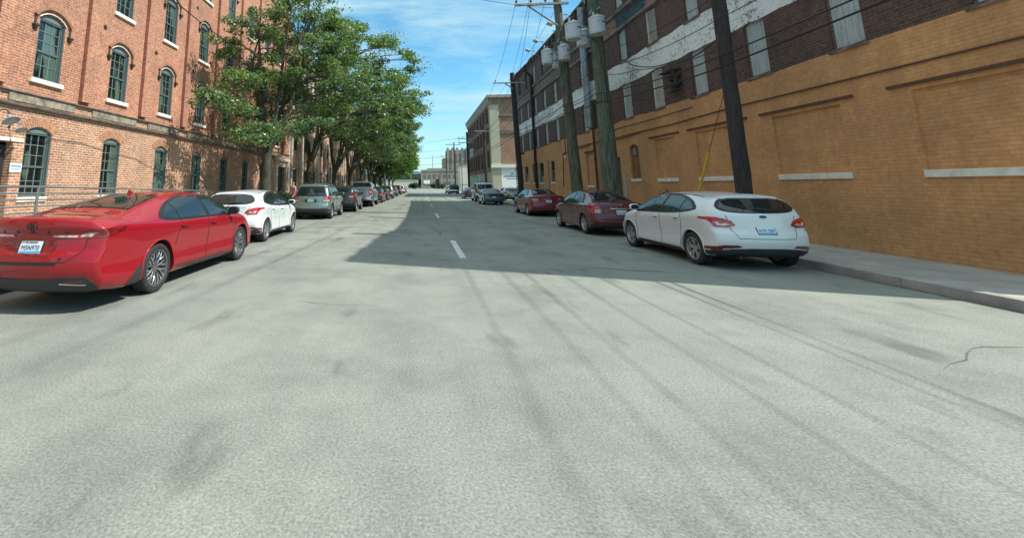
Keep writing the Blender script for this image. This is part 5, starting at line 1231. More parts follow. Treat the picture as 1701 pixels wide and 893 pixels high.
door_u = (8.95, 10.41)
gh = [arch_poly(U0 + S * k - .43, U0 + S * k + .43, *gz) for k in ks if k not in (-1, 7)]
gh.append([(door_u[0], .60), (door_u[1], .60), (door_u[1], 2.74), (door_u[0], 2.74)])
gh.append([(32.0, .3), (33.9, .3), (33.9, 3.05), (32.0, 3.05)])
mb = MB(); wall_openings(mb, [(Y0, 0), (Y1, 0), (Y1, ZB), (Y0, ZB)], gh, fL, .22)
mb.obj('lower_wall', 'brick_tan', LB)
# pilasters
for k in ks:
    u = U0 + S * k + 1.24; mb = MB(); mb.box((0.002, u, ZB + .12), (.128, u + .40, ZT - .3), 0); mb.box((.129, u, ZB + .12), (.145, u + .41, ZT - .3), 1); mb.obj('pilaster', ['brick_red_shade', 'brick_red'], LB)
# belt course
mb = MB()
mb.prism([(0, 3.68), (.05, 3.69), (.12, 3.735), (.13, 3.79), (.11, 3.81), (0, 3.83)], Y0, Y1, lambda a, b, d: Vector((a, d, b))); mb.obj('string_course', 'stone_dark', LB)
mb = MB(); mb.prism([(0.002, 4.16), (.04, 4.14), (.10, 4.12), (.10, 4.095), (0.002, 4.09)], Y0, Y1, lambda a, b, d: Vector((a, d, b))); mb.obj('ledge_course', 'stone_dark', LB)
for k in ks:
    u = U0 + S * k + 1.24; mb = MB()
    mb.box((.003, u - S + .62, 3.845), (.055, u - .12, 4.085)); mb.obj('stone_panel', 'stone_weathered', LB)
# windows
def left_window(parent, u, z0, zs, zt, w, cols, rows_u, rows_l, hood, lower):
    """frame object > pane, sill, hood"""
    c = u; D = -.11
    mb = MB(); fw_ = .055
    poly = arch_poly(c - w, c + w, z0, zs, zt)
    # jambs, sill rail, head
    mb.box((D - .05, c - w, z0), (D + .03, c - w + fw_, zs)); mb.box((D - .05, c + w - fw_, z0), (D + .03, c + w, zs))
    mb.box((D - .05, c - w + fw_, z0), (D + .03, c + w - fw_, z0 + .07)); mb.box((D - .05, c - w + fw_, zs - .05), (D + .03, c + w - fw_, zs - .002))
    zm = z0 + (zs - z0) * .47
    mb.box((D - .045, c - w + fw_, zm - .03), (D + .015, c + w - fw_, zm + .03))
    for s0 in (-1, 1): mb.box((D - .045, c + s0 * (w - fw_ - .02) - .02, z0 + .07), (D - .005, c + s0 * (w - fw_ - .02) + .02, zs - .05))
    # outer jamb face (far side reads wide)
    mb.box((D + .03, c + w - .035, z0), (-.012, c + w - .002, zs - .02)); mb.box((D + .03, c - w + .002, z0), (-.012, c - w + .035, zs - .02))
    fr = mb.obj('window', 'frame_grey', parent)
    mb = MB(); a = w - fw_ - .03
    for (b0, b1, rows) in ((zm + .03, zs - .05, rows_u), (z0 + .07, zm - .03, rows_l)):
        for i in range(1, cols): x = c - a + 2 * a * i / cols; mb.box((D - .038, x - .011, b0), (D - .008, x + .011, b1))
        for i in range(1, rows): z = b0 + (b1 - b0) * i / rows; mb.box((D - .036, c - a, z - .010), (D - .010, c + a, z + .010))
    mb.obj('glazing_bars', 'muntin', fr)
    mb = MB(); top = [(p, q) for p, q in poly[2:]]; mb.prism(top, D - .03, D + .045, fL); mb.obj('arch_panel', 'head_panel', fr)
    mb = MB(); mb.box((D - .04, c - w + .02, z0 + .02), (D - .028, c + w - .02, zs - .02)); mb.obj('pane', 'window_glass', fr)
    mb = MB(); ex = .09 if not lower else .04
    mb.box((-.18, c - w - ex, z0 - .13), (.085 if not lower else .04, c + w + ex, z0 - .002), bev=.008); mb.obj('sill', 'sill_white', fr)
    if hood:
        mb = MB(); o = arc_pts(c, w + .02, zs + .03, zt + .06, .165, 12, 1.16); i_ = arc_pts(c, w + .02, zs + .03, zt + .06, .075, 12, 1.16)
        mb.band(o, i_, .004, .075, fL); mb.obj('window_hood', 'hood_stone', fr); mb = MB()
        for s0 in (-1, 1):
            x = c + s0 * (w + .15); 
            mb.box((.004, x - .03, zs - .28), (.035, x + .03, zs + .02))
            mb.box((.004, x - .085, zs - .32), (.11, x + .085, zs - .27)); mb.box((.004, x - .055, zs - .375), (.09, x + .055, zs - .322)); mb.box((.004, x - .035, zs - .42), (.06, x + .035, zs - .377)); mb.obj('hood_corbel', 'corbel_dark', fr); mb = MB()
        mb = MB(); o = arc_pts(c, w, zs, zt, .035, 12, 1.0); i_ = arc_pts(c, w, zs, zt, .008, 12, 1.0); mb.band(o, i_, .004, .02, fL); mb.obj('arch_line', 'sill_white', fr)
    else:
        mb = MB(); n = 17; o = arc_pts(c, w, zs, zt, .28, n, 1.12); i_ = arc_pts(c, w, zs, zt, .01, n, 1.12)
        for q in range(n):
            def lr(p, r, t): return (p[0] + (r[0] - p[0]) * t, p[1] + (r[1] - p[1]) * t)
            mb.band([lr(o[q], o[q + 1], .08), lr(o[q], o[q + 1], .92)], [lr(i_[q], i_[q + 1], .08), lr(i_[q], i_[q + 1], .92)], .002, .010, fL)
        mb.obj('brick_arch', 'arch_brick', fr)
    return fr
mat('arch_brick', (0.30, 0.125, 0.07), 0.85, base2=(0.50, 0.30, 0.18), vscale=9)
protoU = left_window(LB, U0, *upz[0], .46, 3, 3, 2, True, False)
protoG = left_window(LB, U0, *gz, .43, 3, 3, 2, False, True)
for k in ks:
    for j, z in enumerate(upz):
        if k == 0 and j == 0: continue
        c = copy_tree(protoU, LB); c.location = (0, S * k, z[0] - upz[0][0])
    if k in (0, -1, 7): continue
    c = copy_tree(protoG, LB); c.location = (0, S * k, 0)
# star anchors
star = MB(); pts = []
for i in range(10): r_ = .10 if i % 2 == 0 else .038; pts.append((r_ * sin(pi * i / 5), r_ * cos(pi * i / 5)))
star.prism(pts, .004, .03, fL); star.tube([(0, 0, 0), (.06, 0, 0)], .02, 8)
sm = star.mesh('wall_anchor', 'iron')
for k in ks:
    for z in (7.05, 10.3): link('wall_anchor', sm, LB, (0, U0 + S * k + 2.05, z))
# metal door in dark recess
mb = MB(); mb.box((-.62, door_u[0] - .05, .5), (-.56, door_u[1] + .05, 2.85)); mb.obj('recess_back', 'cabin_dark', LB)
mb = MB(); mb.box((-.215, door_u[0] + .06, .60), (-.17, door_u[1] - .05, 2.66)); d_ = mb.obj('door', 'door_slate', LB) if 'door_slate' in MATS else None
mat('door_slate', (0.020, 0.026, 0.030), 0.5)
if d_ is None: d_ = mb.obj('door', 'door_slate', LB)
mb = MB(); mb.tube([(-.165, 9.1, 1.55), (-.10, 9.1, 1.55), (-.10, 9.1, 1.75), (-.165, 9.1, 1.75)], .015, 8); mb.obj('handle', 'galv', d_)
mb = MB(); mb.box((0.002, door_u[0] - .1, 2.76), (.03, door_u[1] + .28, 2.86)); mb.obj('lintel', 'sill_white', LB)
# entrance surround
mb = MB(); mb.box((.003, 31.55, .13), (.16, 31.98, 3.75)); mb.box((.003, 33.92, .13), (.16, 34.35, 3.75)); mb.box((.003, 31.98, 3.06), (.14, 33.92, 3.5)); mb.box((.003, 31.4, 3.5), (.30, 34.5, 3.72))
for i in range(5): mb.box((.003, 32.1 + i * .38, 3.54), (.34, 32.2 + i * .38, 3.7))
mb.obj('entrance_surround', 'cream_wall', LB)
mb = MB(); mb.box((-.21, 32.02, .3), (-.16, 32.92, 3.03)); mb.box((-.21, 32.96, .3), (-.16, 33.88, 3.03)); mb.obj('entrance_door', 'door_slate', LB)
mb = MB(); mb.box((0, 31.6, .13), (1.1, 34.3, .3)); mb.obj('entrance_step', 'concrete', LB)

# second left building with pale pilasters behind the trees
LB2 = thing('brick_building', 'brick building with pale stone pilasters behind the street trees on the left', 'building', (FL, 0, 0))
A, B = 35.3, 86.0
hs2 = []
nb = 15; st2 = (B - A) / nb
for i in range(nb):
    c = A + st2 * (i + .5)
    for z in ((1.2, 3.1), (4.7, 6.5), (7.9, 9.7), (11.1, 12.8)): hs2.append([(c - .6, z[0]), (c + .6, z[0]), (c + .6, z[1]), (c - .6, z[1])])
mb = MB(); wall_openings(mb, [(A, 0), (B, 0), (B, 14.2), (A, 14.2)], hs2, fL, .2); mb.quad((0, B, 0), (-14, B, 0), (-14, B, 14.2), (0, B, 14.2)); mb.quad((0, A, 14.2), (0, B, 14.2), (-14, B, 14.2), (-14, A, 14.2)); mb.obj('wall', 'brick_tan', LB2)
mw = MB(); mw.box((-.15, -.6, 0), (-.12, .6, 1.8)); mwm = mw.mesh('pane', 'window_glass'); mf = MB()
for a, b in (((-.12, -.6, 0), (-.06, -.53, 1.8)), ((-.12, .53, 0), (-.06, .6, 1.8)), ((-.12, -.53, .86), (-.07, .53, .93)), ((-.12, -.53, 0), (-.06, .53, .07)), ((-.12, -.53, 1.73), (-.06, .53, 1.8)), ((-.12, -.03, .07), (-.08, .03, .86)), ((-.12, -.03, .93), (-.08, .03, 1.73))): mf.box(a, b)
mfm = mf.mesh('window', 'frame_grey')
for i in range(nb):
    c = A + st2 * (i + .5)
    for z in (1.25, 4.7, 7.9, 11.05):
        w_ = link('window', mfm, LB2, (0, c, z)); link('pane', mwm, w_)
for i in range(nb + 1):
    c = A + st2 * i; mb = MB(); mb.box((.003, c + .02 if i == 0 else c - .35, .13), (.18, c + .35, 13.6)); mb.obj('pilaster', 'stone_tan', LB2)
mb = MB(); mb.box((.003, A + .02, 13.62), (.3, B, 14.3)); mb.obj('cornice', 'stone_tan', LB2)

# gooseneck lamps
def gooseneck(u, z, label, spread, sc_=1.0):
    t = thing('wall_lamp', label, 'lamp', (FL, u, z), None); t.scale = (sc_, sc_, sc_)
    mb = MB(); pts = [Vector((0.01, 0, .12)), Vector((.16, 0, .30)), Vector((.38, 0, .32)), Vector((.52, 0, .20)), Vector((.55, 0, .08))]; mb.tube(pts, .018, 8); mb.lathe([(.06, 0), (.06, .03), (0.001, .03)], 16, Matrix.Translation((0, 0, .12)) @ Matrix.Rotation(radians(90), 4, 'Y')); mb.obj('arm', 'iron', t, smooth=50)
    mb = MB(); Mx = Matrix.Translation((.56, 0, .05)) @ Matrix.Rotation(radians(spread), 4, 'Y')
    mb.lathe([(.035, .07), (.07, .04), (.13, -.01), (.215, -.09), (.225, -.10), (.213, -.095), (.125, -.015), (.03, .03)], 28, Mx); mb.lathe([(.045, .0), (.055, .09), (.03, .13), (.001, .14)], 16, Mx); mb.obj('shade', 'galv', t, smooth=50)
gooseneck(9.78, 3.24, 'larger galvanised gooseneck wall lamp above the dark doorway, nearest', -30, .85)
gooseneck(10.22, 3.05, 'smaller gooseneck wall lamp just left of the first ground-floor window arch', -30, .62)
# wall notice
t = thing('wall_notice', 'small white and teal notice on brick between the doorway and first window', 'sign', (FL + .004, 10.56, 2.07))
mb = MB(); mb.box((0, -.17, -.12), (.012, .17, .12)); mb.obj('plate', 'sign_white', t)
mb = MB(); mb.box((.012, -.15, .02), (.014, .15, .055)); mb.box((.012, -.15, -.03), (.014, .10, -.015)); mb.box((.012, -.15, -.06), (.014, .12, -.045)); mb.obj('print', 'sign_teal', t)
# ramp and railing
mb = MB(); mb.prism([(2.0, .13), (24.0, .13), (24.0, .14), (14.5, .60), (2.0, .60)], FL + .002, -9.25, lambda a, b, d: Vector((d, a, b))); tag(mb.obj('ramp', 'concrete'), 'long concrete access ramp along the foot of the red brick building', 'ramp')
RL = thing('railing', 'grey tubular steel ramp railing with four horizontal rails', 'railing', (-9.38, 8, .5))
def rz_(y): return 1.57 - max(0, (y - 9.5)) * .022
for i, dz in enumerate((0, .155, .31, .47, .63)):
    mb = MB(); mb.tube([Vector((0, y - 8, rz_(y) - dz - .5)) for y in (2.2, 6, 9.5, 12, 14.5, 18, 23)], .026 if i == 0 else .019, 8); mb.obj('rail', 'rail_metal', RL, smooth=50)
for y in (2.3, 4.3, 6.3, 8.2, 9.86, 12.0, 13.9, 15.8, 18, 20.3, 22.9):
    mb = MB(); gz0 = .60 if y < 14.5 else .60 - (y - 14.5) * .048; mb.tube([(0, y - 8, gz0 - .5), (0, y - 8, rz_(y) - .5)], .032 if abs(y - 9.86) < .01 else .02, 8); mb.obj('post', 'rail_metal', RL, smooth=50)

# ================================================================== RIGHT BROWN AND OCHRE BUILDING
fR = lambda u, v, d: Vector((-d, u, v))
RB = thing('warehouse_building', 'old dark brick warehouse with white painted band and ochre painted ground floor on the right', 'building', (FR, 0, 0))
RY0, RY1, ZO, RT = 6.5, 45.4, 4.72, 12.42
SR = 2.65; R0 = 15.95
rk = [k for k in range(-3, 11)]
lv2 = (4.80, 6.36, 6.47); lv3 = (7.60, 9.06, 9.12); lv4 = (10.30, 11.75, 11.85)
holes = []
for k in rk:
    c = R0 + SR * k
    holes += [arch_poly(c - .39, c + .39, *lv2), arch_poly(c - .37, c + .37, *lv3), arch_poly(c - .37, c + .37, *lv4)]
mb = MB()
roofl = [(RY1, RT + .25), (38, RT + .12), (30, RT + .02), (24, RT), (15, RT + .1), (10.5, 13.2), (RY0, 13.45)]  # near end raised, out of view, to widen the shadow it casts on the road
wall_openings(mb, [(RY0, ZO), (RY1, ZO)] + roofl, holes, fR, .14)
prev = None

for (a, za), (b, zb_) in zip(roofl[:-1], roofl[1:]): mb.quad((0, a, za), (0, b, zb_), (16, b, zb_), (16, a, za))
mb.quad((16, RY0, 0), (16, RY1, 0), (16, RY1, RT), (16, RY0, RT))
mb.obj('upper_wall', 'brick_dark', RB)
mb = MB(); mb.quad((0, RY0, 0), (16, RY0, 0), (16, RY0, 13.45), (0, RY0, 13.45)); mb.obj('end_wall', 'brick_dark_x', RB)
mb = MB(); mb.quad((0, RY1, 0), (16, RY1, 0), (16, RY1, RT + .25), (0, RY1, RT + .25)); mb.obj('end_wall', 'brick_dark_x', RB)
# ground floor
blinds = [(17.85, 19.25, 1.90, 3.50), (14.35, 16.55, 1.90, 3.50), (11.1, 13.1, 1.90, 3.50), (7.6, 9.6, 1.90, 3.5)]
archw = [(20.68, 21.54, 1.92, 3.36, 3.50)]
narrow = [(25.88, 26.9, 1.62, 3.48)]
gwin = [(33.05, 34.0, 1.86, 3.46), (35.85, 37.15, 1.86, 3.46), (38.3, 39.3, 1.86, 3.46), (40.75, 42.1, 1.86, 3.40), (43.3, 44.4, 1.86, 3.40)]
doors = [(22.55, 23.35, .14, 3.02)]
holes = [[(a, c), (b, c), (b, d), (a, d)] for a, b, c, d in blinds + narrow + gwin + doors] + [arch_poly(*archw[0])]
step = [(RY0, 0), (RY1, 0), (RY1, 4.55), (42, 4.6), (41.6, 4.75), (36, 4.70), (33, 4.78), (29.5, 4.72)]
r = random.Random(4); u = 29.0
while u > RY0 + .6: step.append((u, 4.74 + r.uniform(-.03, .03))); step.append((u - .02, 4.74 + r.uniform(-.06, .08))); u -= r.uniform(.9, 2.2)
step.append((RY0, 4.74))
mb = MB(); wall_openings(mb, step, holes, lambda u, v, d: Vector((-.012 - d, u, v)), .12); mb.obj('lower_wall', 'brick_ochre', RB)
mb = MB(); mb.quad(*[Vector((.0, a, b)) for a, b in ((RY0, 0), (RY1, 0), (RY1, ZO), (RY0, ZO))]); 
def blind(name, a, b, c, d, m, dep): 
    q = MB(); q.box((dep, a - .01, c - .01), (dep + .05, b + .01, d + .01)); return q.obj(name, m, RB)
for a, b, c, d in blinds:
    o = blind('blocked_opening', a, b, c, d, 'brick_ochre', .045)
    q = MB(); q.box((-.055, a - .02, c - .15), (.04, b + .02, c - .005), bev=.006); q.obj('sill', 'sill_white', o)
    q = MB(); q.box((-.06, a - .35, d + .10), (-.012, b + .40, d + .16)); q.obj('lintel', 'lintel_dark', o)
for a, b, c, d in narrow:
    o = blind('blocked_opening', a, b, c, d, 'brick_ochre', .07); q = MB(); q.box((-.055, a - .02, c - .13), (.04, b + .02, c - .005), bev=.006); q.obj('sill', 'sill_white', o); q = MB(); q.box((-.06, a - .15, d + .05), (-.012, b + .2, d + .13)); q.obj('lintel', 'lintel_dark', o)
a, b, c, d, e = archw[0]; o = blind('blocked_window', a, b, c, d + .1, 'brick_blind', .075); q = MB(); q.box((-.055, a - .02, c - .14), (.04, b + .02, c - .005), bev=.006); q.obj('sill', 'sill_white', o)
q = MB(); q.box((-.02, 20.95, 3.02), (.07, 21.15, 3.3)); q.obj('vent_box', 'galv', o)
for a, b, c, d in gwin:
    q = MB(); D = .07
    for lo, hi in (((D - .03, a, c), (D + .03, a + .05, d)), ((D - .03, b - .05, c), (D + .03, b, d)), ((D - .03, a + .05, c), (D + .03, b - .05, c + .05)), ((D - .03, a + .05, d - .05), (D + .03, b - .05, d)), ((D - .02, a + .05, (c + d) / 2 - .02), (D + .02, b - .05, (c + d) / 2 + .02))): q.box(lo, hi)
    o = q.obj('window', 'galv', RB); q = MB(); q.box((D + .0, a + .03, c + .03), (D + .015, b - .03, d - .03)); q.obj('pane', 'dark_glass', o)
    q = MB(); q.box((-.055, a - .03, c - .10), (.04, b + .03, c - .004), bev=.006); q.obj('sill', 'sill_white', o)
a, b, c, d = doors[0]; o = blind('door', a, b, c, d, 'door_green', .08); q = MB(); q.box((.06, a + .55, c), (.078, a + .62, d)); q.obj('door_edge', 'boards', o); q = MB(); q.tube([(.02, a + .1, 1.2), (.08, a + .1, 1.2)], .03, 8); q.obj('handle', 'iron', o)
q = MB(); q.box((-.10, 22.05, .14), (-.014, 22.14, 2.3)); q.obj('door_post', 'boards', RB)
# painted white band
q = MB(); r = random.Random(9)
top = [(RY1, 7.50)] + [(u_, 7.55 + r.uniform(-.03, .03)) for u_ in np.arange(RY1 - 1, RY0 + .5, -.4)] + [(RY0, 7.55)]
bot = [(RY0, 6.42)] + [(u_, 6.42 + r.uniform(-.03, .03)) for u_ in np.arange(RY0 + 1, RY1 - .5, .4)] + [(RY1, 6.40)]
wall_openings(q, [tuple(map(float, p)) for p in bot + top], [], lambda u, v, d: Vector((-.006, u, v)), 0) if False else None
vs = []
nseg = 60
holesb = [arch_poly(R0 + SR * k - .40, R0 + SR * k + .40, *lv2) for k in rk]
wall_openings(q, [tuple(map(float, p)) for p in bot + top], [[(p[0], min(p[1], 7.4)) for p in h] for h in []], lambda u, v, d: Vector((-.006, u, v)), 0)
q.obj('painted_band', 'white_peeling', RB)
# openings infill
def board_mesh():
    q = MB(); w = .365; r = random.Random(2)
    for i in range(5):
        x0 = -w + 2 * w * i / 5; q.box((.075, x0 + .004, 0), (.10 + r.uniform(-.006, .006), x0 + 2 * w / 5 - .004, 1.66))
    return q.mesh('boarding', 'boards')
def louver_mesh():
    q = MB(); w = .34
    for i in range(26):
        z = .03 + i * .0625; q.add([(.04, -w, z), (.04, w, z), (.09, w, z + .055), (.09, -w, z + .055), (.052, -w, z - .008), (.052, w, z - .008)], [(0, 1, 2, 3), (0, 1, 5, 4)])
    q.box((.10, -.37, 0), (.11, .37, 1.66))
    q.box((.02, -.37, 0), (.09, -.34, 1.66)); q.box((.02, .34, 0), (.09, .37, 1.66))
    return q.mesh('louvre', 'louver')
bmsh, lmsh = board_mesh(), louver_mesh()
frm = MB(); frm.box((.05, -.39, -.02), (.13, -.355, 1.62)); frm.box((.05, .355, -.02), (.13, .39, 1.62)); frm.box((.115, -.39, -.02), (.13, .39, 1.7)); frm.box((-.05, -.46, -.09), (.10, .46, -.003))
frm.tube([(-.02, -.52, .18), (-.09, -.52, .18)], .025, 6); frm.tube([(-.02, .52, 1.1), (-.09, .52, 1.1)], .025, 6); frm.tube([(-.02, .52, .18), (-.09, .52, .18)], .025, 6)
frmm = frm.mesh('window', 'stone_dark')
kinds2 = {0: 'b', 1: 'l', 2: 'l', 3: 'b'}; kinds3 = {0: 'b', 1: 'l', 2: 'b', 3: 'b'}
for k in rk:
    c = R0 + SR * k
    for lv, kd in ((lv2, kinds2.get(k, 'b')), (lv3, kinds3.get(k, 'b')), (lv4, 'b' if k % 3 == 2 else 'd')):
        w_ = link('window', frmm, RB, (0, c, lv[0])); sc_ = (lv[2] - lv[0]) / 1.66
        w_.scale = (1, 1, sc_)
        if kd == 'b': link('boarding', bmsh, w_)
        elif kd == 'l': link('louvre', lmsh, w_)
        else:
            q = MB(); q.box((.09, -.36, 0), (.10, .36, 1.64)); link('pane', q.mesh('pane', 'dark_glass'), w_)
# white head arches of level two
# cornices and painted sign zone
for z, dp, nm in ((9.17, .10, 'cornice_line'), (10.02, .12, 'cornice_line')):
    q = MB(); q.prism([(0.003, z), (dp * .6, z + .01), (dp, z + .05), (dp, z + .10), (0.003, z + .13)], RY0, RY1, lambda a, b, d: Vector((-a, d, b))); q.obj(nm, 'cornice_paint', RB)
q = MB(); q.quad(*[Vector((-.004, a, b)) for a, b in ((30.5, 9.31), (RY1, 9.31), (RY1, 10.0), (30.5, 10.0))]); q.obj('sign_panel', 'sign_dull', RB) if 'sign_dull' in MATS else None
mat('sign_dull', (0.10, 0.08, 0.07), 0.9, base2=(0.19, 0.16, 0.14), vscale=3)
if not any(o.name.startswith('sign_panel') for o in RB.children): q.obj('sign_panel', 'sign_dull', RB)
MR = Matrix(((0, 0, -1, 0), (-1, 0, 0, 0), (0, 1, 0, 0), (0, 0, 0, 1)))     # text x -> -Y, y -> Z, facing -X
def letters(txt, u, z, size, m, sp=1.25, off=.010):
    me = text_mesh(txt, size, .002, spacing=sp, bold=.012); me.transform(Matrix.Translation((-off, u, z)) @ MR); me.materials.clear(); me.materials.append(MATS[m]); link('painted_lettering', me, RB)
letters('EF GAUL', 34.6, 9.66, .78, 'letter_faded'); letters('FESSO', 41.8, 9.64, .74, 'letter_faded')
letters('DEL WAVYANT', 35.5, 6.98, .80, 'letter_grey', 1.15)
# mural remains
for (a, b, c, d, m) in ((18.9, 20.1, 9.31, 9.98, 'mural_teal'), (17.4, 18.85, 9.31, 9.98, 'mural_pink'), (20.2, 21.6, 9.31, 9.98, 'mural_teal'), (21.7, 23.5, 9.31, 9.98, 'mural_pink'), (15.8, 17.3, 9.31, 9.98, 'mural_teal')):
    q = MB(); r = random.Random(int(a * 10)); P = [(a + (b - a) * i / 6, c + r.uniform(0, .05)) for i in range(7)] + [(b - (b - a) * i / 6, d - r.uniform(0, .06)) for i in range(7)]
    q.add([Vector((-.007, p[0], p[1])) for p in P], [tuple(range(14))]); q.obj('faded_mural', m, RB)
# weathered unpainted strips
for a, b, c, d in ((24.2, 25.0, .14, 4.6), (34.35, 34.75, .2, 3.6), (37.5, 37.8, .2, 3.6), (43.9, 44.1, .2, 3.4)):
    q = MB(); r = random.Random(int(a * 7)); n = 14; P = [(a + r.uniform(-.07, .07), c + (d - c) * i / n) for i in range(n + 1)] + [(b + r.uniform(-.07, .07), d - (d - c) * i / n) for i in range(n + 1)]
    vo, eo, fo, *_ = geometry.delaunay_2d_cdt([Vector(p) for p in P], [(i, (i + 1) % len(P)) for i in range(len(P))], [], 1, 1e-5)
    q.add([Vector((-.0165, v.x, v.y)) for v in vo], [tuple(f) for f in fo if pip(sum((vo[i] for i in f), Vector((0, 0))) / len(f), P)]); q.obj('bare_brick_strip', 'brick_peel', RB)
# roof coping with irregular pieces
q = MB(); r = random.Random(5); u = RY1
def rzz(u): return interp(sorted(roofl), u)
while u > RY0:
    L_ = r.uniform(.7, 1.6); e = max(u - L_, RY0); h = r.uniform(.05, .13); z = rzz((u + e) / 2); q.box((-.10 - r.uniform(0, .06), e + .01, z - .02), (.35, u - .01, z + h)); u = e
q.obj('coping', 'stone_dark', RB)
for u in np.arange(24, 44, .9):
    q = MB(); z = rzz(u) - .02; q.box((-.16, u, z - .42), (-.003, u + .16, z - .05)); q.obj('corbel', 'brick_dark', RB)
# drainpipes, cables on wall
def pipe(name, label, cat, pts, rads, m, n=12):
    q = MB(); p0 = Vector(pts[0]); q.tube([Vector(p) - p0 for p in pts], rads, n); o = q.obj(name, m, None, smooth=50); o.location = p0; return tag(o, label, cat)
q = MB(); q.tube([(-.27, 25.3, 4.85), (-.27, 25.3, 9.2), (-.27, 25.25, 12.0)], .20, 14); 
for z in np.arange(5.2, 11.8, 1.1): q.lathe([(.203, -.05), (.215, -.04), (.215, .04), (.203, .05)], 14, Matrix.Translation((-.27, 25.3, float(z))))
DP = q.obj('rain_pipe', 'galv', RB, smooth=40)
q = MB(); q.tube([(-.10, 25.35, .14), (-.10, 25.35, 4.84)], .055, 10); q.obj('lower_pipe', 'rust', DP)
q = MB(); q.tube([(-.12, 37.9, .14), (-.12, 37.8, 6), (-.12, 37.6, 11.0), (-.55, 37.6, 11.5), (-.62, 37.6, 11.9)], [.10, .11, .13, .12, .10], 10); q.obj('rain_pipe', 'wood_dark', RB, smooth=40)
for pts, rr_ in (([(-.04, 6.6, 4.0), (-.04, 10, 4.02), (-.04, 14.5, 4.05), (-.05, 18.0, 3.98), (-.05, 20, 4.0), (-.05, 22.5, 3.98), (-.05, 26, 4.02), (-.05, 30, 3.95)], .022), ([(-.04, 16.5, 4.42), (-.04, 19, 4.4), (-.04, 22, 4.42), (-.04, 24, 4.40)], .015), ([(-.05, 20, 4.0), (-.05, 21, 3.93), (-.05, 22.5, 3.90), (-.05, 24, 3.98)], .018), ([(-.04, 30.4, 4.65), (-.05, 30.3, 3.9), (-.05, 30.9, 3.72), (-.05, 31.2, 1.5)], .025), ([(-.05, 30.9, 3.72), (-.05, 29.6, 3.85), (-.05, 28, 3.9), (-.05, 26, 3.95)], .02)):
    q = MB(); q.tube(pts, rr_, 6); q.obj('wall_cable', 'lintel_dark', RB)
# dark machinery niche beside second level louvre
q = MB(); q.box((-.05, 16.95, 5.35), (-.004, 17.6, 6.05)); r = random.Random(8)
for i in range(7): q.tube([(-.05, 16.9 + r.uniform(0, .8), 5.2 + r.uniform(0, .9)), (-.28, 16.9 + r.uniform(0, .8), 5.2 + r.uniform(0, .9))], .035, 6)
q.box((-.30, 17.0, 5.98), (-.05, 17.9, 6.02)); q.box((-.2, 16.9, 5.18), (-.05, 17.6, 5.22)); q.obj('vent_unit', 'iron', RB)
q = MB(); q.lathe([(.001, .05), (.06, .04), (.09, 0), (.09, -.08), (.001, -.08)], 12, Matrix.Translation((-.10, 30.35, 3.55))); q.obj('wall_light', 'sign_white', RB)

# roof floodlights
for i, (px_, py_) in enumerate(((900, 70), (914, 54), (940, 24), (956, 4))):
    Yf = [35.0, 32.6, 29.0, 27.2][i]; z = rzz(Yf) - .25
    t = thing('roof_floodlight', ['pale roof-edge floodlight nearest the black pole, lowest in the row', 'second roof-edge floodlight up from the black pole', 'roof-edge floodlight just left of the crossarm pole', 'roof-edge floodlight highest in the picture beside the crossarm pole'][i], 'floodlight', (FR, Yf, z), 'floodlights on arms along the warehouse roof edge')
    q = MB(); q.tube([(0, 0, 0), (-.35, 0, .25), (-.75, 0, .30)], .03, 6); q.tube([(-.02, 0, -.3), (-.5, 0, .25)], .02, 6); q.obj('arm', 'galv', t)
    q = MB(); q.box((-.20, -.24, -.05), (.20, .24, .05), M=Matrix.Translation((-.92, 0, .33)) @ Matrix.Rotation(radians(28), 4, 'Y'), bev=.02); q.obj('lamp_head', 'sign_white', t)
# ================================================================== FARTHER BUILDINGS
X2 = 10.5; A2, B2 = 62.8, 92.0; H2 = 14.6
B2o = thing('factory_building', 'brown brick factory with white-painted ground storey and pale corner pilaster beyond the driveway', 'building', (X2, 0, 0))
f2 = lambda u, v, d: Vector((-d, u, v))
hs = []; nb2 = 8; s2 = (B2 - A2 - 1.6) / nb2
for i in range(nb2):
    c = A2 + 1.6 + s2 * (i + .5)
    for z in ((4.3, 6.9), (7.9, 10.2), (10.9, 13.2)): hs.append([(c - 1.25, z[0]), (c + 1.25, z[0]), (c + 1.25, z[1]), (c - 1.25, z[1])])
mb = MB(); wall_openings(mb, [(A2, 3.55), (B2, 3.55), (B2, H2), (A2, H2)], hs, f2, .2)
mb.quad((0, B2, 0), (20, B2, 0), (20, B2, H2), (0, B2, H2)); mb.quad((0, A2, H2), (0, B2, H2), (20, B2, H2), (20, A2, H2)); mb.obj('side_wall', 'brick_far', B2o)
mb = MB(); mb.quad((0, A2, 4.2), (20, A2, 4.2), (20, A2, H2), (0, A2, H2)); mb.obj('end_wall', 'brick_end', B2o)
mb = MB(); mb.box((-.12, A2 - .12, 0), (1.15, A2 - .003, H2 - 1.4)); mb.box((-.12, A2 - .003, 3.56), (-.003, A2 + .9, H2 - 1.4)); mb.obj('corner_pilaster', 'pale_pilaster', B2o)
mb = MB(); mb.box((-.05, A2 - .06, 0), (20, A2 - .003, 4.15)); mb.box((-.25, A2 - .35, 4.15), (20, A2 - .003, 4.6)); mb.obj('painted_base', 'white_wall', B2o)
mb = MB(); mb.box((-.10, A2 + .0, 0), (0, B2, 3.54)); mb.obj('painted_base', 'stone_tan', B2o)
for z, h, x in ((H2 - .35, .4, .5), (H2 - 3.1, .22, .15), (H2 - 5.6, .5, .12)):
    mb = MB(); mb.box((1.16 if x < .4 else -x, A2 - x, z), (20, A2 - .004, z + h)); mb.obj('end_cornice', 'stone_dark' if x < .3 else 'cornice_paint', B2o)
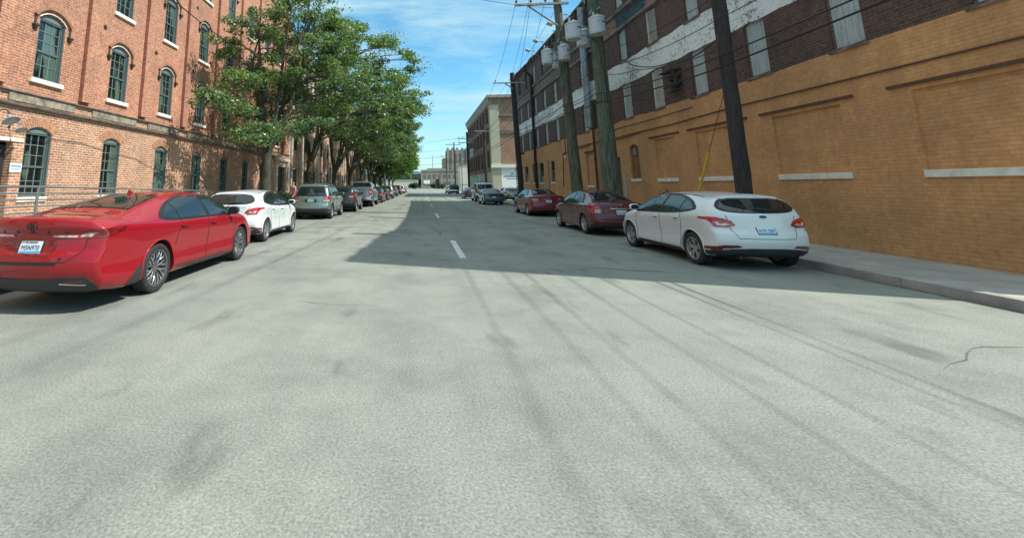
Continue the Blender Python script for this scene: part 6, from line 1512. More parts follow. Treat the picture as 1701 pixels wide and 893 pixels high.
mb = MB(); mb.prism([(0.003, H2 - 1.3), (.2, H2 - 1.1), (.35, H2 - .4), (.5, H2), (0.003, H2 + .1)], A2, B2, lambda a, b, d: Vector((-a, d, b))); mb.obj('side_cornice', 'cornice_paint', B2o)
wf = MB()
for i in range(6): wf.box((.08, -1.25 + i * 2.5 / 5 - .03, 0), (.13, -1.25 + i * 2.5 / 5 + .03, 2.5))
for i in range(5): wf.box((.08, -1.25, i * .6), (.12, 1.25, i * .6 + .05))
wfm = wf.mesh('window', 'rust'); wp = MB(); wp.box((.14, -1.25, 0), (.15, 1.25, 2.55)); wpm = wp.mesh('pane', 'far_window')
for i in range(nb2):
    c = A2 + 1.6 + s2 * (i + .5)
    for z in (4.3, 7.9, 10.9): w_ = link('window', wfm, B2o, (0, c, z)); link('pane', wpm, w_)
    mb = MB(); mb.box((-.10, c - s2 / 2 - .2, 3.55), (-.003, c - s2 / 2 + .2, H2 - 1.3)); mb.obj('pilaster', 'brick_far', B2o)
# painted board on white end wall
t = thing('wall_sign', 'large white board with dark crest and lettering on the white end wall', 'sign', (X2 + 2.6, A2 - .07, 2.5))
mb = MB(); mb.box((-1.45, -.05, -1.35), (1.45, 0, .95)); mb.obj('board', 'sign_white', t)
Mt = Matrix.Translation((0, -.06, 0)) @ Matrix.Rotation(radians(90), 4, 'X')
mb = MB(); mb.prism([(-.35, .62), (0, .95), (.35, .62), (.2, .62), (0, .78), (-.2, .62)], .055, .065, lambda a, b, d: Vector((a, -d, b))); mb.obj('crest', 'sign_teal', t)
text_obj('lettering', 'MERCER', .42, 'plate_ink', t, Mt @ Matrix.Translation((0, .38, 0))) if False else None
mb = MB(); r = random.Random(3)
for i in range(9): mb.box((-1.15 + i * .26, -.065, .33), (-1.15 + i * .26 + .17, -.055, .52 + r.uniform(-.03, .05)))
mb.obj('lettering', 'plate_ink', t)
mb = MB(); mb.box((-.8, -.062, .05), (.8, -.053, .14)); mb.obj('lettering', 'sign_teal', t)
# street name sign and post
t = thing('street_sign', 'green street name sign on a slim post at the driveway corner', 'sign', (8.2, 60.5, .13))
mb = MB(); mb.tube([(0, 0, -.13), (0, 0, 3.0)], .035, 8); mb.obj('post', 'galv', t)
mb = MB(); mb.box((-1.0, -.02, 2.55), (.0, .02, 2.80)); mb.obj('blade', 'sign_green', t)

# far end of the street
EB = thing('concrete_building', 'low grey-beige concrete building across the end of the street', 'building', (11.5, 282, 0))
mb = MB(); mb.box((-10, 0, 0), (14, 30, 11.7)); mb.box((-10.3, -.3, 11.1), (14.3, -.003, 12.0)); mb.obj('wall', 'far_concrete', EB)
for i in range(7):
    for z in (2.0, 6.5):
        mb = MB(); mb.box((-8.6 + i * 3.2, -.12, z), (-7.0 + i * 3.2, -.005, z + 2.4)); mb.obj('window', 'far_window', EB)
mb = MB(); mb.box((-.6, -.2, 0), (1.6, -.02, 6)); mb.obj('doorway', 'black', EB)
mb = MB(); mb.box((-6, 2, 12), (6, 10, 13.0)); mb.obj('roof_block', 'far_concrete', EB)
TB = thing('tower_building', 'tan stepped tower with crenellated roofline behind the far concrete building', 'building', (30, 322, 0))
mb = MB(); mb.box((-9, 0, 0), (22, 20, 28)); mb.box((-12, 1, 0), (-9, 18, 22))
for i in range(9): mb.box((-9 + i * 3.5, -.5, 20), (-7.6 + i * 3.5, 3, 29.6))
mb.obj('wall', 'far_concrete', TB)
mb = MB()
for i in range(8): mb.box((-7.3 + i * 3.5, -.12, 6), (-6.0 + i * 3.5, -.004, 25))
mb.obj('window_strips', 'far_window', TB)
CB = thing('pale_shed', 'sunlit cream flat-roofed shed below the tan tower', 'building', (27, 250, 0))
mb = MB(); mb.box((-3.5, 0, 0), (9, 14, 13)); mb.obj('wall', 'cream_wall', CB); mb = MB(); mb.box((-3.5, -.08, 2.2), (9, -.004, 2.6)); mb.box((-3.7, -.25, 13), (9.2, 14.2, 13.4)); mb.obj('trim', 'cornice_paint', CB)
PB = thing('pale_shed', 'long low cream shed left of the far concrete building', 'building', (-16, 268, 0))
mb = MB(); mb.box((-34, 0, 0), (15.5, 14, 5.2)); mb.obj('wall', 'cream_wall', PB); mb = MB(); mb.box((-34, -.3, 5.2), (15.8, 14.2, 5.6)); mb.obj('roof_edge', 'cornice_paint', PB)
GB = thing('grey_hall', 'dull grey hall roof seen above the low cream shed', 'building', (-10, 330, 0))
mb = MB(); mb.box((-50, 0, 0), (14, 20, 10.5)); mb.obj('wall', 'far_window', GB); mb = MB(); mb.prism([(-51, 10.5), (15, 10.5), (10, 12.6), (-46, 12.6)], -.5, 20.5, lambda a, b, d: Vector((a, d, b))); mb.obj('roof', 'galv', GB)
# distant hill
mb = MB(); n = 40; vs = []
for i in range(n + 1):
    x = -700 + 1600 * i / n; h = 18 + 9 * noise.noise(Vector((i * .31, 0, 0))) + 5 * sin(i * .5); vs += [(x, 760, -1), (x, 900, max(6, h)), (x, 1100, -1)]
mb.add(vs, [(i * 3 + k, i * 3 + 3 + k, i * 3 + 4 + k, i * 3 + 1 + k) for i in range(n) for k in (0, 1)]); tag(mb.obj('distant_hill', 'hill', smooth=80), kind=S_)
mb = MB(); mb.box((-300, 236, -.05), (300, 237, .12)); tag(mb.obj('far_kerb', 'curb'), kind=S_)
# billboard
t = thing('billboard', 'white panel sign on a short post before the far concrete building', 'sign', (4.2, 232, 0))
mb = MB(); mb.box((-.15, -.1, 0), (.15, .1, 2.6)); mb.obj('post', 'iron', t); mb = MB(); mb.box((-1.9, -.2, 2.5), (1.9, .2, 4.9)); mb.obj('cabinet', 'iron', t); mb = MB(); mb.box((-1.7, -.23, 2.75), (1.7, -.203, 4.7)); mb.obj('panel', 'sign_white', t)
# mast
t = thing('radio_mast', 'thin radio mast rising above the far concrete building', 'mast', (9.3, 290, 0)); mb = MB(); mb.tube([(0, 0, 11), (0, 0, 21.5)], .13, 6); mb.obj('mast', 'iron', t); mb = MB(); mb.tube([(0, 0, 0), (0, 0, 11)], .3, 6); mb.obj('base', 'iron', t)

# ================================================================== UTILITY POLES
WH = {}
def pole(key, label, base, top, r0, r1, m, arm=None):
    t = thing('utility_pole', label, 'utility pole', base, 'wooden utility poles along the right pavement')
    b = Vector(base); T_ = Vector(top) - b; n = 14
    q = MB(); pts = []; rs = []
    rr_ = random.Random(int(base[1] * 10))
    for i in range(n + 1):
        f = i / n; pts.append(T_ * f + Vector((rr_.uniform(-.012, .012), rr_.uniform(-.012, .012), 0))); rs.append((r0 + (r1 - r0) * f) * rr_.uniform(.97, 1.03))
    q.tube([Vector((0, 0, -.15))] + pts, [r0 * 1.03] + rs, 16); q.obj('post', m, t, smooth=60)
    return t, b, T_
def at(T_, h): return T_ * (h / T_.z)
def insul(t, p, s=1.0, m='ceramic'):
    q = MB(); q.lathe([(.012, -.12), (.012, 0), (.05, .0), (.075, .03), (.05, .05), (.06, .09), (.035, .12), (.0005, .14)], 12, Matrix.Translation(p) @ Matrix.Scale(s, 4)); return q.obj('insulator', m, t, smooth=50)
def transformer(P_, label, rad, h, towards):
    """can centred at P_ ; brackets run towards the pole"""
    t = thing('transformer', label, 'transformer', P_, 'pole-mounted transformer cans')
    q = MB(); q.lathe([(.0005, -h / 2 - .02), (rad * .93, -h / 2 - .02), (rad * .97, -h / 2), (rad * .97, -h / 2 + .05), (rad, -h / 2 + .06), (rad, h / 2 - .10), (rad * 1.05, h / 2 - .095), (rad * 1.05, h / 2 - .05), (rad * 1.0, h / 2 - .03), (rad * .6, h / 2 + .05), (.0005, h / 2 + .07)], 28); q.obj('tank', 'transformer', t, smooth=35)
    for a in (1.0, 3.6):
        q = MB(); c = Vector((rad * .5 * cos(a), rad * .5 * sin(a), h / 2 + .03)); q.lathe([(.05, 0), (.065, .03), (.05, .06), (.06, .09), (.045, .12), (.05, .15), (.02, .2), (.0005, .2)], 10, Matrix.Translation(c)); q.obj('bushing', 'ceramic', t, smooth=60)
    d = Vector(towards) - Vector(P_); d.z = 0; d2 = d.normalized()
    q = MB()
    for z in (-h * .25, h * .25): q.tube([d2 * rad * .9 + Vector((0, 0, z)), d + Vector((0, 0, z))], .035, 6)
    q.obj('bracket', 'galv', t)
    q = MB(); s_ = Vector((-d2.y, d2.x, 0)); f_ = Vector((0, -1, 0))
    for i, zz in enumerate((.08,)):
        for k in range(3): a = radians(-90 + 22 + k * 15); p = Vector((rad * cos(a), rad * sin(a), zz)); q.box((-.055, -.006, -.028), (.055, .006, .028), M=Matrix.Translation(p * 1.005 + Vector((0, 0, 0))) @ Matrix.Rotation(a + pi / 2, 4, 'Z'))
    q.obj('marking', 'plate_ink', t)
P0, b0, T0 = pole(0, 'dark brown utility pole rising nearest the camera on the right behind the white hatchback', (8.45, 12.3, 0.13), (8.42, 12.2, 12.5), .185, .15, 'wood_dark')
P2, b2, T2 = pole(2, 'thick green-stained utility pole behind the dark maroon saloon', (8.4, 19.9, 0.13), (8.22, 19.9, 12.6), .36, .20, 'wood_green')
P1, b1, T1 = pole(1, 'thick mossy utility pole with a slanting-braced crossarm, left of the green-stained pole', (8.4, 24.1, 0.13), (7.98, 24.1, 14.2), .31, .20, 'wood_pole')
P3, b3, T3 = pole(3, 'black utility pole in front of the far end of the ochre wall', (8.42, 37.0, 0.13), (8.15, 37.0, 11.2), .24, .19, 'wood_dark')
P5, b5, T5 = pole(5, 'dark utility pole before the white-based factory, left of its pale pilaster', (8.6, 56.5, 0.0), (8.5, 56.5, 9.5), .20, .15, 'wood_dark')
P6, b6, T6 = pole(6, 'utility pole carrying pale transformer cans beside the factory', (8.6, 76, 0.13), (8.5, 76, 10.9), .20, .16, 'wood_dark')
P7, b7, T7 = pole(7, 'slim distant utility pole against the tan tower', (8.6, 103, 0.0), (8.4, 103, 11.8), .19, .14, 'wood_dark')
P8, b8, T8 = pole(8, 'farthest thin utility pole left of the black pickup', (8.2, 128, 0.0), (8.1, 128, 11.0), .16, .12, 'wood_dark')
def crossarm(t, T_, z, x0, x1, ins, brace=None, m='crossarm', th=.06, sc_=1.0):
    c = at(T_, z); y = -.28
    q = MB(); q.box((c.x + x0, y - th, z - th), (c.x + x1, y + th, z + th)); o = q.obj('crossarm', m, t)
    if brace: q = MB(); q.tube([Vector((c.x + brace[0], y, z - .05)), Vector((c.x, -.15, z + brace[1]))], .05, 6); q.obj('brace', m, t)
    for x in ins: insul(t, Vector((c.x + x, y, z + th + .10)), sc_, 'iron')
    return [Vector((c.x + x, y, z + th + .22)) for x in ins]
# heights worked from the photograph
a1 = crossarm(P1, T1, 11.75 - .13, -2.45, .5, (-2.35, -1.55, -.75), (-1.75, -1.35))
a1b = crossarm(P1, T1, 13.4, -1.4, 1.4, (-1.2, 1.2))
a3 = crossarm(P3, T3, 10.15, -1.7, 1.0, (-1.5, .35, .85), (-.7, -.5), sc_=.9, th=.05)
a5 = crossarm(P5, T5, 8.6, -1.2, 1.2, (-1.1, -.5, .6), th=.05)
a6 = crossarm(P6, T6, 9.6, -1.6, 1.3, (-1.5, -.8, .8), th=.06)
a6b = crossarm(P6, T6, 8.9, -1.6, 1.3, (-1.5, .8), th=.06)
a7 = crossarm(P7, T7, 11.2, -2.0, 1.6, (-1.9, -1.0, 1.2), th=.07)
a8 = crossarm(P8, T8, 10.2, -1.6, 1.6, (-1.4, 1.4), th=.07)
a0 = [Vector((-.3, -.2, 11.9))]
def pcan(px_, py_, Y):
    # world point at depth Y seen at a photo pixel (used once, to read positions off the photograph)
    r_ = fw + rt * ((px_ - PX) / F) - up * ((py_ - PY) / F); t_ = Y / r_.y; return Vector((0, 0, HC)) + r_ * t_
transformer(pcan(909, 95, 24.0), 'left transformer can on the crossarm pole', .30, .80, (8.1, 24.1, 0))
transformer(pcan(937, 88, 23.45), 'front transformer can with dark marking on the crossarm pole', .30, .80, (8.1, 24.1, 0))
transformer(pcan(926, 102, 24.7), 'rear transformer can half hidden on the crossarm pole', .29, .75, (8.1, 24.1, 0))
transformer(pcan(952, 52, 19.7), 'left transformer can on the green-stained pole', .34, .78, (8.25, 19.9, 0))
transformer(pcan(992, 43, 19.3), 'front transformer can with dark marking on the green-stained pole', .34, .80, (8.25, 19.9, 0))
transformer(pcan(970, 64, 20.5), 'rear transformer can half hidden on the green-stained pole', .33, .75, (8.25, 19.9, 0))
for dx_, lb in ((-.75, 'pale transformer can left of the pole beside the factory'), (.75, 'pale transformer can right of the pole beside the factory')):
    transformer(Vector((8.55 + dx_, 75.8, 7.2)), lb, .42, 1.3, (8.55, 76, 0))
# cut-outs and hardware clutter at transformer racks
for t_, T_, z in ((P1, T1, 9.55), (P2, T2, 9.45)):
    q = MB(); c = at(T_, z - .13); r = random.Random(6)
    for i in range(9): a = Vector((c.x + r.uniform(-.9, .35), -.3 + r.uniform(-.2, .2), z - .6 + r.uniform(0, 1.1))); q.tube([a, a + Vector((r.uniform(-.25, .25), r.uniform(-.1, .1), r.uniform(-.15, .3)))], .025, 5)
    q.obj('hardware', 'galv', t_)
    q = MB(); q.tube([Vector((c.x - .9, -.25, z - .75)), Vector((c.x - .35, -.35, z - .3)), Vector((c.x + .1, -.4, z - .9)), Vector((c.x + .05, -.42, 5))], .02, 5); q.obj('jumper_wire', 'wire', t_)
# guy wire with yellow guard
t = thing('guy_wire', 'steel stay with yellow plastic guard slanting down behind the nearest white hatchback', 'guy wire', (8.35, 14.75, .13))
top = Vector((8.42, 12.4, 4.3)) - Vector((8.35, 14.75, .13)); q = MB(); q.tube([(0, 0, -.05), top], .008, 5); q.obj('cable', 'iron', t)
q = MB(); a_ = top.normalized(); q.tube([a_ * .1, a_ * 2.75], .035, 10); q.obj('guard', 'yellow_guard', t)

# ------------------------------------------------------------------ wires
def wire(label, pts, sag, rad=.012, name='overhead_wire', grp='wires strung between the right-hand poles', m='wire'):
    P_ = []
    for i in range(len(pts) - 1):
        a = Vector(pts[i]); b = Vector(pts[i + 1]); n = 14; s_ = sag[i] if hasattr(sag, '__len__') else sag
        for k in range(n): f = k / n; P_.append(a + (b - a) * f + Vector((0, 0, -4 * s_ * f * (1 - f))))
    P_.append(Vector(pts[-1])); o_ = P_[0].copy(); q = MB(); q.tube([p - o_ for p in P_], [min(rad, .007) if p.y < 6 else rad for p in P_], 6)
    o = q.obj(name, m); o.location = o_; return tag(o, label, 'wire', grp)
def pp(b, T_, z): c = at(T_, z - b.z); return Vector((b.x + c.x, b.y + c.y, z))
side = Vector((-.26, 0, 0))
labels = ['lowest black cable of the bundle running along the poles past the ochre wall', 'second lowest black cable along the right-hand poles', 'black cable crossing the louvred windows of the dark warehouse', 'thin cable just under the white painted band', 'thin cable running across the white painted band', 'cable crossing the upper louvred window', 'topmost cable of the bundle by the painted cornice']
for i, (z, sg, rd) in enumerate(((4.75, .10, .022), (5.05, .16, .018), (6.05, .22, .012), (6.7, .20, .011), (7.5, .25, .012), (8.0, .28, .010), (8.7, .2, .012))):
    pts = [Vector((8.3, -8, z + .5)), pp(b0, T0, z) + side, pp(b2, T2, z + .55 + .1 * i) + side * 1.2, pp(b1, T1, z + .75 + .1 * i) + side * 1.2, pp(b3, T3, z + .95 + .05 * i) + side, pp(b5, T5, min(z + .9, 7.9)) + side, pp(b6, T6, min(z + .9, 8.2)) + side, pp(b7, T7, min(z + .9, 8.2)) + side, pp(b8, T8, min(z + .9, 8.0)) + side]
    wire(labels[i], pts, [sg] + [sg] * 7, rd)
# drooping service loops
wire('slack black cable looping from the green-stained pole down to the nearest pole', [pp(b2, T2, 8.35) + side, Vector((8.2, 16.8, 6.15)), Vector((8.3, 14.6, 5.6)), pp(b0, T0, 5.5) + side], [.10, .12, .15], .02)
wire('second slack cable drooping across the white band below the transformers', [pp(b1, T1, 8.2) + side, pp(b2, T2, 6.7) + side, Vector((8.2, 16.6, 5.9)), pp(b0, T0, 5.25) + side], [.35, .15, .12], .013)
wire('thin twin line looping from the black pole to the mossy pole', [pp(b3, T3, 5.2) + side, pp(b1, T1, 6.0) + side, pp(b2, T2, 6.0) + side], [.25, .2], .014)
# primary conductors: crossarm to crossarm
labp = ['outermost conductor on the long crossarm, over the road', 'middle conductor on the long crossarm', 'inner conductor on the long crossarm']
for i in range(3):
    A_ = a1[i] + b1; B_ = a3[min(i, 2)] + b3; C_ = a5[i] + b5; D_ = a6[i] + b6; E_ = a7[i] + b7
    wire(labp[i], [Vector((A_.x + .3, -6, A_.z + 1.6)), A_, B_, C_, D_, E_], [.5, .35, .35, .35, .4], .011)
for i, x in enumerate((-.05, .3)):
    wire(['upper conductor passing from the mossy pole top', 'second upper conductor passing from the mossy pole top'][i], [Vector((8.0 + x, -6, 14.6)), a1b[i] + b1, pp(b3, T3, 11.0), pp(b6, T6, 10.7)], [.4, .4, .5], .010)
wire('thin wire crossing the sky from the left to the mossy pole top', [pcan(480, -45, 19), pcan(785, -3, 22.5), pcan(928, 14, 24.0)], [.15, .1], .012, grp='wires crossing over the street')
for i, (ya, z0, z1) in enumerate(((150, 15.5, 17.0), (150, 12.5, 13.8), (150, 10.5, 11.6), (120, 7.2, 7.9))):
    wire(['highest', 'second highest', 'third highest', 'lowest'][i] + ' of the faint wires crossing the sky above the street end', [Vector((-16, ya, z0)), Vector((13, ya - 8, z1))], .5, .03, grp='wires crossing over the street')
# service cable on the left
wire('black cable descending from the upper left past the brick facade into the trees', [pcan(215, -60, 9.5), pcan(300, 10, 11.9), pcan(372, 66, 14.6), pcan(437, 131, 18.0), Vector((-7.5, 21.2, 5.4))], [.03, .03, .03, .02], .017, grp='wires crossing over the street')

# ------------------------------------------------------------------ street lamps
t = thing('street_lamp', 'grey street lamp with a single arm rising among the left-hand trees', 'street lamp', (-5.8, 74, .13))
q = MB(); q.tube([(0, 0, 0), (0, 0, 7.6)], [.13, .08], 10); q.obj('post', 'galv', t, smooth=60); q = MB(); q.tube([(0, 0, 7.5), (.6, 0, 7.9), (1.7, 0, 8.0)], .05, 8); q.obj('arm', 'galv', t); q = MB(); q.box((1.5, -.12, 7.9), (2.1, .12, 8.05), bev=.03); q.obj('lamp_head', 'sign_white', t)
t = thing('street_lamp', 'white globe lamp post at the far right kerb beyond the transformers', 'street lamp', (8.2, 84, .13))
q = MB(); q.tube([(0, 0, 0), (0, 0, 5.6)], [.09, .06], 10); q.obj('post', 'galv', t); q = MB(); q.lathe([(.001, 5.5), (.15, 5.55), (.24, 5.75), (.2, 5.95), (.001, 6.0)], 14); q.obj('globe', 'sign_white', t, smooth=60)
t = thing('sign_post', 'thin bare post with small fittings left of the dark red saloon', 'post', (7.75, 35.5, .13))
q = MB(); q.tube([(0, 0, 0), (0, 0, 3.1)], .028, 8); q.obj('post', 'iron', t)
for z in (2.75, 1.3): q = MB(); q.box((-.05, -.07, z), (.05, .0, z + .1)); q.obj('fitting', 'iron', t)

# ================================================================== PERSON
def person(loc, rz):
    root = thing('person', 'person in a pink short-sleeved top standing on the pavement behind the sage estate car', 'person', loc, None, rz)
    J = {'pel': (0, 0, .95), 'waist': (0, 0, 1.08), 'chest': (0, .01, 1.30), 'neck': (0, 0, 1.47), 'headb': (0, .01, 1.55), 'head': (0, .02, 1.64), 'top': (0, .01, 1.74),
         'shl': (-.17, 0, 1.41), 'ell': (-.24, .03, 1.14), 'wrl': (-.22, .16, .93), 'hal': (-.21, .22, .88), 'shr': (.17, 0, 1.41), 'elr': (.23, .0, 1.13), 'wrr': (.24, .06, .88), 'har': (.24, .08, .80),
         'hil': (-.10, 0, .90), 'knl': (-.11, .02, .50), 'anl': (-.12, -.02, .09), 'tol': (-.13, .13, .03), 'hir': (.10, 0, .90), 'knr': (.12, .05, .50), 'anr': (.12, .02, .09), 'tor': (.14, .17, .03)}
    Rr = dict(pel=.13, waist=.12, chest=.145, neck=.055, headb=.075, head=.095, top=.06, shl=.06, ell=.042, wrl=.03, hal=.035, shr=.06, elr=.042, wrr=.03, har=.035, hil=.09, knl=.06, anl=.042, tol=.032, hir=.09, knr=.06, anr=.042, tor=.032)
    E_ = [('pel', 'waist'), ('waist', 'chest'), ('chest', 'neck'), ('neck', 'headb'), ('headb', 'head'), ('head', 'top'), ('chest', 'shl'), ('shl', 'ell'), ('ell', 'wrl'), ('wrl', 'hal'), ('chest', 'shr'), ('shr', 'elr'), ('elr', 'wrr'), ('wrr', 'har'), ('pel', 'hil'), ('hil', 'knl'), ('knl', 'anl'), ('anl', 'tol'), ('pel', 'hir'), ('hir', 'knr'), ('knr', 'anr'), ('anr', 'tor')]
    nm = list(J); 
    # fingers: short chains from each palm
    ed = [(nm.index(a), nm.index(b)) for a, b in E_]; V = [Vector(J[k]) for k in nm]; RR = [Rr[k] for k in nm]
    for hnd, d in (('hal', Vector((0, .6, -.8)).normalized()), ('har', Vector((0, .2, -1)).normalized())):
        h0 = nm.index(hnd); s_ = Vector((1, 0, 0)); f_ = s_.cross(d)
        for i in range(4):
            a = V[h0] + f_ * ((i - 1.5) * .020) + d * .03; b = a + d * (.035 + (.008 if i in (1, 2) else 0)); c_ = b + d * .025 + s_ * .01
            o_ = len(V); V += [a, b, c_]; RR += [.010, .009, .008]; ed += [(h0, o_), (o_, o_ + 1), (o_ + 1, o_ + 2)]
        a = V[h0] - f_ * .035; b = a + d * .03 - f_ * .015; o_ = len(V); V += [a, b]; RR += [.011, .009]; ed += [(h0, o_), (o_, o_ + 1)]
    me = bpy.data.meshes.new('body'); me.from_pydata([tuple(v) for v in V], ed, [])
    o = link('body', me); md = o.modifiers.new('s', 'SKIN'); md.use_smooth_shade = True
    for i, r_ in enumerate(RR): me.skin_vertices[0].data[i].radius = (r_, r_ * (.72 if nm[i:i + 1] and nm[i] in ('pel', 'waist', 'chest') else 1))
    me.skin_vertices[0].data[0].use_root = True
    o.modifiers.new('u', 'SUBSURF').levels = 2
    dg = bpy.context.evaluated_depsgraph_get(); m2 = bpy.data.meshes.new_from_object(o.evaluated_get(dg)); bpy.data.objects.remove(o)
    for k in ('skin', 'pink_shirt', 'jeans', 'hair', 'rubber'): m2.materials.append(MATS[k])
    mi = []
    for p in m2.polygons:
        c = p.center; k = 0
        if c.z < .07: k = 4
        elif c.z < .98: k = 2 if abs(c.x) < .19 else 0
        elif c.z < 1.46 and (abs(c.x) < .20 or c.z > 1.24): k = 1
        elif c.z > 1.66 or (c.z > 1.54 and c.y < -.005): k = 3
        mi.append(k)
    m2.polygons.foreach_set('material_index', mi); m2.shade_smooth(); link('body', m2, root)
    q = MB()
    for sx in (-.033, .033): q.lathe([(.0005, .004), (.010, .002), (.013, -.004)], 8, Matrix.Translation((sx, .112, 1.635)) @ Matrix.Rotation(radians(-90), 4, 'X'))
    q.obj('eyes', 'sign_white', root); q = MB(); q.tube([(0, .105, 1.645), (0, .135, 1.615), (0, .11, 1.605)], [.01, .014, .008], 6); q.obj('nose', 'skin', root); q = MB(); q.box((-.025, .10, 1.578), (.025, .115, 1.586)); q.obj('mouth', 'pink_shirt', root)
    return root
person((-7.2, 24.4, .13), radians(150))

# ================================================================== VEGETATION
def leaves_mesh(name, centers, radii, counts, size, matn, seed, flat=.55, clip=None, mats=None):
    rg = np.random.default_rng(seed); P_ = []
    for c, r_, n in zip(centers, radii, counts):
        d = rg.normal(size=(n, 3)); d /= np.linalg.norm(d, axis=1)[:, None]
        rad = rg.random(n) ** .42
        p = d * rad[:, None] * np.array([r_[0], r_[1], r_[2]])
        P_.append(p + np.array(c))
    P_ = np.concatenate(P_)
    if clip: P_ = P_[clip(P_)]
    n = len(P_)
    nrm = rg.normal(size=(n, 3)); nrm[:, 2] = np.abs(nrm[:, 2]) + flat * .5; nrm /= np.linalg.norm(nrm, axis=1)[:, None]
    t_ = rg.normal(size=(n, 3)); t_ -= nrm * (t_ * nrm).sum(1)[:, None]; t_ /= np.linalg.norm(t_, axis=1)[:, None]; b_ = np.cross(nrm, t_)
    s_ = size * (.65 + .7 * rg.random(n))[:, None]; fold = nrm * s_ * .18
    q0 = P_ - t_ * s_ * .62; q1 = P_ + b_ * s_ * .34 + fold; q2 = P_ + t_ * s_ * .62; q3 = P_ - b_ * s_ * .34 + fold
    V = np.stack([q0, q1, q2, q3], 1).reshape(-1, 3).astype(np.float32)
    me = bpy.data.meshes.new(name); me.vertices.add(4 * n); me.vertices.foreach_set('co', V.ravel())
    me.loops.add(4 * n); me.loops.foreach_set('vertex_index', np.arange(4 * n, dtype=np.int32)); me.polygons.add(n); me.polygons.foreach_set('loop_start', np.arange(n, dtype=np.int32) * 4)
    me.materials.append(MATS[matn]); me.update(calc_edges=True); me.validate(); return me

def tree_mesh(seed, H=12.5, nclump=95, xr=(-2.9, 7.0), yr=(-5.5, 5.5), zlow=3.4, leaves=420, size=.15, fork=3.0, r0=.27, extra=(), dens=1.0, trunks=1):
    r = random.Random(seed); mb = MB(); cl = []; 
    # main stem with a few forks
    mains = []
    nm_ = 5
    base = Vector((0, 0, -.1)); lean = Vector((r.uniform(-.2, .2), r.uniform(-.2, .2), 0))
    fk = Vector((lean.x, lean.y, fork))
    mb.tube([base, Vector((lean.x * .2, lean.y * .2, .25)), Vector((lean.x * .5, lean.y * .5, fork * .5)), fk], [r0 * 1.45, r0 * 1.05, r0 * .92, r0 * .86], 12)
    for i in range(nm_):
        a = 2 * pi * (i + r.uniform(-.25, .25)) / nm_; sp_ = r.uniform(.9, 2.4); sx = sp_ * cos(a) + (1.0 if cos(a) > 0 else .2); sy = sp_ * sin(a)
        top = Vector((sx, sy, H * r.uniform(.66, .86))); mid = fk + (top - fk) * .45 + Vector((sx * .08, sy * .08, .3)); q1 = fk + (mid - fk) * .4 + Vector((sx * .1, sy * .1, -.05))
        pts = [fk + Vector((0, 0, -.3)), q1, mid, fk + (top - fk) * .75, top]; rad = [r0 * .6, r0 * .48, r0 * .34, r0 * .2, r0 * .08]
        mb.tube(pts, rad, 8); mains.append((pts, rad))
    cx, cy = (xr[0] + xr[1]) / 2, (yr[0] + yr[1]) / 2; ax, ay = (xr[1] - xr[0]) / 2, (yr[1] - yr[0]) / 2; zc = (zlow + H) / 2; az = (H - zlow) / 2
    tries = 0
    while len(cl) < nclump and tries < 6000:
        tries += 1
        d = Vector((r.gauss(0, 1), r.gauss(0, 1), r.gauss(0, 1))).normalized() * r.uniform(.45, 1.0) ** .6
        c = Vector((cx + d.x * ax * .9, cy + d.y * ay * .9, zc + d.z * az * .92))
        if min([((c - q).length) for q in cl] + [9]) < 1.05 * (1 if len(cl) < nclump * .7 else .7): continue
        cl.append(c)
    for c in list(extra): cl.append(Vector(c))
    C_, R_, N_ = [], [], []
    for c in cl:
        # branch from the closest sensible point on a main limb
        best = None
        for pts, rad in mains:
            for j in range(1, len(pts)):
                for f in (.0, .5):
                    p = pts[j - 1] + (pts[j] - pts[j - 1]) * f; rr_ = rad[j - 1] + (rad[j] - rad[j - 1]) * f
                    dd = (c - p).length + (3 if p.z > c.z - .2 else 0)
                    if best is None or dd < best[0]: best = (dd, p, rr_)
        _, p, rr_ = best; m_ = p + (c - p) * .5 + Vector((r.uniform(-.3, .3), r.uniform(-.3, .3), .35)); e = c + (c - p) * .12
        mb.tube([p, p + (m_ - p) * .5 + Vector((0, 0, .08)), m_, c, e], [min(rr_, .075), .05, .035, .018, .008], 5, cap=False)
        for _k in range(4): q = c + Vector((r.uniform(-.8, .8), r.uniform(-.8, .8), r.uniform(-.25, .45))); mb.tube([m_ + (c - m_) * r.uniform(.2, .9), q], [.014, .005], 4, cap=False)
        s_ = r.uniform(.65, 1.3); n_sub = r.randint(3, 5)
        for _k in range(n_sub):
            o_ = Vector((r.uniform(-.75, .75), r.uniform(-.75, .75), r.uniform(-.28, .28))) * s_
            rad = (s_ * r.uniform(.36, .70), s_ * r.uniform(.36, .70), s_ * r.uniform(.16, .36)); C_.append(tuple(c + o_)); R_.append(rad); N_.append(int(leaves * dens * rad[0] * rad[1] * .95))
    for c in cl:
        if r.random() < .35: C_.append(tuple(c + Vector((r.uniform(-.5, .5), r.uniform(-.5, .5), r.uniform(-.5, .3))))); R_.append((1.25, 1.25, .75)); N_.append(int(leaves * dens * .36))
    xm = xr[0] - .25
    lm = leaves_mesh('crown', C_, R_, N_, size, 'leaf', seed, clip=lambda P_: P_[:, 0] > xm)
    tm = mb.mesh('trunk', 'bark', 60); return tm, lm
def tree(tm, lm, loc, label, rz=0, s=1.0, leafm=None, mirror=False):
    t = thing('street_tree', label, 'tree', loc, 'street trees along the left pavement', rz); t.scale = (s, s, s)
    link('trunk', tm, t); link('crown', lm, t); return t
TX = -7.6
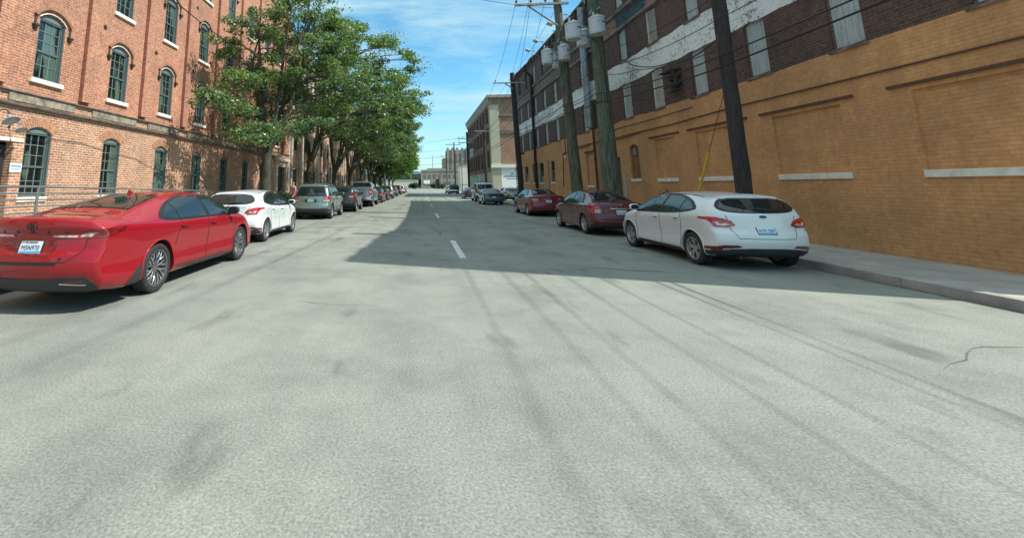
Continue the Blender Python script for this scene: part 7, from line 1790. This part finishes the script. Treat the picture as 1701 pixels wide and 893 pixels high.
tA = tree_mesh(11, H=13.0, nclump=56, xr=(-2.2, 5.0), yr=(-1.6, 5.4), zlow=4.2, extra=[(-1.4, -4.0, 5.0), (-1.3, -3.3, 5.3), (-1.0, -2.6, 5.2), (-.6, -2.0, 4.9), (-1.3, -1.5, 3.9), (-.6, -1.9, 3.8), (.2, -2.1, 3.9), (1.0, -2.0, 3.7), (1.6, -1.6, 3.9), (-1.8, -.9, 8.2), (-2.0, -1.2, 8.0), (-2.3, -1.8, 8.4), (-1.2, -1.2, 6.6), (-1.0, -1.8, 9.2), (2.6, -1.8, 4.3)], leaves=430, size=.125, fork=3.3, r0=.26)
tree(*tA, (TX, 21.0, .13), 'nearest street tree, its low left branch reaching across the red brick facade')
tB = tree_mesh(23, H=13.5, nclump=70, xr=(-2.9, 8.9), yr=(-5, 5.5), zlow=4.0, leaves=380, size=.14, fork=3.2, r0=.28)
tree(*tB, (TX, 29.0, .13), 'second street tree from the camera, leaning over the sage estate and charcoal crossover')
tC = tree_mesh(37, H=13.0, nclump=70, xr=(-2.9, 8.4), yr=(-5.5, 5.5), zlow=3.6, leaves=300, size=.17, fork=2.9, r0=.25)
tree(*tC, (TX, 38.5, .13), 'third street tree from the camera, above the blue-grey pickup')
tD = tree_mesh(51, H=11.0, nclump=100, xr=(-2.9, 6.6), yr=(-5, 5), zlow=2.8, leaves=240, size=.22, fork=2.6, r0=.22)
tD[1].materials[0] = MATS['leaf_far']
names = ['fourth', 'fifth', 'sixth', 'seventh', 'eighth', 'ninth', 'tenth', 'eleventh']
for i, (y, which, sc_) in enumerate(((47, tC, .95), (56, tB, .95), (65.5, tC, 1.0), (75, tD, 1.1), (86, tD, 1.12), (98, tD, 1.15), (112, tD, 1.15), (128, tD, 1.1))):
    tree(*which, (TX, y, .13), names[i] + ' tree from the camera in the left-hand row', 0, sc_)
# hedges and dark bushes at the street end
def hedge(name, label, cat, loc, ext, n, size, matn='leaf_hedge', grp=None):
    r = random.Random(int(loc[0] * 7 + loc[1])); C_ = [(r.uniform(-ext[0], ext[0]) * .8, r.uniform(-ext[1], ext[1]) * .8, ext[2] * r.uniform(.35, .75)) for _ in range(14)]
    lm = leaves_mesh('foliage', C_, [(ext[0] * .35, ext[1] * .6, ext[2] * .35)] * 14, [n // 14] * 14, size, matn, 5, clip=lambda P_: P_[:, 2] > .02)
    t = thing(name, label, cat, loc, grp); link('foliage', lm, t)
    q = MB(); 
    for c in C_[:6]: q.tube([(c[0] * .5, c[1] * .5, 0), c], [.04, .01], 5)
    q.obj('stems', 'bark', t); return t
hedge('hedge', 'dark clipped bushes left of the white panel sign at the street end', 'hedge', (-2.2, 225, 0), (3.2, 1.5, 3.2), 2500, .4)
hedge('hedge', 'dark wide hedge right of the white panel sign at the street end', 'hedge', (9.8, 222, 0), (3.9, 1.5, 2.9), 2800, .4)
hedge('shrub', 'green shrub on the pavement behind the white lettered hatchback', 'shrub', (-7.7, 24.6, .13), (.55, .5, 1.25), 1100, .10, 'leaf')
hedge('shrub', 'small weedy shrub at the foot of the ochre wall behind the dark maroon saloon', 'shrub', (9.45, 17.6, .13), (.55, .3, 1.25), 900, .09, 'leaf_hedge')
hedge('shrub', 'low green verge bush at the driveway corner left of the dark red saloon', 'shrub', (8.0, 44.5, .13), (1.0, .6, .7), 800, .12, 'leaf')
# far background trees
for i, (x, y, h) in enumerate(((-24, 240, 9), (-12, 300, 11), (-3, 305, 9), (-60, 260, 12), (-90, 250, 13))):
    r = random.Random(i); C_ = [(r.uniform(-4, 4), r.uniform(-3, 3), h * r.uniform(.35, .85)) for _ in range(12)]
    lm = leaves_mesh('crown', C_, [(2.4, 2.4, 1.7)] * 12, [160] * 12, .7, 'leaf_hedge', i)
    t = thing('background_tree', ['dark round tree behind the end of the left-hand row', 'bushy tree beyond the low cream shed', 'small tree showing over the cream shed roof by the concrete building', 'distant tree beyond the left-hand building', 'farthest distant tree on the left skyline'][i], 'tree', (x, y, 0)); link('crown', lm, t); q = MB(); q.tube([(0, 0, 0), (0, 0, h * .6)], [.4, .15], 8); q.obj('trunk', 'bark', t)
# ------------------------------------------------------------------ parked cars
GL = 'cars parked nose away along the left kerb'; GR = 'cars parked nose away along the right kerb'
K = 0.0
RED = car('parked_car', 'glossy red saloon with black-trimmed spoiler boot and dark twisted-spoke wheels, nearest on the left', 'car', SEDAN_NEW, -3.95, 6.46, 1, 'paint_red', GL, dict(z=.785, text='M5N970', head='BLUEGRASS'), rz=-.02)
RED.scale = (1, 1, 1.035)
HATCH_L = car('parked_car', 'white hatchback with teal writing on its door, between the red saloon and the sage estate', 'car', HATCH, -4.40, 12.45, 1, 'paint_white', GL, dict(z=.745, text='B2K 614'))
car('parked_car', 'sage green tall estate car with roof rails and pale green plate', 'car', SUV, -4.26, 21.35, 1, 'paint_sage', GL, dict(z=.87, text='208 KTR', face='plate_pale'))
car('parked_car', 'charcoal crossover with wide red tail lamps between the sage estate and the grey pickup', 'car', CROSS, -3.92, 27.4, 1, 'paint_charcoal', GL)
car('parked_pickup', 'blue-grey pickup truck with tall red tail lamps under the trees', 'pickup truck', PICKUP, -3.55, 34.0, 1, 'paint_greyblue', GL)
car('parked_car', 'dark charcoal saloon directly beyond the blue-grey pickup', 'car', SALOON, -3.45, 42.0, 1, 'paint_charcoal', GL)
car('parked_car', 'black saloon second beyond the blue-grey pickup', 'car', SALOON2, -3.4, 48.5, 1, 'paint_black', GL)
car('parked_car', 'silver crossover parked beyond the black saloon on the left', 'car', SUV, -3.3, 56.0, 1, 'paint_silver', GL)
car('parked_car', 'dark blue-grey crossover beyond the silver one on the left', 'car', CROSS, -3.3, 67.0, 1, 'paint_bluegrey', GL)
car('parked_car', 'black crossover third from the far end of the left row', 'car', SUV, -3.2, 79.0, 1, 'paint_black', GL)
car('parked_car', 'small white estate car second from the far end of the left row', 'car', SUV, -3.0, 90.0, 1, 'paint_white', GL)
car('parked_car', 'farthest car of the left row, a pale silver saloon', 'car', SALOON2, -2.9, 104.0, 1, 'paint_silver', GL)
HATCH_R = car('parked_car', 'white hatchback with grey wing mirror, nearest on the right, before the ochre wall', 'car', HATCH, 5.58, 9.80, -1, 'paint_white', GR, dict(z=.745, text='K7D 209'))
car('parked_car', 'dark maroon saloon with bright window trim between the white hatchback and the red-maroon saloon', 'car', SALOON, 5.50, 15.55, -1, 'paint_maroon', GR, dict(z=.745, text='975 MZB'))
car('parked_car', 'dark red saloon beside the black utility pole and ochre wall', 'car', SALOON2, 5.82, 24.6, -1, 'paint_darkred', GR, dict(z=.78, text='604 WKL'))
car('parked_car', 'old slate blue saloon parked before the white roof-racked van', 'car', OLD, 5.45, 38.6, -1, 'paint_bluegrey', GR, dict(z=.64, text='271 PLR'))
car('parked_van', 'white passenger van with roof rack and two-part rear window', 'van', VAN, 5.75, 46.4, -1, 'paint_white', GR)
car('parked_car', 'charcoal saloon beyond the white roof-racked van', 'car', SALOON2, 5.55, 55.5, -1, 'paint_charcoal', GR)
car('parked_pickup', 'black pickup truck parked far down on the right', 'pickup truck', PICKUP, 6.05, 89.5, -1, 'paint_black', GR)
car('parked_car', 'white crossover just beyond the black pickup on the right', 'car', SUV, 6.0, 99.0, -1, 'paint_white', GR)
car('parked_car', 'white hatchback on the driveway between the brown building and the white-based one', 'car', HATCH, 8.75, 47.3, -1, 'paint_white', None, None)

# small teal lettering marks on the left white hatchback
def decal(parent, sp, view, lines, matn, name):
    sh = sp['shell']; mb = MB(); nr = []; rnd = random.Random(3)
    for (a, b, ln, h) in lines:
        x = a
        while x < a + ln:
            w = rnd.uniform(.018, .036)
            if rnd.random() < .82:
                sh.patch(mb, nr, view, [(x, b), (x + w * .7, b), (x + w * .7, b + h), (x, b + h)], .003, 0, .1)
            x += w
    me = patch_mesh(mb, nr, name, matn); me.transform(Matrix.Translation((0, -sp['ra'], 0))); link(name, me, parent)
decal(HATCH_L, HATCH, 'R', [(1.38, .80, .48, .030), (1.42, .735, .38, .032)], 'decal_teal', 'door_lettering')
decal(HATCH_L, HATCH, 'R', [(1.36, .63, .52, .022)], 'decal_pink', 'door_lettering')
decal(HATCH_L, HATCH, 'back', [(.30, .965, .20, .055)], 'decal_teal', 'tailgate_lettering')
def logo():
    sh = HATCH['shell']; mb = MB(); nr = []
    for ln in ([(2.28, .80), (2.28, .66), (2.50, .66), (2.50, .80)], [(2.25, .79), (2.39, .87), (2.53, .79)], [(2.34, .66), (2.34, .75), (2.42, .75), (2.42, .66)], [(2.30, .62), (2.38, .58), (2.47, .62)]):
        sh.patch(mb, nr, 'R', strip_poly(ln, .022), .003, 0, .05)
    me = patch_mesh(mb, nr, 'door_logo', 'decal_teal'); me.transform(Matrix.Translation((0, -HATCH['ra'], 0))); link('door_logo', me, HATCH_L)
logo()
